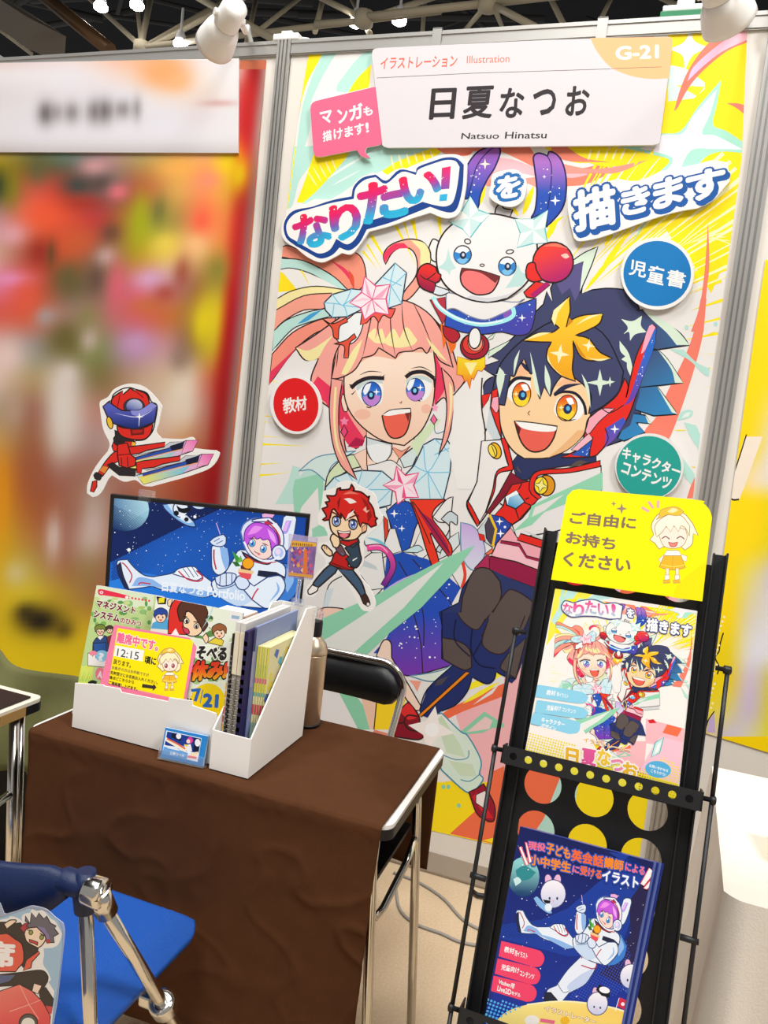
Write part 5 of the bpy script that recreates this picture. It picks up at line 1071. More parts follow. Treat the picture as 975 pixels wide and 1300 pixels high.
mb = MB(); mb.prism([Vector((cb.x, cb.y - .02, TT)) + MP.a * (.11 * math.cos(a)) - MP.n * (.062 * math.sin(a)) for a in [2 * math.pi * i / 32 for i in range(32)]], (0, 0, .012)); mb.build('stand_base', BLACK, r, .002)

# ---------------------------------------------------------------- low white display box with books
pf = Plane((0, 1.252, 0), (1, 0, 0), (0, 0, 1))
r = root('display_box', (-.86, 1.30, TT), 'low white card box with notched front holding the books', 'box')
A = Art('B8'); q = A.pts('5,858! 20,607! 180,618! 190,625! 275,640! 283,660! 545,712! 552,690! 680,708! 684,735! 818,780! 800,1010!', True, 0)
mb = MB(); P = [pf.at(x, y) for x, y in q]; zb = TT
P = [Vector((p.x, p.y, p.z if i not in (0, len(P) - 1) else zb)) for i, p in enumerate(P)]; xl, xr = P[0].x, P[-2].x; P[-1].x = xr; P[1].x = xl
mb.prism(P, (0, .0025, 0)); mb.build('front_panel', WHITE, r)
for nm, x in (('side_panel', xl), ('side_panel', xr - .0025)): mb = MB(); mb.prism([(x, 1.255, zb), (x, 1.385, zb), (x, 1.385, zb + .095), (x, 1.255, zb + .06)], (.0025, 0, 0)); mb.build(nm, WHITE, r)
mb = MB(); mb.box((xl + .003, 1.3825, zb), (xr - .003, 1.385, zb + .095)); mb.build('back_panel', WHITE, r)
mb = MB(); mb.box((xl + .003, 1.255, zb), (xr - .003, 1.382, zb + .0025)); mb.build('base_panel', WHITE, r)
def flat_item(name, TL, Y0, yaw, tilt, w, h, art, label, cat, thick, edge='F0ECE6', group=None, outline=None, inkm=None):
    pl = tilted(ony(*TL, Y0), yaw, tilt); mb = MB(); c = hexc(edge)
    mb.obox(puv(pl, 0, -h, -thick), pl.a * w, pl.b * h, pl.n * thick)
    for i in range(len(mb.v)): mb.c[i] = c
    if art is not None:
        cl = [to_px(pl, u, v) for u, v in ((0, 0), (w, 0), (w, -h), (0, -h))]; art.mapped(lambda x, y: (x, y), cl).lay(mb, pl, .0002)
    return tag(mb.build(name, inkm or GLOSS), label, cat, group), pl
def kid_face(A, cx, cy, k, hair, skin='F8D8BC', eye='4A3020', mouth=True):
    A.c(skin, cx, cy, 20 * k, 22 * k, 0, .6); A.p(hair, f'{cx-24*k},{cy+4*k}! {cx-26*k},{cy-20*k} {cx},{cy-34*k} {cx+24*k},{cy-22*k} {cx+25*k},{cy+4*k}! {cx+14*k},{cy-10*k} {cx+4*k},{cy-6*k}! {cx-6*k},{cy-10*k} {cx-16*k},{cy-4*k}', .6)
    for s in (-8, 8): A.c(eye, cx + s * k, cy + 2 * k, 2.6 * k, 4.2 * k)
    if mouth: A.p('D84848', f'{cx-7*k},{cy+10*k}! {cx+7*k},{cy+10*k}! {cx},{cy+17*k}')
A = Art('B8')
A.p('BFD890', '140,50! 480,110! 440,700! 20,640!', sm=0); A.p('DCE8C8', '140,50! 300,75! 470,115! 460,200! 120,140!', sm=0); rnd = random.Random(3)
for k in range(46): A.c(rnd.choice(('5E9A4E', '7DB35A', 'A8CC68', '8FBF78', 'C8DC90')), rnd.uniform(120, 450), rnd.uniform(130, 330), rnd.uniform(8, 24), rnd.uniform(7, 18))
A.p('DCE86A', '30,520! 130,500! 110,640! 25,640!', sm=0)
for k in range(9): A.l('7DB83A', .9, f'{35+k*9},{600} {50+k*9},{535+k%3*12}', 1)
A.p('E8304E', '150,90! 175,80 330,118! 328,135! 170,112!'); A.c('E8304E', 172, 98, 20, 17).c('F8F0F0', 172, 98, 10, 8).c('E8304E', 172, 98, 5, 4); A.c('F8F0F0', 315, 125, 10, 8)
for k in range(6): A.c('E8304E', 345 + k * 19, 130 + k * 3, 6, 6)
A.t('マネジメント', '7A1E2C', (148, 140), (366, 182), (142, 178), .05, (('F6F6EC', .12),)); A.t('システム', '7A1E2C', (134, 198), (275, 226), (128, 236), .05, (('F6F6EC', .12),)); A.t('のひみつ', 'A02838', (280, 240), (396, 262), (278, 268), .03, (('F6F6EC', .1),))
A.p('2C4A80', '125,380! 150,350 200,345 215,400! 205,470! 120,460!', .8).p('F2EEE6', '150,350! 165,365! 185,345! 165,340!'); kid_face(A, 165, 315, 1.15, '7A8A38'); A.l('3a3020', .7, '145,318 160,322 172,320 188,322'); A.p('7A3038', '200,350! 240,330! 250,420! 215,420!', .7); kid_face(A, 218, 310, .8, '4a3a30'); A.p('2858A0', '125,385! 195,380! 200,430! 130,435!', .8, sm=0)
A.p('F4F0EA', '95,440! 215,430! 205,520! 95,510!', .7); A.c('8CCBE8', 175, 455, 38, 32).t('?', 'F0F8FC', (162, 440), (182, 442), (160, 480), .06).c('4a6080', 140, 462, 3, 4).c('4a6080', 122, 455, 3, 4); A.c('F08CA0', 125, 440, 22, 14); A.c('F27F92', 165, 555, 28, 36).t('A', 'FBE8EA', (155, 540), (178, 545), (150, 575), .06); A.l('1a1a1a', 4, '100,612 120,600 145,608', 0)
flat_item('book', (122.7, 743), 1.335, 4.7, 11.4, .152, .268, A, 'green-covered book with dark red title at left in the white box', 'book', .014)
A = Art('B8')
A.p('EAF0DC', '480,110! 980,180! 900,800! 400,700!', sm=0)
for k in range(60): A.c(rnd.choice(('5E8A48', '8AB868', 'C8DCA8', '46683A', 'E4ECD8', 'A8CC88')), rnd.uniform(690, 930), rnd.uniform(200, 760), rnd.uniform(8, 26), rnd.uniform(7, 20))
A.p('F4F4F0', '450,260! 480,110! 620,130! 600,300! 460,300!', sm=0); A.p('58A8D8', '450,300! 460,270! 540,230! 560,310!', sm=0); kid_face(A, 505, 235, 1.5, '2848A0'); A.p('1a1a1a', '480,118! 540,118! 535,165! 490,165!', sm=0).p('F0E020', '495,130! 528,125! 525,155! 492,158!', sm=0)
A.p('E03028', '545,330! 555,200 590,135 640,130 700,160! 720,340!', .9).p('F8F4F0', '560,340! 590,300! 610,340!', sm=0); A.p('FAD6B0', '625,215! 700,200 745,250! 735,320 690,345 640,320', 1)
A.p('5A3424', '612,260! 600,190 640,140 700,140! 740,150 770,210 755,250! 770,280 745,320! 725,280 700,240! 680,215 650,205 640,260!', 1); A.c('F8F8F4', 650, 258, 15, 15, 0, .7).c('3a2010', 652, 260, 8, 11).c('F8F8F4', 705, 288, 13, 14, 0, .7).c('3a2010', 706, 290, 7, 10); A.p('D84060', '625,290! 660,305 665,330 640,325', .8); A.l('3a2010', 1.4, '628,232 655,236', 0).l('3a2010', 1.4, '690,262 718,268', 0); A.p('FAD6B0', '545,140! 570,135 560,175 545,170', .7); A.l('B8DCE8', 1.5, '800,150 790,210 740,300', 2)
A.p('E8D040', '770,380! 820,350 860,370! 850,400!', .7); kid_face(A, 835, 325, 1.55, '9A6038'); A.p('FAD6B0', '740,350! 760,330 775,360 760,385', .7); A.p('F0ECE8', '895,205! 965,215! 955,270! 890,258!', sm=0).p('9AB8D0', '905,225! 950,232! 946,250! 902,244!', sm=0)
A.t('そべる', '2a2420', (715, 402), (880, 412), (705, 468), .06, (('F6F4EE', .14),)); A.t('休み!', 'F0501E', (690, 490), (885, 482), (672, 590), .07, (('1e1a18', .14),), vgrad=['E02818', 'F06020', 'F8B020']); A.p('F8D800', '660,720! 700,640 780,610 850,650 900,780! 880,800! 640,760!'); A.t('7', '2868B8', (680, 645), (728, 640), (690, 710), .04).t('/', '2868B8', (728, 645), (745, 645), (725, 720), 0).t('21', '2868B8', (750, 670), (828, 675), (745, 738), .06); A.p('1a1a1a', '655,693! 664,694! 662,712! 653,710!', sm=0).p('1a1a1a', '668,695! 682,697! 680,714! 666,712!', sm=0)
flat_item('book', (199, 757), 1.325, .9, 10.4, .197, .285, A, 'comic magazine with a shouting boy in red and 7/21 in blue', 'book', .006)
A = Art('B8')
A.p('F07FA0', '245,270! 715,352! 645,720! 190,620!', sm=0); A.p('FFE400', '262,298! 690,366! 632,705! 212,610!', sm=0); A.p('F4F2EE', '252,396! 412,424! 403,486! 240,455!', sm=0)
A.t('離席中です。', 'F06A94', (266, 322), (494, 372), (258, 378), .045, (('FBF0E0', .11),)); A.t('12:15', '1a1a1a', (264, 412), (385, 435), (258, 455), .0); A.t('頃に', '2a2620', (420, 456), (482, 468), (414, 496), .045)
for t, a, b, c_, col in (('戻ります。', (242, 470), (340, 492), (238, 500), '3a3020'), ('お急ぎの方はお手数ですが', (232, 510), (440, 555), (229, 528), '8A7A40'), ('名刺受けにお名刺お入れください。', (224, 537), (490, 596), (221, 557), '3a3020'), ('後ほどこちらから', (219, 565), (356, 594), (216, 584), '3a3020'), ('ご連絡差し上げます。', (214, 594), (376, 632), (211, 614), '3a3020')): A.t(t, col, a, b, c_, .02)
A.p('3a2e28', '402,612! 462,622! 466,612! 482,632! 460,652! 462,640! 400,632!', sm=0)
def chibi(A, X, Y, k, hair, cloth, sleepy):
    """little figure in a yellow dress; X, Y is the chin, k the scale"""
    def T(s): return ' '.join(f"{X+float(a.rstrip('!').split(',')[0])*k:.1f},{Y+float(a.rstrip('!').split(',')[1])*k:.1f}{'!' if a.endswith('!') else ''}" for a in s.split())
    L = 'B8925A'
    A.p('FAF6EE', T('-22,8! 22,8! 30,30! -34,30!'), .6, L); A.p('FAF0E0', T('-52,40! -30,22! -22,40! -44,56!'), .5, L).p('FAF0E0', T('52,30! 30,22! 24,40! 50,50!'), .5, L)
    A.p(cloth, T('-32,28! 30,28! 46,72! 0,80 -50,70!'), .7, L); A.l(L, .6, T('0,30 -2,76'), 0); A.l('F8E060', 1.2, T('-44,60 0,68 42,62'), 0)
    for s in (-20, 16): A.p('FBE8D4', T(f'{s-6},74! {s+6},74! {s+6},112! {s-6},112!'), .5, L); A.p('F4F0EA', T(f'{s-9},98! {s+8},98! {s+8},116! {s-9},116!'), .5, L); A.p(cloth, T(f'{s-16},118! {s+8},114! {s+10},126! {s-14},128!'), .5, L)
    A.p(hair, T('-70,-48! -78,-84 -52,-124 -8,-136 40,-126 72,-90! 92,-46! 74,-52! 70,-14 44,8! 30,-4! -36,-4! -50,4! -66,-18! -84,-30!'), .8, L)
    A.p('FCE6D6', T('-52,-50! -46,-70 0,-78 46,-68! 52,-40 36,-8 0,2 -34,-8'), .6, L)
    A.p(hair, T('-60,-40! -64,-84 -20,-120 30,-118 62,-80! 60,-44! 46,-72 30,-82! 20,-60! 4,-82! -8,-58! -24,-80! -40,-56!'), .7, L)
    if sleepy: A.ls('7a5a50', 1, T('-40,-34 -26,-42 -12,-32') + '|' + T('14,-34 28,-42 42,-32'), 0); A.p('F08878', T('-16,-22! 0,-18 18,-22! 12,-8 0,-4 -10,-8'), .6, 'a04a40')
    else:
        for s in (-24, 22): A.c('B0586A', X + s * k, Y - 34 * k, 9 * k, 13 * k, 0, .6, '6a3040').c('F4E0E4', X + (s - 3) * k, Y - 39 * k, 3.4 * k, 4.4 * k)
        A.l('a04a40', .7, T('-4,-14 4,-14'), 0)
    A.p('F5C23A', T('-52,-112! -40,-140 10,-150 40,-132! 20,-118 -20,-122! -60,-104!'), .6, L).p('FBE9A8', T('-20,-132! 0,-146 20,-138! 0,-128'))
chibi(A, 556, 540, .86, 'F8ECC0', 'F2B62A', False)
flat_item('notice_card', (145, 793), 1.296, 6.2, 17, .186, .130, A, 'pink-edged yellow notice card reading 12:15 in front of the books', 'card', .002, 'F07FA0')

# little carton behind the books
p = ony(310, 778, 1.42); r = root('carton', (p.x + .01, 1.43, TT), 'plain brown and white carton behind the comic magazine', 'carton')
mb = MB(); mb.box((p.x - .06, 1.40, TT), (p.x + .045, 1.455, p.z - .004)); mb.build('carton_body', mat('kraft_card', '8A6A4C', .8), r)
mb = MB(); mb.prism([(p.x - .062, 1.398, p.z - .004), (p.x + .012, 1.398, p.z - .004), (p.x + .012, 1.457, p.z - .004), (p.x - .062, 1.457, p.z - .004)], (0, 0, .003)); mb.build('lid_flap', WHITE, r)

# ---------------------------------------------------------------- magazine file and its contents
FX0, FX1, FY0, FY1 = -.694, -.612, 1.236, 1.476
r = root('magazine_file', ((FX0 + FX1) / 2, (FY0 + FY1) / 2, TT), 'white upright magazine file with slanted sides at the table front', 'file box')
t_ = .0028; side = [(FY0, TT), (FY1, TT), (FY1 + .006, .988), (1.432, .993), (1.386, .941), (FY0, .783)]
for x in (FX0, FX1 - t_): mb = MB(); mb.prism([(x, y, z) for y, z in side], (t_, 0, 0)); mb.build('side_panel', WHITE, r)
mb = MB(); mb.box((FX0 + t_, FY0, TT), (FX1 - t_, FY0 + t_, .782)); mb.build('front_panel', WHITE, r)
mb = MB(); mb.prism([(FX0 + t_, FY1 - t_, TT), (FX1 - t_, FY1 - t_, TT), (FX1 - t_, FY1 + .003, .988), (FX0 + t_, FY1 + .003, .988)], (0, t_, 0)); mb.build('back_panel', WHITE, r)
mb = MB(); mb.box((FX0 + t_, FY0 + t_, TT), (FX1 - t_, FY1 - t_, TT + t_)); mb.build('base_panel', WHITE, r)
BZ = TT + t_ + .0005
def upright(name, x0, x1, y0, y1, z1, mats, label, cat, group=None, spine=None, z1b=None):
    """a booklet standing on its foot, spine towards the aisle; spine art is a list of (z0, z1, colour)"""
    mb = MB(); mb.prism([(x0, y0, BZ), (x0, y1, BZ), (x0, y1, z1b or z1), (x0, y0, z1)], (x1 - x0, 0, 0)); c = hexc(mats)
    for i in range(len(mb.v)): mb.c[i] = c
    for z0, z2, col in spine or ():
        k = len(mb.v); mb.add([(x0 + .0003, y0 - .0003, z0), (x1 - .0003, y0 - .0003, z0), (x1 - .0003, y0 - .0003, z2), (x0 + .0003, y0 - .0003, z2)], [(0, 1, 2, 3)], 0, False, [hexc(col)] * 4)
    return mb, label, cat, group
def fin(name, t): mb, l, c, g = t; return tag(mb.build(name, INK), l, c, g)
zc = .965
rnd = random.Random(8)
fin('booklet', upright('b', -.6895, -.6865, 1.262, 1.455, .945, 'E8E4DC', 'thin red and yellow booklet at the far left inside the magazine file', 'booklet', None, [(BZ + k * .016, BZ + k * .016 + .013, rnd.choice(('C8283C', 'E8B020', 'D84858', 'F0E8DC'))) for k in range(13)]))
fin('booklet', upright('b', -.6860, -.6825, 1.264, 1.455, .962, '2A2624', 'dark ring-bound booklet left of the cream notebooks', 'booklet', None, [(BZ + k * .009, BZ + k * .009 + .003, '8A8684') for k in range(24)]))
for i, (x0, lab) in enumerate(((-.6815, 'cream ring notebook beside the dark booklet in the magazine file'), (-.6705, 'cream ring notebook touching the navy magazine in the magazine file'))):
    rr = root('ring_notebook', (x0 + .005, 1.36, BZ), lab, 'notebook', 'cream notebooks in the magazine file')
    mb = MB(); mb.box((x0, 1.268, BZ), (x0 + .0098, 1.46, .955)); mb.build('pages', mat('grey_page_block', 'B8B0A4', .8), rr)
    mb = MB(); mb.box((x0, 1.2655, .885), (x0 + .0098, 1.268, .967)); A_ = None; mb.build('spine_label', mat('cream_card', 'EADFC4', .7), rr)
    mb = MB(); mb.box((x0, 1.266, .967), (x0 + .0098, 1.46, .985)); mb.build('clear_cover', mat('frosted_cover', 'E6E4E0', .4, alpha=.75), rr)
    mb = MB()
    for k in range(17): z = BZ + .008 + k * .0098; mb.tube([(x0 + .001, 1.2672, z), (x0 + .001, 1.262, z + .001), (x0 + .0088, 1.262, z + .001), (x0 + .0088, 1.2672, z)], .0011, 6)
    mb.build('ring_binding', mat('wire_grey', '8E8880', .4, .6), rr)
    pl = Plane((x0, 1.2653, .88), (0, 0, -1), (1, 0, 0)); pl.n = Vector((0, -1, 0))
sp = [(BZ + .004, .97, '241E50')]
for k in range(13): z = BZ + .012 + k * .0185; sp.append((z, z + rnd.uniform(.008, .013), rnd.choice(('E8E6F0', 'F4F2F6', 'D8D4E8'))))
tt = upright('m', -.6595, -.652, 1.262, 1.46, .972, '2A2458', 'navy magazine with white lettering down its spine', 'magazine', None, sp); fin('magazine', tt)
fin('magazine', upright('m', -.651, -.646, 1.285, 1.465, .978, '8A98C0', 'blue-grey magazine standing between the navy one and the yellow leaflets', 'magazine', None, [(.93, .975, '5A5A78'), (.86, .93, 'B8B4C4')]))
cols = ['E6DC50', 'EFE66A', 'DDE05A', 'F0E878']
for k in range(5):
    x0 = -.6450 + k * .0048
    sp = [(.905, .94, cols[k % 4]), (.878, .905, 'D8DC58'), (.868, .878, 'E87888'), (.850, .868, 'E6E04A'), (.842, .850, '78B8A8'), (.826, .842, 'F0E8A8'), (.806, .826, 'DC4858'), (.79, .806, 'F0E4B0'), (BZ, .79, '9AC0B8')]
    mb, l, c, g = upright('l', x0, x0 + .0042, 1.292 + k * .001, 1.44, .940, 'EEE6B0', 'thin yellow leaflet with coloured bands in the magazine file', 'leaflet', 'yellow leaflets in the magazine file', sp)
    if k == 4:
        pl = Plane((x0 + .0042, 0, 0), (0, 1, 0), (0, 0, 1)); R2 = random.Random(4)
        for q in range(26):
            y, z = R2.uniform(1.30, 1.43), R2.uniform(.80, .93); s_ = R2.uniform(.004, .012); cc = hexc(R2.choice(('F2D0D8', 'E87890', '78C0D8', 'F4F0E4', 'F0E060', 'C83C58', '5A78C0')))
            mb.add([(x0 + .0044 + q * 1e-6, y - s_, z), (x0 + .0044 + q * 1e-6, y + s_ * .4, z - s_), (x0 + .0044 + q * 1e-6, y + s_, z + s_ * .5), (x0 + .0044 + q * 1e-6, y - s_ * .3, z + s_)], [(0, 1, 2, 3)], 0, False, [cc] * 4)
    if k == 4: l = 'yellow leaflet nearest the right side of the magazine file, picture side showing'; g = 'yellow leaflets in the magazine file'
    fin('leaflet', (mb, l, c, g))

# ---------------------------------------------------------------- business cards in an acrylic holder
HP = tilted(onz(203, 963, TT), 6, 12); r = root('card_holder', HP.o + HP.a * .042 + Vector((0, .012, 0)), 'clear acrylic holder standing at the front edge of the cloth', 'card holder')
cw, chh = .088, .056
mb = MB(); mb.obox(puv(HP, -.003, 0, .003), HP.a * (cw + .006), HP.b * .02, HP.n * .002); mb.build('front_lip', CLEAR, r)
mb = MB(); mb.obox(puv(HP, -.003, 0, -.0115), HP.a * (cw + .006), HP.b * .05, HP.n * .002); mb.build('back_rest', CLEAR, r)
mb = MB(); mb.obox(puv(HP, -.003, 0, -.0115), HP.a * (cw + .006), HP.b * .002, HP.n * .0155); mb.build('base', CLEAR, r)
A = Art('G4')
A.p('2A86D0', '170,115! 720,240! 650,640! 100,500!', sm=0); A.p('EAF2FA', '185,140! 700,255! 640,600! 125,475!', sm=0); A.p('1a3a90', '200,155! 690,262! 655,470! 450,440! 160,350!', sm=0); A.p('0e1838', '265,180! 410,205! 390,300! 260,240!', sm=0).p('0e1838', '590,250! 690,270! 655,460! 575,440!', sm=0)
A.c('F0F0F6', 365, 225, 38, 40).c('F0F0F6', 640, 320, 40, 55).c('E83C98', 530, 285, 42, 45).c('FADCD0', 505, 300, 28, 30); A.p('F0F0F6', '440,360! 540,340! 560,440! 500,470!', sm=0).p('F0D040', '440,340! 510,350! 480,385!', sm=0).p('F6E2C0', '540,470! 650,450! 640,520! 520,510!', sm=0)
A.p('FBEFD8', '180,240! 480,400! 470,470! 170,290!', sm=0).l('E86A4A', 2, '195,262 330,330 460,410', 0).p('5AA0E0', '150,380! 300,400! 500,470! 480,570! 120,480!', sm=0).p('E8F0FA', '190,360! 340,380! 380,440! 200,400!', sm=0); A.t('日夏なつお', 'F2F6FC', (245, 450), (450, 490), (240, 490), .02); A.l('F07888', 3, '495,520 560,530 625,542', 0)
for k in range(7):
    w0 = .0005 - .0013 * k - .0002; mb = MB(); mb.obox(puv(HP, .0, .0022, w0 - .0008), HP.a * cw, HP.b * chh, HP.n * .0008)
    for i in range(len(mb.v)): mb.c[i] = hexc('2A86D0' if k == 0 else 'DCE8F4' if k < 5 else '3A80C8')
    if k == 0: A.lay(mb, HP, .0005)
    tag(mb.build('business_card', GLOSS), 'blue business card facing out at the front of the acrylic holder' if k == 0 else 'blue-edged business card stacked behind the front one in the holder', 'card', 'business cards in the acrylic holder')

# ---------------------------------------------------------------- steel tumbler
tc = Vector((-.637, 1.548, TT)); r = root('tumbler', tc, 'brushed steel bottle with black cap behind the magazine file', 'bottle')
STEEL = mat('brushed_steel', 'D8C8AE', .36, .9, noise=.1, nscale=90)
mb = MB(); mb.lathe(tc, (0, 0, 1), [(.029, 0), (.0315, .004), (.0315, .158), (.0318, .160)], 40); mb.build('body', STEEL, r)
mb = MB(); mb.lathe(tc, (0, 0, 1), [(.0308, .160), (.0318, .163), (.0318, .172), (.028, .184), (.019, .194), (.016, .2)], 40); mb.build('shoulder', STEEL, r)
mb = MB(); mb.lathe(tc, (0, 0, 1), [(.015, .2), (.0155, .203), (.0155, .232), (.0135, .236)], 30); mb.build('cap', BLACK, r, .001)
mb = MB(); mb.lathe(tc, (0, 0, 1), [(.0335, -.0002), (.0335, .003), (.032, .004)], 30); mb.build('base_ring', BLACK, r)

# ---------------------------------------------------------------- cut-out standees
def standee(name, plane, outline, frame, art, label, clip_px, parent_loc, edge='F2F0EC', thick=.003, back=0.0):
    r = root(name, parent_loc, label, 'standee'); mb, im = board(name, plane, outline, thick, art, edge, back, 1, frame=frame); mb.build('figure_board', GLOSS, r); return r
clipuv = None
tM = (MP.uv(185, 632)[0])
RPt = puv(MP, tM, 0, -.004); RP_ = tilted(RPt, 10, 0)
A = Art('B5'); OUTR = '128,215! 135,190 180,165 215,120 270,92 330,82 390,95 440,130 490,185 518,225! 505,280 495,330 480,380 510,420! 640,425 700,412 722,440 705,480! 780,490 850,495! 872,520 820,600 700,650 560,690 450,720! 400,715 350,680 280,690 205,650! 180,680 150,740 120,775 85,785! 50,760! 55,700 90,620 130,560 180,500! 190,450 150,360'
A.p('F2F0EC', OUTR); R_ = 'DE2A20'; A.l('1a1414', 1.6, '150,225 185,195 205,185 215,150 270,115 318,108 350,118 420,140 450,195 485,220 472,320 455,380 410,428 350,436', 0)
A.p(R_, '120,635! 165,565 215,510 250,500! 250,560! 200,590 160,640 145,660!', 1); A.p('E8883A', '125,620! 150,590! 185,600! 160,640!', .5); A.p('2a2428', '92,650! 110,632 145,650! 130,680 100,672!', .8); A.p(R_, '85,690! 112,680! 112,720! 92,755! 72,750!', 1)
A.p(R_, '205,470! 220,430! 350,440! 345,490! 300,510! 215,500!', 1).p('2a2428', '215,420! 240,395 280,420 285,445! 240,465 218,450!', .8); A.p('F0B838', '330,440! 355,450! 345,470! 325,465!', .5)
for dx, dy in ((-95, -85), (0, 0)):
    def S(t): return ' '.join(f"{float(a.rstrip('!').split(',')[0])+dx:.0f},{float(a.rstrip('!').split(',')[1])+dy:.0f}{'!' if a.endswith('!') else ''}" for a in t.split())
    A.p(('F09AC8', 'B8D8F0', (800, 530), (420, 680)), S('355,650! 560,600! 760,520! 835,518! 800,585! 640,640! 400,705!'), .8, sm=0); A.p(('E858A8', 'F6B0D8', (830, 520), (730, 600)), S('762,520! 835,518! 800,585! 730,600!'), .5, sm=0); A.p(('F4E850', '7AC8E0', (380, 690), (640, 630)), S('370,660! 560,625! 690,590! 640,640! 400,705!'), 0, sm=0)
    A.p('2A50B0', S('390,640! 640,570! 750,525! 735,570! 560,615! 400,655!'), .8, sm=0).p('C8CCD4', S('400,610! 620,560! 660,530! 750,525! 640,570! 420,620!'), .5, sm=0).p('101838', S('660,555! 745,528! 735,568! 670,585!'), .5, sm=0); A.p(R_, S('355,570! 400,560! 520,545! 630,530! 625,560! 520,580! 470,600! 390,610! 385,640! 360,635!'), 1, sm=0); A.l('F0A838', .8, S('390,660 560,615 735,572'), 0, 0)
A.p('2a2428', '175,585! 210,570! 250,600! 355,610! 350,655! 250,650! 200,610!', .8); A.p(R_, '240,460! 300,450! 320,520! 352,545! 350,590! 300,605! 250,590! 240,530!', 1.2).ls('5a0a0a', .8, '262,540 268,590|300,535 305,598|240,525 320,518', 0)
A.p('2a2428', '225,400! 220,370! 340,420! 345,440! 240,440!', .6); A.p(R_, '235,345! 300,360 400,355 460,330! 445,390 410,425 350,430 280,415 245,385', 1.2).p('7a1410', '318,365! 405,362! 402,395! 325,402!', .6).p('B82018', '330,370! 395,368! 390,385! 335,392!')
A.p(R_, '200,215! 210,170 270,128! 275,150! 318,112! 350,130! 352,118! 420,150 440,215! 400,250 260,250', 1.3).ls('6a0a0a', .8, '255,150 240,225|352,130 400,170', 0); A.c('3a3440', 342, 225, 66, 52, 0, .6).c(('3850A8', 'C0C8E4', (340, 260), (370, 190)), 344, 222, 50, 42)
A.p(('5860C0', '182C78', (300, 230), (300, 350)), '150,225! 185,195! 260,245 310,250 380,245 450,200! 485,220! 470,320! 370,360 300,358 190,320!', 1.2).p('8C90DC', '320,250! 380,245 450,200! 485,220! 380,290! 330,275!').l('DCE4FA', 1, '375,290 372,350', 2).l('C8D0F4', 1.2, '220,265 370,290 470,235', 2); A.star('FFFFFF', 375, 288, 26); A.c('F0C030', 192, 325, 17, 38, -15, .9)
r = standee('robot_standee', RP_, OUTR, 'B5', A, 'cut-out standee of a red helmeted robot with blade arms above the monitor', None, RPt)
mb = MB(); p0_ = RPt; mb.obox(p0_ + Vector((-.012, -.012, -.010)), (.026, 0, 0), (0, .03, 0), (0, 0, .012)); mb.obox(p0_ + Vector((-.017, -.006, .002)), (.036, 0, 0), (0, .012, 0), (0, 0, .014)); mb.build('clear_clip', CLEAR, r)

KP = Plane((0, 1.468, 0), (1, 0, 0), (0, 0, 1)); KPb = ony(402, 783, 1.468)
A = Art('B6'); OUTK = '410,130! 420,95 480,75 540,75 580,90 640,130 720,165 770,210 790,290! 815,370 840,420 800,490 740,540 690,580! 660,640 665,740 660,830 620,900! 640,960 720,1060 770,1180 765,1240! 730,1270 660,1265 620,1220! 560,1100 500,1000 450,930! 400,960 320,1010 260,1060! 240,1110 190,1140 130,1130! 130,1070 180,1000 240,900! 310,850 300,780 250,730! 240,660 290,640 340,640! 330,560 300,500! 250,470 240,400! 265,330 280,260 290,170!'
A.p('F2F0EC', OUTK); HR = 'D8221C'; SKN = 'FADCB4'; JE = '3E5A78'
A.p(JE, '360,840! 420,870 400,920! 330,980 240,1060! 195,1020! 240,960 300,890!', 1.6).p(JE, '420,880! 560,890! 640,1000 680,1110! 640,1135! 580,1050 490,950!', 1.6).p('F2EEE8', '150,1080! 190,1030! 245,1050! 235,1085 180,1115 155,1110', 1.2).p('3a2220', '630,1130! 690,1120! 720,1200 700,1225! 660,1200!', 1.2).p('F4F0EA', '690,1190! 718,1195! 715,1220! 690,1222!', .6)
A.p('C01818', '370,810! 395,740 440,720 520,760! 520,860! 580,880! 545,892 420,870 345,835!', 1.4).p('8A1018', '350,820! 360,830! 540,885! 480,890!', 0)
A.p('2E4458', '490,690! 560,640 610,620! 630,740 640,800 600,870 545,860! 500,790! 540,760!', 1.5).p('F2F0EC', '560,800! 605,775! 600,790! 562,812!'); A.p('2E4458', '520,640! 600,600 625,640! 560,690!', 1.2).p('C01818', '450,620! 520,630! 600,600! 610,630! 520,680! 455,650!', 1); A.p('6A4A58', '400,690! 450,660 500,740! 480,765 430,740', 1).p('5878B0', '455,735! 480,745! 470,760!')
A.p(SKN, '355,610! 370,570 410,565 440,600! 445,650 420,690 385,680!', 1.3).p(SKN, '275,690! 290,665 320,670! 370,720! 375,755 345,765 310,740!', 1.3).ls('7a4a30', .7, '300,668 305,700|318,672 325,705', 0)
A.p(SKN, '345,420! 380,320 480,290 600,320! 650,440 690,480! 680,540 640,560! 590,610 500,620 430,590 365,530', 1.4); A.p('F2B890', '645,500! 690,470! 690,530! 650,550!', .8)
A.p(HR, '285,430! 320,400 280,330! 330,310 310,270! 350,260 320,210! 400,210 420,150! 450,140 440,160! 530,150 550,105! 575,150 560,165! 640,180 700,225 715,210! 705,260! 750,330 765,400 790,420! 770,440 780,480! 730,500! 700,470! 650,460! 630,500! 600,400 560,340! 530,400 500,440! 450,370! 460,420! 390,330! 370,350 350,430! 300,440!', 1.6, '4a0808')
A.p('F07868', '470,200! 540,170 620,200! 560,195').p('F6ECE8', '480,240! 540,235 600,270! 540,285 510,260!').p('8A0C10', '420,270! 450,220 440,300! 430,350!').p('A01010', '640,220! 700,280 740,400! 700,460! 690,350!').p('F6ECE8', '580,340! 540,400 495,440! 520,380!').p('F6B8A8', '655,340! 685,310! 690,350! 720,340! 690,370!')
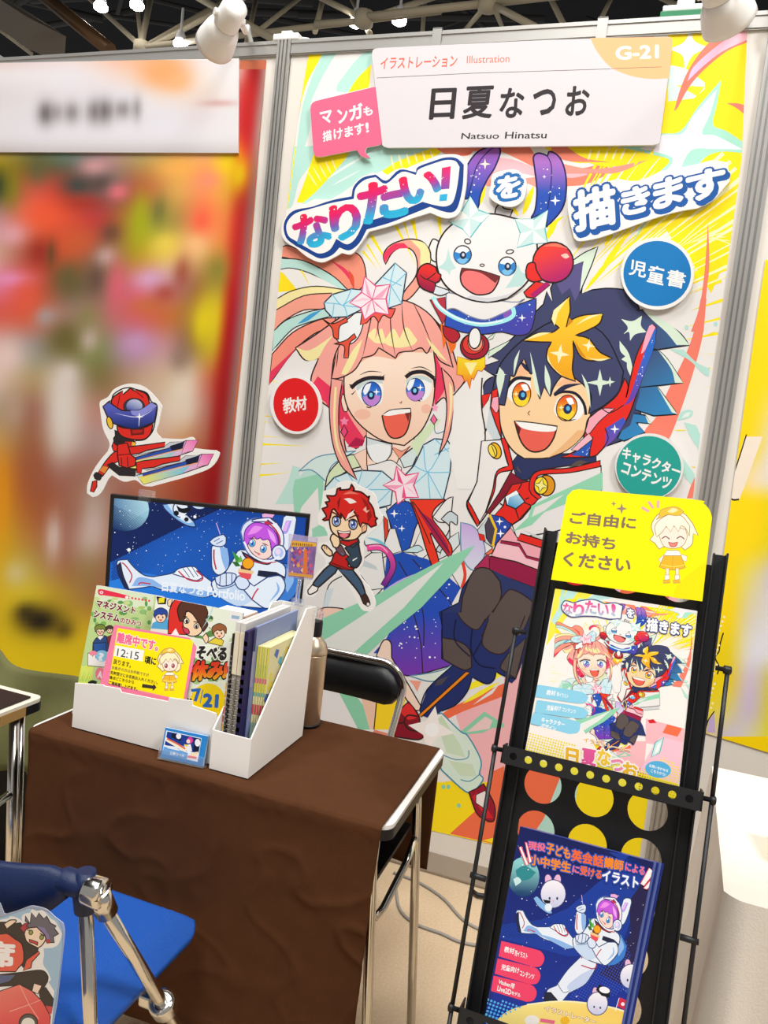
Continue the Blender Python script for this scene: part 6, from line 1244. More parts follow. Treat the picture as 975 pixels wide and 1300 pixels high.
for x, y in ((412, 445), (565, 475)): A.c('F8FAFC', x, y, 38, 48, 0, 1.2).c('4A6CC0', x, y, 26, 40).c('1c2c68', x, y - 4, 14, 22).c('F4F8FC', x - 8, y - 16, 9, 12).c('A8C8F0', x + 4, y + 20, 10, 10)
A.l('6a1010', 2, '360,355 400,375 440,400', 0).l('6a1010', 2, '530,420 580,395 620,395', 0); A.l('2a1818', 2, '375,420 400,400 440,410', 0).l('2a1818', 2, '520,445 560,432 605,450', 0)
A.p('8A2028', '420,530! 480,545 540,535! 530,585 490,600 440,585', 1.2).p('F0848C', '440,565! 490,555 525,570! 490,598 450,585').p('F8F6F4', '425,532! 480,545 536,538! 530,555! 440,552!')
r = standee('kid_standee', KP, OUTK, 'B6', A, 'cut-out standee of a red-haired boy in dark jacket on the magazine file', None, KPb)
mb = MB(); mb.obox(KPb + Vector((-.022, -.004, -.004)), (.034, 0, 0), (0, .012, 0), (0, 0, .016)); mb.obox(KPb + Vector((-.014, -.008, .008)), (.02, 0, 0), (0, .018, 0), (0, 0, .01)); mb.build('clear_clip', CLEAR, r)

CP = tilted(ony(366, 679, 1.462), 14, 0); cb = ony(377, 765, 1.466); r = root('card_stand', cb, 'clear stand clipped to the magazine file holding up a picture card', 'card stand')
mb = MB(); mb.tube([cb + Vector((0, 0, -.004)), cb + Vector((0.0, 0, .03)), ony(381, 735, 1.466)], .005, 10); mb.build('stem', CLEAR, r)
mb = MB(); mb.obox(cb + Vector((-.012, -.004, -.006)), (.024, 0, 0), (0, .012, 0), (0, 0, .014)); mb.build('clear_clip', CLEAR, r)
A = Art('G2'); q = A.pts('70,80! 470,140! 400,720! 45,680!', True, 0); mb = MB(); mb.prism([CP.at(x, y, .0) for x, y in q], CP.n * -.004); mb.build('sleeve', mat('clear_sleeve', 'C8B8E0', .1, alpha=.35), r)
A.p('8A6AA8', '110,170! 455,200! 405,690! 65,660!', sm=0); A.p('E8B040', '112,175! 452,208! 445,258! 105,262!', sm=0); [A.l('6a3a20', 1.1, f'{130+k*26},{205+k*2.4} {128+k*26},{240+k*2.4}', 0, 0) for k in range(11)]
R2 = random.Random(6)
for k in range(60):
    x, y = R2.uniform(110, 410), R2.uniform(280, 640); s_ = R2.uniform(8, 34); A.p(R2.choice(('C83A50', 'E86A50', '6A4AA0', 'F0C8A8', 'A83A78', '4A48A0', 'E8A040', 'D85A78')), f'{x-s_},{y}! {x},{y-s_*1.3}! {x+s_*.7},{y+s_*.2}! {x-s_*.2},{y+s_}!', sm=0)
A.p('E07838', '280,300! 320,290! 330,620! 260,640!', sm=0); A.p('D89A48', '70,610! 400,650! 395,690! 65,655!', sm=0)
mb = MB(); q = A.pts('110,170! 455,200! 405,690! 65,660!', True, 0); mb.prism([CP.at(x, y, .0012) for x, y in q], CP.n * -.0008)
for i in range(len(mb.v)): mb.c[i] = hexc('E8E0E8')
A.lay(mb, CP, .0012); tag(mb.build('trading_card', GLOSS), 'small purple and red picture card in the clear stand before the monitor', 'card')
# ---------------------------------------------------------------- leaning catalogue rack
RP = tilted((-.109, 1.247, 1.15), -.9, 14.6)
vfloor = -1.15 / RP.b.z
UL, UR = -.030, .245
RKM = BLACKMETAL
r = rack = root('catalogue_rack', puv(RP, (UL + UR) / 2, vfloor), 'black metal catalogue rack with round holes leaning beside the table', 'rack')
vt = .092
for u, sgn in ((UL, 1), (UR, -1)):
    mb = MB(); mb.obox(puv(RP, u, vfloor, -.014), RP.a * .020 * sgn, RP.b * (vt - vfloor), RP.n * .0025)
    mb.obox(puv(RP, u, vfloor, -.014), RP.a * .0025 * sgn, RP.b * (vt - vfloor), RP.n * .030)
    mb.obox(puv(RP, u + .0175 * sgn, vfloor, -.014), RP.a * .0025 * sgn, RP.b * (vt - vfloor), RP.n * .014)
    mb.build('side_rail', RKM, r)
def holed(pl, u0, u1, v0, v1, holes, w, thick, m, name, parent):
    """sheet with real round holes: a ring-filled cell around each hole, plain strips between the cells"""
    mb = MB(); us = sorted({round(h[0], 5) for h in holes}); vs_ = sorted({round(h[1], 5) for h in holes}); R = holes[0][2]
    def mids(a, lo, hi): return [lo] + [(p + q) / 2 for p, q in zip(a, a[1:])] + [hi]
    ue, ve = mids(us, u0, u1), mids(vs_, v0, v1); n = 32 if R > .012 else 16
    for i, cu in enumerate(us):
        for j, cv in enumerate(vs_):
            x0, x1, y0, y1 = ue[i], ue[i + 1], ve[j], ve[j + 1]; ring = []; out = []
            angs = sorted([2 * math.pi * k / n for k in range(n)] + [math.atan2(y - cv, x - cu) % (2 * math.pi) for x in (x0, x1) for y in (y0, y1)])
            for a in angs:
                c, s_ = math.cos(a), math.sin(a); ring.append((cu + R * c, cv + R * s_))
                tx = ((x1 if c > 0 else x0) - cu) / c if abs(c) > 1e-9 else 1e9; ty = ((y1 if s_ > 0 else y0) - cv) / s_ if abs(s_) > 1e-9 else 1e9; t = min(tx, ty); out.append((cu + t * c, cv + t * s_))
            k = len(ring); P = [puv(pl, u, v, w) for u, v in ring + out] + [puv(pl, u, v, w - thick) for u, v in ring + out]; fs = []
            for q in range(k):
                r_ = (q + 1) % k; fs += [(q, k + q, k + r_, r_), (2 * k + q, 2 * k + r_, 3 * k + r_, 3 * k + q), (q, r_, 2 * k + r_, 2 * k + q)]
            mb.add(P, fs)
    for a, b, c, d in ((u0, v0, u1, v0), (u1, v0, u1, v1), (u1, v1, u0, v1), (u0, v1, u0, v0)): mb.add([puv(pl, a, b, w), puv(pl, a, b, w - thick), puv(pl, c, d, w - thick), puv(pl, c, d, w)], [(0, 1, 2, 3)])
    return mb.build(name, m, parent)
h0 = [RP.uv(*p, -.016) for p in ((689, 997), (755, 1011), (821, 1029))]; h1 = [RP.uv(*p, -.016) for p in ((678.5, 1053.6), (745, 1070), (813, 1090))]
hu = [(a[0] + b[0]) / 2 for a, b in zip(h0, h1)]; hv0 = sum(p[1] for p in h0) / 3; pitch = hv0 - sum(p[1] for p in h1) / 3
hm = hu[1]; hd = (hu[2] - hu[0]) / 2; HR_ = pitch * .415
rows = [hv0 + pitch * k for k in range(-14, 6)]
holes = [(hm + hd * j, v, HR_) for v in rows for j in (-1, 0, 1) if vfloor + .08 + HR_ < v < .073 - HR_ - .004]
holed(RP, UL + .003, UR - .003, vfloor + .06, .075, holes, -.0145, .002, RKM, 'back_panel', r)
# tier bars with a row of small holes, and the knobs at their ends
vb1 = RP.uv(760, 986, .03)[1]; vb2 = RP.uv(600, 1290, .03)[1]; bh = .0265
bars = []
for vb in (vb1, vb2 - .006, vb2 - (vb1 - vb2)):
    hs = [(UL + .012 + k * (UR - UL - .024) / 11, vb, .0056) for k in range(12)]
    b = holed(RP, UL - .006, UR + .006, vb - bh / 2, vb + bh / 2, hs, .034, .0025, RKM, 'tier_bar', r)
    for s_, u in ((-1, UL - .006), (1, UR + .006 - .0025)):
        mb = MB(); mb.obox(puv(RP, u, vb - bh / 2, -.004), RP.a * .0025, RP.b * bh, RP.n * .038); mb.build('end_plate', RKM, b)
        e = UL - .006 if s_ < 0 else UR + .006
        mb = MB(); mb.lathe(puv(RP, e, vb + .004, .022), RP.a * s_, [(.0035, 0), (.0035, .010), (.0062, .0105), (.0062, .017), (.004, .018)], 14); mb.build('knob', RKM, b)
    mb = MB(); mb.obox(puv(RP, UL, vb - bh / 2 - .001, -.01), RP.a * (UR - UL), RP.b * .003, RP.n * .042); mb.build('shelf', RKM, b)
# side rods
for s_, e in ((-1, UL - .006), (1, UR + .006)):
    for va, vb, w0, w1 in ((vb1 + .004, vb2, .022, .022), (vb2, vb2 - (vb1 - vb2), .022, .022), (RP.uv(667, 803, 0)[1], vb1 + .004, .012, .022)):
        mb = MB(); mb.tube([puv(RP, e + .0125 * s_, va, w0), puv(RP, e + .0125 * s_, vb, w1)], .0033, 8); mb.build('side_rod', RKM, r)
    mb = MB(); mb.lathe(puv(RP, e - .004 * s_, RP.uv(667, 803, 0)[1], .012), RP.a * s_, [(.0035, 0), (.0035, .010), (.0062, .011), (.0062, .021), (.004, .022)], 14); mb.build('knob', RKM, r)
    vm = (vb1 + vb2) / 2
    mb = MB(); mb.lathe(puv(RP, e - .006 * s_, vm, .022), RP.a * s_, [(.0045, 0), (.0045, .024)], 10); mb.build('rod_joint', RKM, r)
# rear prop legs and foot bar
back = Vector((-RP.n.x, -RP.n.y, 0)).normalized()
for u in (UL + .01, UR - .01):
    a = puv(RP, u, -.05, -.018); bft = Vector((a.x, a.y, 0)) + back * .16; mb = MB(); mb.tube([a, bft + Vector((0, 0, .006))], .006, 10); mb.build('prop_leg', RKM, r)
mb = MB(); pa = Vector((puv(RP, UL + .01, -.05, -.018).x, puv(RP, UL + .01, -.05, -.018).y, .006)) + back * .16; mb.tube([pa - RP.a * .035, pa + RP.a * (UR - UL + .015)], .006, 10); mb.build('foot_bar', RKM, r)

# yellow header sign
SGN = '717.8,640.5 720,630 727,622.5! 735,621! 880,634 893,639 901,648 904,657! 891,763.3! 699.5,735.7!'
A = Art('P'); A.p('FFF000', SGN); A.f('E3')
A.p('F9E400', '890,490! 800,560 740,620 715,690! 890,712! 915,480!', 0)
for t, a, b, c_ in (('ご自由に', (118, 182), (502, 218), (108, 252)), ('お持ち', (94, 298), (380, 342), (84, 368)), ('ください', (78, 420), (470, 462), (68, 500))): A.t(t, '87725A', a, b, (c_[0], c_[1] + 0), .035)
A.star('9A8670', 414, 166, 34, 4, .32).star('9A8670', 367, 137, 18, 4, .32)
for t in ('532,158 575,183', '572,125 600,163', '630,118 626,162'): A.l('F2A8B4', 3.2, t, 0, 0)
chibi(A, 716, 398, 1.62, 'FBF3DA', 'F2B92C', True)
mb, im = board('header_sign', RP, SGN, .003, A, 'F2E400', .014); tag(mb.build('header_sign', GLOSS), 'yellow header sign with brown Japanese lettering on top of the catalogue rack', 'sign')

# upper flyers: the poster's picture in small
def brochure(name, corners, w, art, label, cat, group, edge, thick, down, m=GLOSS):
    A_ = Art('P'); P = [RP.at(x, y, w) for x, y in corners]
    P[2] = P[2] + (P[2] - P[1]).normalized() * down; P[3] = P[3] + (P[3] - P[0]).normalized() * down
    mb = MB(); mb.prism([P[0], P[3], P[2], P[1]], -RP.n * thick); c = hexc(edge)
    for i in range(len(mb.v)): mb.c[i] = c
    if art is not None:
        cl = []
        for p in P: q = p - C0; z = q.dot(FW); cl.append((CX + FPX * q.dot(RT) / z, CY - FPX * q.dot(UP) / z))
        base = Art(); base.p(edge, cl, 0); base.ops += art.mapped(lambda x, y: (x, y), cl).ops; base.lay(mb, RP, w)
    return tag(mb.build(name, m), label, cat, group)
cor1 = [(704.8, 747.2), (884.5, 775.5), (860.8, 1004), (665.9, 957.3)]
fm = affine([(505, 537), (680, 555), (610, 357)], [(755.2, 853.9), (810.7, 865.3), (787, 810.7)])
U = Art('C4'); U.p('F4EEE8', '243,27! 917,133! 828,1040! 90,870!', sm=0)
U.p('F8E84A', '243,27! 420,55! 300,160! 200,300!', sm=0).p('BCE4E0', '300,36! 350,44! 240,200! 225,180!', sm=0).p('BCE4E0', '430,56! 520,70! 330,110!', sm=0)
for s in PA.ops[:0]: pass
BG = Art(); poster_background(BG); girl(BG); boy(BG); mascot(BG); front_beams(BG)
U.ops += BG.mapped(fm).ops
U.f('C4'); U.p('FBEFE8', '100,700! 330,640! 420,760! 480,860! 90,870!', sm=0); U.halftone('F6E030', '110,700! 300,760! 480,830! 860,960! 830,1030! 90,860!', 3.4, 1.1, 1.9, (300, 700), (300, 900), 15); U.p('F8E84A', '95,830! 330,880! 640,950! 640,1000! 90,900!', sm=0)
U.p('F7C4D2', '640,900! 740,730! 860,760! 840,960!', sm=0); U.halftone('F8E060', '640,900! 760,830! 850,880! 830,1000!', 3.4, 1.3, 1.3, (700, 800), (700, 900), 15)
U.p('CDEBE6', '700,830! 720,760! 760,735! 740,810!', 1, '60B8C0', sm=0).p('F8F6F2', '715,815! 728,772! 748,757! 735,800!', sm=0)
for y, t, t2 in ((487, '教材', '用イラスト'), (560, '児童向け', 'コンテンツ'), (628, 'キャラクター', 'デザイン')):
    U.p('8FD2EC', f'155,{y}! 165,{y-2}! 350,{y+28} 390,{y+45} 400,{y+62} 380,{y+84} 340,{y+86}! 145,{y+56}!' if y < 600 else f'140,{y-10}! 160,{y-10}! 340,{y+28} 362,{y+55} 350,{y+85} 310,{y+92}! 120,{y+40}!')
    if y < 600: U.t(t, 'F8FAFA', (205, y + 22), (205 + (21 if y < 500 else 17) * len(t), y + 26), (200, y + 46), .03).t(t2, 'F4F8FA', (252 if y < 500 else 278, y + 33), (306 if y < 500 else 342, y + 45), (250 if y < 500 else 276, y + 52), .03)
    else: U.t(t, 'F8FAFA', (180, 640), (290, 664), (176, 662), .04).t(t2, 'F8FAFA', (180, 668), (248, 684), (176, 690), .04)
U.p('F4F2F0', '272,110! 290,85 330,95! 380,82 430,80 480,100! 530,95 565,110! 556,170! 500,172 440,160! 380,158 320,162 280,135', 1, '3a4a80')
for ch, x, y, w, h in (('な', 282, 95, 44, 50), ('り', 332, 98, 48, 58), ('た', 388, 84, 52, 58), ('い', 448, 100, 50, 52), ('!', 515, 100, 13, 52)): U.t(ch, 'F01848', (x, y), (x + w, y + 6), (x - 2, y + h), .04, vgrad=['F04080', 'D878B8', 'A8D0E0'])
U.t('を', 'F4F4F6', (588, 122), (622, 128), (582, 160), .05, (('2A3A80', .14),)); U.t('描きます', 'F4F4F6', (682, 168), (892, 200), (678, 226), .05, (('34407A', .13),))
U.t('イラストレーター', 'E8A840', (380, 735), (600, 790), (378, 755), .03, (('FBF4E8', .1),))
for ch, x, y, w, h, c_ in (('日', 298, 785, 55, 70, 'F0B828'), ('夏', 372, 788, 66, 72, 'E85A9A'), ('な', 448, 790, 58, 70, 'F4C838'), ('つ', 512, 836, 58, 52, 'F08AB0'), ('お', 568, 852, 66, 66, 'F0B828')): U.t(ch, c_, (x, y), (x + w, y + 12), (x - 3, y + h), .045, (('FBF6EA', .13),))
U.t('Natsuo Hinatsu', '4a4a4a', (385, 868), (535, 905), (383, 882), .02, (('FBF8F2', .1),)); U.c('58B4E0', 733, 888, 62, 40, 8).t('お問い合わせは', 'F4FAFC', (692, 862), (782, 888), (690, 876), .03).t('こちらから!', 'F4FAFC', (700, 886), (770, 906), (698, 900), .03)
U.p('F4F2EE', '715,940! 795,962! 790,985! 712,965!', sm=0)
for i in range(3): brochure('flyer', [(x + .5 * i, y + .3 * i) for x, y in cor1], .0105 - .0022 * i, U if i == 0 else None, 'flyer with pink-haired girl and dark-haired boy in the upper rack pocket' if i == 0 else 'flyer hidden behind the front one in the upper rack pocket', 'flyer', 'flyers in the upper rack pocket', 'F2ECE2', .0016, .02)
# lower flyers: the astronaut
cor2 = [(660.3, 1049), (830, 1094.6), (780, 1345), (605, 1345)]
S_ = Art('C5')
S_.p(('141A50', '1838A8', (500, 100), (300, 800)), '210,60! 800,220! 760,1100! 40,1100!', sm=0); S_.p('1A3C9C', '600,180! 700,190! 420,430! 300,480! 130,500! 120,560! 420,640! 640,640! 700,480! 800,300!', 0); S_.p(('24204A', '2A2450', (640, 400), (760, 800)), '690,400! 800,240! 780,830! 640,760! 560,720! 640,620! 700,540!', sm=0)
S_.c(('8CD0D0', '184070', (230, 230), (220, 360)), 225, 290, 70, 88); S_.p('2E8A90', '190,260! 230,240 280,270! 250,300 200,310!').p('C8E8E8', '180,300! 200,290 215,310 190,330!'); S_.halftone('10286A', '120,480! 240,440! 460,520! 420,560! 120,560!', 3, .9, .4, (150, 500), (400, 500)); S_.halftone('3a5ad0', '600,600! 680,560! 720,760! 580,840! 420,830! 480,760!', 3.2, .9, .9, (600, 600), (600, 800))
S_.dots('FFFFFF', 120, '215,80! 800,240! 770,860! 110,830! 150,420!', .8, 21)
f2 = affine([(329.5, 693), (151.8, 716), (312.6, 718.7)], [(769.4, 1165), (657.4, 1159), (756.5, 1182)])
def bunny(A, x, y, k, rot=0):
    a = math.radians(rot); 
    def q(u, v): return (x + (u * math.cos(a) - v * math.sin(a)) * k, y + (u * math.sin(a) + v * math.cos(a)) * k)
    for u in (-18, 16): A.c('E8B8D8', *q(u, -52), 15 * k, 26 * k, rot + u * .6, .7, '40407a')
    A.c(('F4F0F8', 'C8CCEA', q(0, -40), q(0, 50)), *q(0, 0), 50 * k, 56 * k, rot, .8, '40407a')
    for u in (-14, 16): A.c('30304a', *q(u, 18), 4 * k, 6 * k)
    A.c('F0A8B8', *q(0, 28), 4 * k, 3 * k)
AS = Art()
A2 = Art(); astronaut(A2)
# second leg of the flyer's figure, drawn in the flyer's own coordinates
S_.p('E8EEFA', '480,640! 545,650! 545,690 500,760 430,800! 380,860! 320,840! 330,790 370,770! 420,700', 1, '26407a').p('C4D2F0', '540,690! 500,760 430,800! 420,770 480,720!').p('20263c', '318,800! 345,800! 392,855! 380,862! 316,840!', .7).l('B83050', 1.4, '480,650 500,630 545,640 540,695 480,680', 0).l('26407a', .8, '375,760 400,800 425,795', 0)
S_.ops += A2.mapped(f2).ops
S_.f('C5'); bunny(S_, 356, 365, 1.12); S_.p('86B8EC', '268,385! 290,420 330,450 352,452! 345,430 310,400 285,375', .7, '1c2c60').p('10141e', '310,390! 345,395! 340,410! 320,405!').c('E8F0FA', 335, 425, 16, 18)
bunny(S_, 700, 730, .98, 5); S_.p('C8D4F0', '670,790! 740,795! 725,810! 690,808!', .6).c('2858B0', 690, 795, 14, 12)
S_.p(('F8E48A', 'F4CC60', (400, 850), (500, 1000)), '60,1000! 130,900 240,855 380,840 520,850 660,880 790,940! 780,1100! 40,1100!', 0); S_.l('FBF2C0', 2, '240,855 380,840 520,850 660,880 790,940')
bunny(S_, 552, 850, .92, 8); S_.p('10141e', '545,790! 560,765! 610,790! 605,825! 570,815!').c('F4F4FA', 583, 790, 24, 14, 15); S_.l('F4F4FA', .8, '648,825 630,885', 0).p('D02848', '650,822! 690,840! 682,882! 640,862!', sm=0).c('F8E8EC', 664, 852, 8, 8)
S_.halftone('5AB8F0', '60,820! 180,850! 240,860! 120,920! 60,1000!', 4.6, 1.9, 1.3, (60, 920), (220, 840), 20)
for k, (y, t, t2) in enumerate(((575, '教材', '用イラスト'), (652, '児童向け', 'コンテンツ'), (728, '', ''))):
    x = 127 - k * 17; S_.p('F0436A', f'{x},{y-2}! {x+150},{y+35} {x+180},{y+50} {x+190},{y+78} {x+175},{y+108} {x+145},{y+114}! {x-12},{y+66}!')
    if k == 0: S_.t('教材', 'FAF4F4', (143, 597), (186, 606), (139, 622), .03).t('用イラスト', 'F8F0F2', (188, 614), (244, 630), (185, 638), .03)
    if k == 1: S_.t('児童向け', 'FAF4F4', (129, 675), (208, 692), (125, 700), .03).t('コンテンツ', 'F8F0F2', (211, 704), (273, 722), (208, 726), .03)
S_.t('Vtuber用', 'FAF4F4', (118, 742), (186, 764), (113, 762), .03).t('Live2D', 'FAF4F4', (112, 770), (172, 790), (108, 792), .03).t('モデル', 'F8F0F2', (174, 794), (213, 806), (171, 810), .035)
for t, x, y, w, h, dy, c_ in (('現役', 248, 132, 76, 34, 12, 'F0708A'), ('子ども', 328, 138, 106, 46, 28, 'F08A28'), ('英会話', 440, 168, 140, 48, 32, 'F06A30'), ('講師', 585, 200, 82, 46, 20, 'F08A28'), ('による', 678, 226, 84, 34, 22, 'F0708A'), ('小中学生', 255, 188, 180, 46, 38, 'F08A28'), ('に', 445, 240, 28, 28, 6, 'F0708A'), ('受ける', 478, 240, 94, 38, 22, 'F06A30'), ('イラスト', 576, 258, 158, 46, 36, 'F4F4FA')): S_.t(t, c_, (x, y), (x + w, y + dy), (x - 4, y + h), .04, (('E8304E' if c_ == 'F4F4FA' else 'FBF4EA', .09), ('3050B0', .15)))
for t in ('232,135! 240,140! 262,222! 250,230!', '205,160! 215,155! 248,235! 235,238!', '780,250! 805,270! 758,330! 742,320!', '790,300! 803,318! 770,345! 755,340!'): S_.p('FBF4F2', t, .8, 'E8506A', sm=0)
S_.t('イラストレーター', 'F4F0E0', (320, 858), (545, 920), (318, 880), .03, (('C88A30', .1),)); S_.c('F4EEE4', 262, 925, 32, 24).p('E86A8A', '300,915! 365,925! 360,940! 298,930!', sm=0).c('F0B828', 408, 925, 20, 18)
for i in range(5): brochure('flyer', [(x + 3.3 * i, y + .55 * i) for x, y in cor2], .0145 - .0026 * i, S_ if i == 0 else None, 'navy astronaut flyer at the front of the lower rack pocket' if i == 0 else 'navy flyer stacked behind the front astronaut flyer, right edge showing', 'flyer', 'astronaut flyers in the lower rack pocket', '1C2C78' if i % 2 == 0 else '5868A8', .0018, .0)

# ---------------------------------------------------------------- blue folding chair in the foreground
BLUE = mat('blue_plastic_mesh', '1356B4', .42, noise=.10, nscale=500, bump=.7, bscale=900); SHADED_NAVY = mat('shaded_navy_plastic', '0B1F48', .4, bump=.25, bscale=900)  # dark blue of the back deepened with shade, as it faces away from light
r = root('folding_chair', (-.836, 1.02, 0), 'blue plastic folding chair with chrome frame at lower left', 'chair')
mb = MB(); x0, x1, y0, y1 = -1.000, -.648, .838, 1.186
def seatpt(u, v):
    x = x0 + (x1 - x0) * u; y = y0 + (y1 - y0) * v; e = max(abs(2 * u - 1), abs(2 * v - 1)); z = .480 - .008 * math.cos(math.pi * (2 * u - 1) / 2) * math.cos(math.pi * (2 * v - 1) / 2)
    if e > .76: z -= .004 + .040 * ((e - .76) / .24) ** 1.3
    return Vector((x, y, z))
out = rrect(0, 0, 1, 1, .11, 0, 8); P = [(p.x, p.y) for p in out]; rings = []
for s_ in [1, .985, .97, .94, .9, .85, .80, .765, .75, .72, .6, .4, .2, .02]: rings.append([seatpt(.5 + (u - .5) * s_, .5 + (v - .5) * s_) for u, v in P])
n = len(P); vs = [p for rg in rings for p in rg]; fs = []
for k in range(len(rings) - 1):
    for i in range(n): j = (i + 1) % n; fs.append((k * n + i, k * n + j, (k + 1) * n + j, (k + 1) * n + i))
fs.append(tuple((len(rings) - 1) * n + i for i in range(n)))
b = len(vs); cxs, cys = (x0 + x1) / 2, (y0 + y1) / 2; rim_ = [Vector((cxs + (p.x - cxs) * .985, cys + (p.y - cys) * .985, p.z - .012)) for p in rings[0]]; vs += rim_
for i in range(n): j = (i + 1) % n; fs.append((j, i, b + i, b + j))
fs.append(tuple(b + i for i in reversed(range(n)))); mb.add(vs, fs, 0, True); seat = mb.build('seat', BLUE, r)
CXB = -.836
def frame_side(sx):
    X = CXB + sx * .190
    q = lambda dx, y, z: Vector((X + dx * sx, y, z))
    mb = MB(); mb.tube([q(0, .840, .7026), q(.011, .874, .40), q(.02, .918, .012)], .0100, 12); mb.build('leg', CHROME, r)
    mb = MB(); mb.tube([q(.023, .842, .690), q(.023, 1.031, .399), q(.023, 1.2825, .012)], .0100, 12); lg = mb.build('leg', CHROME, r)
    d = (q(.023, 1.031, .399) - q(.023, .842, .690)).normalized(); c = q(.023, 1.031, .399)
    mb = MB(); mb.lathe(c - d * .016, d, [(.012, 0), (.021, .001), (.022, .004), (.022, .028), (.021, .031), (.0125, .032)], 22); mb.build('clamp', CHROME, lg)
    mb = MB(); mb.obox(c + Vector((-.042 if sx > 0 else 0, -.011, -.010)), (.042, 0, 0), (0, .024, 0), (0, 0, .021)); mb.build('clamp_arm', CHROME, lg, .004)
    mb = MB(); mb.lathe(q(.006, .838, .7026), (sx, 0, 0), [(.014, 0), (.0195, .001), (.0205, .004), (.0205, .023), (.019, .026), (.013, .027), (.011, .025)], 24); pv = mb.build('pivot_cap', CHROME, r)
    mb = MB(); mb.tube([q(.021, .840, .7026), q(.023, .861, .661)], .0156, 16); mb.build('pivot_sleeve', CHROME, pv)
    mb = MB(); mb.tube([q(0, .841, .726), q(0, .840, .7026), q(.002, .843, .668)], .0156, 16, rad=[.0125, .0175, .0156]); mb.tube([q(.004, .840, .7026), q(-.028, .836, .706), q(-.052, .828, .702)], .017, 16, rad=[.017, .018, .0115]); mb.build('back_socket', SHADED_NAVY, r)
    for y, dx in ((.918, .02), (1.2825, .023)):
        mb = MB(); mb.lathe((X + dx * sx, y, 0), (0, 0, 1), [(.013, 0), (.0135, .02), (.0105, .024)], 14); mb.build('rubber_foot', BLACK, r)
frame_side(1); frame_side(-1)
mb = MB(); nb = 28; vs = []
for k in range(nb + 1):
    u = -1 + 2 * k / nb; x = CXB + u * .169; bow = .033 * (1 - u * u)
    zt = .733 - .012 * (1 - u * u) - .017 * max(0, (abs(u) - .8) / .2) ** 2; zb_ = .636 - .012 * (1 - u * u) + .048 * max(0, (abs(u) - .55) / .45) ** 1.5
    for (yy, zz) in ((.825 - bow, zb_), (.821 - bow, (zt + zb_) / 2), (.825 - bow, zt - .004), (.834 - bow, zt), (.840 - bow, zt - .003), (.836 - bow, (zt + zb_) / 2), (.838 - bow, zb_)): vs.append((x, yy, zz))
m_ = 7; fs = []
for k in range(nb):
    for i in range(m_): j = (i + 1) % m_; fs.append((k * m_ + j, k * m_ + i, (k + 1) * m_ + i, (k + 1) * m_ + j))
fs += [tuple(range(m_)), tuple(nb * m_ + i for i in reversed(range(m_)))]; mb.add(vs, fs, 0, True); mb.build('backrest', SHADED_NAVY, r)
mb = MB(); mb.box((-.817, .998, .430), (-.672, 1.060, .456)); mb.box((-1.0, .998, .430), (-.855, 1.060, .456)); mb.build('seat_bracket', mat('pinkish_grey_plastic', 'A89890', .5), r, .004)
mb = MB(); mb.tube([(CXB - .204, .895, .2), (CXB + .204, .895, .2)], .0075, 10); mb.build('stretcher', CHROME, r)

# laminated sheet hung on the chair's back
LPl = tilted(ony(60, 1200, .780), 0, 0); LOUT = '-260,-120! 0,55! 40,160! 60,165! 180,130 300,85 380,88 480,120 560,190 650,260! 665,340 655,480 620,780 590,1060 550,1280 520,1420! -260,1420!'
A = Art('E8'); A.p('A6C4DA', '-250,250! 30,200! 300,110! 480,140! 600,230! 640,330! 640,500! 600,900! 540,1250! 510,1400! -250,1400!', sm=0)
A.p('F4EFEA', '-250,260! 60,215 110,190 180,205 230,240! 225,190 260,160 310,150 330,115 380,135 430,125 470,150 520,210 570,240 610,310 640,370! 620,440 590,490 540,515! 450,520! 455,590! 445,680 500,770 525,840! 500,870! 560,960! 545,1100! 540,1250! 520,1420! -250,1420!')
A.p('3a302c', '-250,250! 60,250! 130,270! 210,255! 260,330! 270,440! 400,510! 380,560! 300,620! 240,720! 130,500! 60,380! -250,420!', 1, sm=0).p('FADCC0', '40,270! 100,230 160,225! 165,245 110,290 70,320!', 1)
A.p('B83A48', '205,310! 260,260 320,270! 300,330! 250,360!', .6).p('6E6872', '260,185! 310,260! 325,150! 370,210! 400,155! 450,215! 480,185! 520,260! 580,290! 560,315! 605,370! 550,400! 560,460! 480,460! 460,380! 380,300! 300,310! 270,290! 300,260! 260,240!', 1, sm=0).p('8A7CA8', '380,290! 460,310! 500,380! 520,440! 480,430! 440,360!').p('B83A48', '470,430! 520,420! 510,470! 480,470!')
A.p('FBDFC4', '250,370! 265,330 300,310 380,300! 460,380! 470,430 430,490 390,515! 320,480 270,440', 1); A.p('D8484A', '300,425! 345,440 390,455! 385,490! 355,470 305,455!', .8); A.c('9AA050', 318, 355, 20, 24, 10, .7).c('9AA050', 430, 405, 20, 24, 10, .7); A.l('3a2a20', 1.2, '280,330 320,335', 0).l('3a2a20', 1.2, '410,365 460,390', 0)
A.p('E8604A', '-250,400! 20,370 80,370 150,420 220,470 245,560! 240,660 190,720! 160,760! -250,760!', 1); A.t('席', 'FBF4F0', (-150, 450), (145, 462), (-155, 695), .045)
A.p('E8604A', '270,640! 400,545! 410,570! 330,660! 320,720! 240,750!', .9, sm=0).p('3a302c', '0,790! 200,770! 420,745 490,800 490,860! 430,960! 330,990! 200,900! 0,910! -250,900! -250,800!', 1).p('5a6488', '-250,800! 160,790! 100,860! -250,960!', .6).p('FBDCC8', '350,880! 430,905! 390,990! 330,960!', .8).p('3a302c', '400,960! 470,920! 550,1040! 530,1180! 480,1170! 420,1060!', .8).p('D84848', '470,1110! 540,1120! 530,1200! 500,1190!')
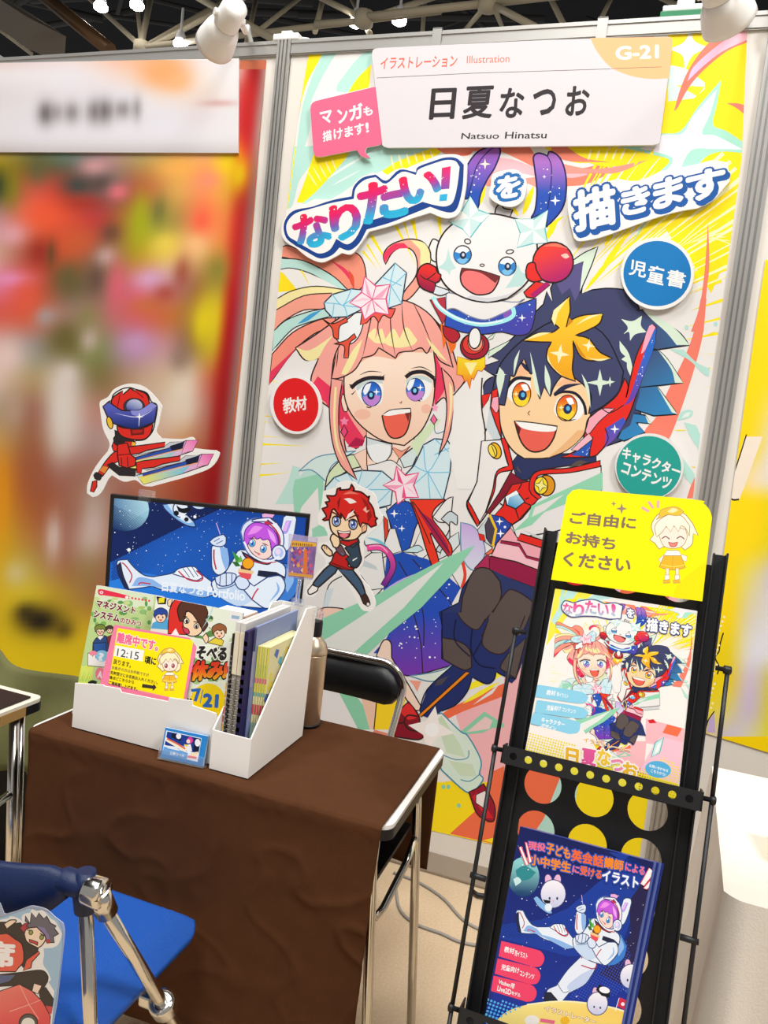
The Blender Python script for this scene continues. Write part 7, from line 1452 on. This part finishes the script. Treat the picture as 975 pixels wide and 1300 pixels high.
A.p(('F08070', 'E85050', (100, 900), (200, 1250)), '-250,1000! 0,960! 200,890! 330,960! 440,1070! 520,1220! 500,1420! -250,1420!', .8, sm=0).l('F8B0A0', 1, '205,900 300,1100 420,1050', 0, 0).l('F8B0A0', 1, '300,1100 100,1170', 0, 0).l('F8B0A0', 1, '300,1100 400,1250', 0, 0); A.c('5a5450', 292, 1290, 95, 95, 0, 1).c('F0EAE0', 290, 1300, 70, 66)
q = Art('E8').pts(LOUT, True, 1); r = root('seat_sign', LPl.at(20, 1300), 'laminated seat sign with a drawn dark-haired boy hanging on the blue chair', 'sign')
mb = MB(); mb.prism([LPl.at(x, y, 0) for x, y in q], LPl.n * -.0012); mb.build('clear_pouch', mat('clear_pouch', 'C4CCE0', .12, alpha=.5), r)
mb = MB(); A.lay(mb, LPl, .0003); mb.build('printed_sheet', GLOSS, r)

# ---------------------------------------------------------------- black chair behind the table
r = root('folding_chair', (-.72, 1.93, 0), 'black folding chair with chrome tube behind the brown table', 'chair')
PADM = mat('black_vinyl', '101012', .35, bump=.2, bscale=600)
bc = ony(508, 872, 2.02); bl = ony(390, 820, 2.02); ztp = ony(440, 830, 2.02).z; XR = ony(511, 885, 2.02).x; XL = XR - .42
def hoop(y, zt, rad=.07, n=8):
    pts = [Vector((XR - .012, 1.86, .40)), Vector((XR - .004, 1.95, zt - .19)), Vector((XR, 2.0, zt - .10))]
    for k in range(n + 1): a = math.pi / 2 * k / n; pts.append(Vector((XR - rad + rad * math.cos(a), y, zt - rad + rad * math.sin(a))))
    for k in range(n + 1): a = math.pi / 2 + math.pi / 2 * k / n; pts.append(Vector((XL + rad + rad * math.cos(a), y, zt - rad + rad * math.sin(a))))
    return pts + [Vector((XL, 2.0, zt - .10)), Vector((XL + .004, 1.95, zt - .19)), Vector((XL + .012, 1.86, .40))]
mb = MB(); mb.tube(hoop(2.02, ztp), .0095, 12); mb.build('frame_tube', CHROME, r)
mb = MB(); k = 20; vs = []
for i in range(k + 1):
    u = i / k; x = XL + .012 + (XR - XL - .024) * u; e = abs(2 * u - 1); zt = ztp - .012 - .045 * max(0, (e - .72) / .28) ** 2; zb_ = ztp - .128 + .03 * max(0, (e - .8) / .2) ** 2; bw = .02 * (1 - e * e)
    for y, z in ((2.005 + bw, zb_ + .008), (1.998 + bw, (zt + zb_) / 2), (2.008 + bw, zt - .004), (2.03 + bw, zt), (2.034 + bw, (zt + zb_) / 2), (2.03 + bw, zb_)): vs.append((x, y, z))
fs = [(i * 6 + (j + 1) % 6, i * 6 + j, (i + 1) * 6 + j, (i + 1) * 6 + (j + 1) % 6) for i in range(k) for j in range(6)] + [tuple(range(6)), tuple(k * 6 + j for j in reversed(range(6)))]
mb.add(vs, fs, 0, True); mb.build('backrest', PADM, r)
mb = MB(); mb.prism(rrect(XL + .015, 1.66, XR - .015, 1.96, .05, .41), (0, 0, .035)); mb.build('seat', PADM, r, .008)
for x in (XL + .012, XR - .012):
    for a, b in (((x, 1.90, .40), (x, 1.66, .01)), ((x, 1.70, .405), (x, 1.99, .01))): mb = MB(); mb.tube([a, b], .0095, 10); mb.build('leg', CHROME, r)

# ---------------------------------------------------------------- neighbour's table at the left
ny1 = 1.361; NZ = .70
r = root('folding_table', (-1.7, 1.15, 0), 'chrome folding table of the neighbouring booth at the left edge', 'table')
mb = MB(); mb.prism(rrect(-2.3, .95, -1.192, ny1, .02, NZ - .006), (0, 0, .008)); mb.build('tabletop', mat('cream_laminate', 'E4DCCB', .35), r)
mb = MB(); mb.prism(rrect(-2.301, .949, -1.191, ny1 + .001, .02, NZ - .026), (0, 0, .020)); mb.build('edge_band', BLACK, r)
mb = MB(); mb.box((-1.1905, 1.235, NZ - .0255), (-1.1895, 1.305, NZ - .004)); mb.build('tape_patch', mat('tan_tape', 'B08A50', .5), r)
for y in (1.30, 1.02):
    for x in (-1.215, -2.27): mb = MB(); mb.tube([(x, y, NZ - .026), (x + (.03 if x > -2 else -.03), y, .01)], .011, 12); mb.build('leg', CHROME, r)
mb = MB(); mb.tube([(-1.207, 1.30, .50), (-1.222, 1.16, .46), (-1.207, 1.02, .5)], .009, 10); mb.build('stay', CHROME, r)
mb = MB(); mb.tube([(-1.23, 1.335, NZ - .03), (-1.2, 1.335, .01)], .009, 10); mb.build('stay', CHROME, r)
mb = MB(); mb.prism([(-2.2, 1.00, NZ + .004), (-1.206, 1.00, NZ + .004), (-1.206, 1.335, NZ + .004), (-2.2, 1.335, NZ + .004)], (0, 0, .003))
bm_ = mat('dark_print', '2A1712', .5, noise=.6, nscale=9, col2='0C0A0C'); o = mb.build('display_board', bm_); tag(o, 'dark printed board lying on the neighbouring table at left', 'board')
mb = MB(); nx, ny_ = 22, 14; vs = []
for j in range(ny_ + 1):
    for i in range(nx + 1):
        u, v = i / nx, j / ny_; x = -1.72 + .50 * u; z = .69 - .26 * v ** 1.1 - .05 * u; y = 1.60 - .10 * v + .035 * math.sin(u * 9 + v * 2) + .02 * math.sin(u * 23) * v; vs.append((x, y, max(.02, z)))
mb.add(vs, [(j * (nx + 1) + i, (j + 1) * (nx + 1) + i, (j + 1) * (nx + 1) + i + 1, j * (nx + 1) + i + 1) for j in range(ny_) for i in range(nx)], 0, True)
o = mb.build('khaki_cloth', mat('khaki_fabric', '6E6E44', .9, noise=.2, nscale=20, bump=.4, bscale=900)); tag(o, 'olive khaki cloth hanging behind the neighbouring table at left', 'cloth'); m = o.modifiers.new('thickness', 'SOLIDIFY'); m.thickness = .003

r = root('shade_block', (-1.5, 1.82, 0), 'added black block standing in for the shade under the khaki cloth at the left edge', 'shade_block')  # made-up black block, added to supply the dark shade below the khaki cloth
mb = MB(); mb.prism(rrect(-1.80, 1.70, -1.24, 1.95, .06, .002), (0, 0, .40)); mb.build('shade_block_body', mat('shade_black', '121214', .7, bump=.4, bscale=200), r, .03)
mb = MB(); mb.tube([(-1.62, 1.82, .40), (-1.60, 1.82, .47), (-1.50, 1.82, .49), (-1.40, 1.82, .47), (-1.38, 1.82, .40)], .009, 8); mb.build('shade_block_loop', BLACK, r)
# ---------------------------------------------------------------- cables on the carpet
GREY = mat('grey_cable', '8C8780', .5)
def cable(pts, label, rad=.0045):
    P = [onz(x, y, rad) for x, y in pts]; q = catmull([(p.x, p.y) for p in P], [False] * len(P), False, 6)
    mb = MB(); mb.tube([(x, y, rad) for x, y in q], rad, 8); return tag(mb.build('cable', GREY), label, 'cable')
cable([(500, 1108), (531, 1120), (562, 1140), (585, 1165), (603, 1177), (622, 1183), (660, 1185)], 'upper of two grey cables curving across the carpet to the rack')
cable([(503, 1130), (508, 1155), (528, 1173), (560, 1185), (585, 1196), (620, 1201), (665, 1198)], 'lower of two grey cables crossing the carpet behind the table leg')
mb = MB(); mb.tube([onz(598, 1130, .012), onz(606, 1136, .012), onz(625, 1139, .012)], .007, 8); tag(mb.build('black_plug', BLACK), 'small black plug lying on the carpet by the wall', 'plug')

# ---------------------------------------------------------------- neighbour's white-draped table at the right
r_x = .215
mb = MB(); vs = []; nx, nz = 40, 20; ZT2 = .70
def rim(t):
    """outline of the draped table top, counted from its back left corner towards the front"""
    L = [(r_x + .02, 1.86), (r_x, 1.40), (r_x - .005, 1.30), (r_x + .02, 1.285), (1.5, 1.285)]
    d = [0]; 
    for a, b in zip(L, L[1:]): d.append(d[-1] + math.hypot(b[0] - a[0], b[1] - a[1]))
    s = t * d[-1]
    for i in range(len(L) - 1):
        if s <= d[i + 1] or i == len(L) - 2:
            f = (s - d[i]) / (d[i + 1] - d[i]); return (L[i][0] + (L[i + 1][0] - L[i][0]) * f, L[i][1] + (L[i + 1][1] - L[i][1]) * f)
nx = 120
for j in range(nz + 1):
    v = j / nz
    for i in range(nx + 1):
        x, y = rim(i / nx); w = .02 * v * math.sin(i * .55) + .012 * v * math.sin(i * 1.3 + 2); out_ = .03 * v
        side = 1 if y > 1.29 else 0; vs.append((x - (w + out_) * side, y - (w + out_) * (1 - side), ZT2 - (ZT2 - .015) * v))
mb.add(vs, [(j * (nx + 1) + i, (j + 1) * (nx + 1) + i, (j + 1) * (nx + 1) + i + 1, j * (nx + 1) + i + 1) for j in range(nz) for i in range(nx)], 0, True)
top = [rim(i / nx) for i in range(nx + 1)] + [(1.5, 1.86)]; mb.prism([(x, y, ZT2 - .004) for x, y in top], (0, 0, .004))
o = mb.build('tablecloth', mat('white_cloth', 'E2DACE', .85, bump=.2, bscale=300)); tag(o, 'white cloth draped to the floor over the table at the right edge', 'tablecloth')
p = onz(985, 1085, ZT2); r = root('yellow_box', (p.x + .03, p.y, ZT2), 'yellow box at the right edge on the white-draped table', 'box')
mb = MB(); mb.obox((p.x + .002, p.y - .05, ZT2 + .001), (.11, .01, 0), (-.01, .09, 0), (0, 0, .05)); mb.build('box_body', mat('yellow_card', 'E6D21E', .5), r, .004)
mb = MB(); mb.obox((p.x, p.y - .052, ZT2 + .044), (.114, .01, 0), (-.01, .094, 0), (0, 0, .012)); mb.build('lid', mat('lilac_card', 'D0C0D8', .5), r, .002)
c = onz(862, 1190, 0); r = root('cardboard_box', (c.x + .09, 2.1, 0), 'brown cardboard box on the floor behind the rack at right', 'box')
mb = MB(); mb.box((c.x - .0, 1.98, 0), (c.x + .13, 2.22, .16)); mb.build('box_body', mat('brown_cardboard', '9A7248', .8, noise=.1, nscale=30), r)
mb = MB(); mb.prism([(c.x, 1.98, .16), (c.x + .13, 1.98, .16), (c.x + .13, 1.93, .22), (c.x, 1.93, .22)], (0, .003, .002)); mb.build('flap', mat('brown_cardboard_inside', 'A98258', .8), r)
clean_roots()
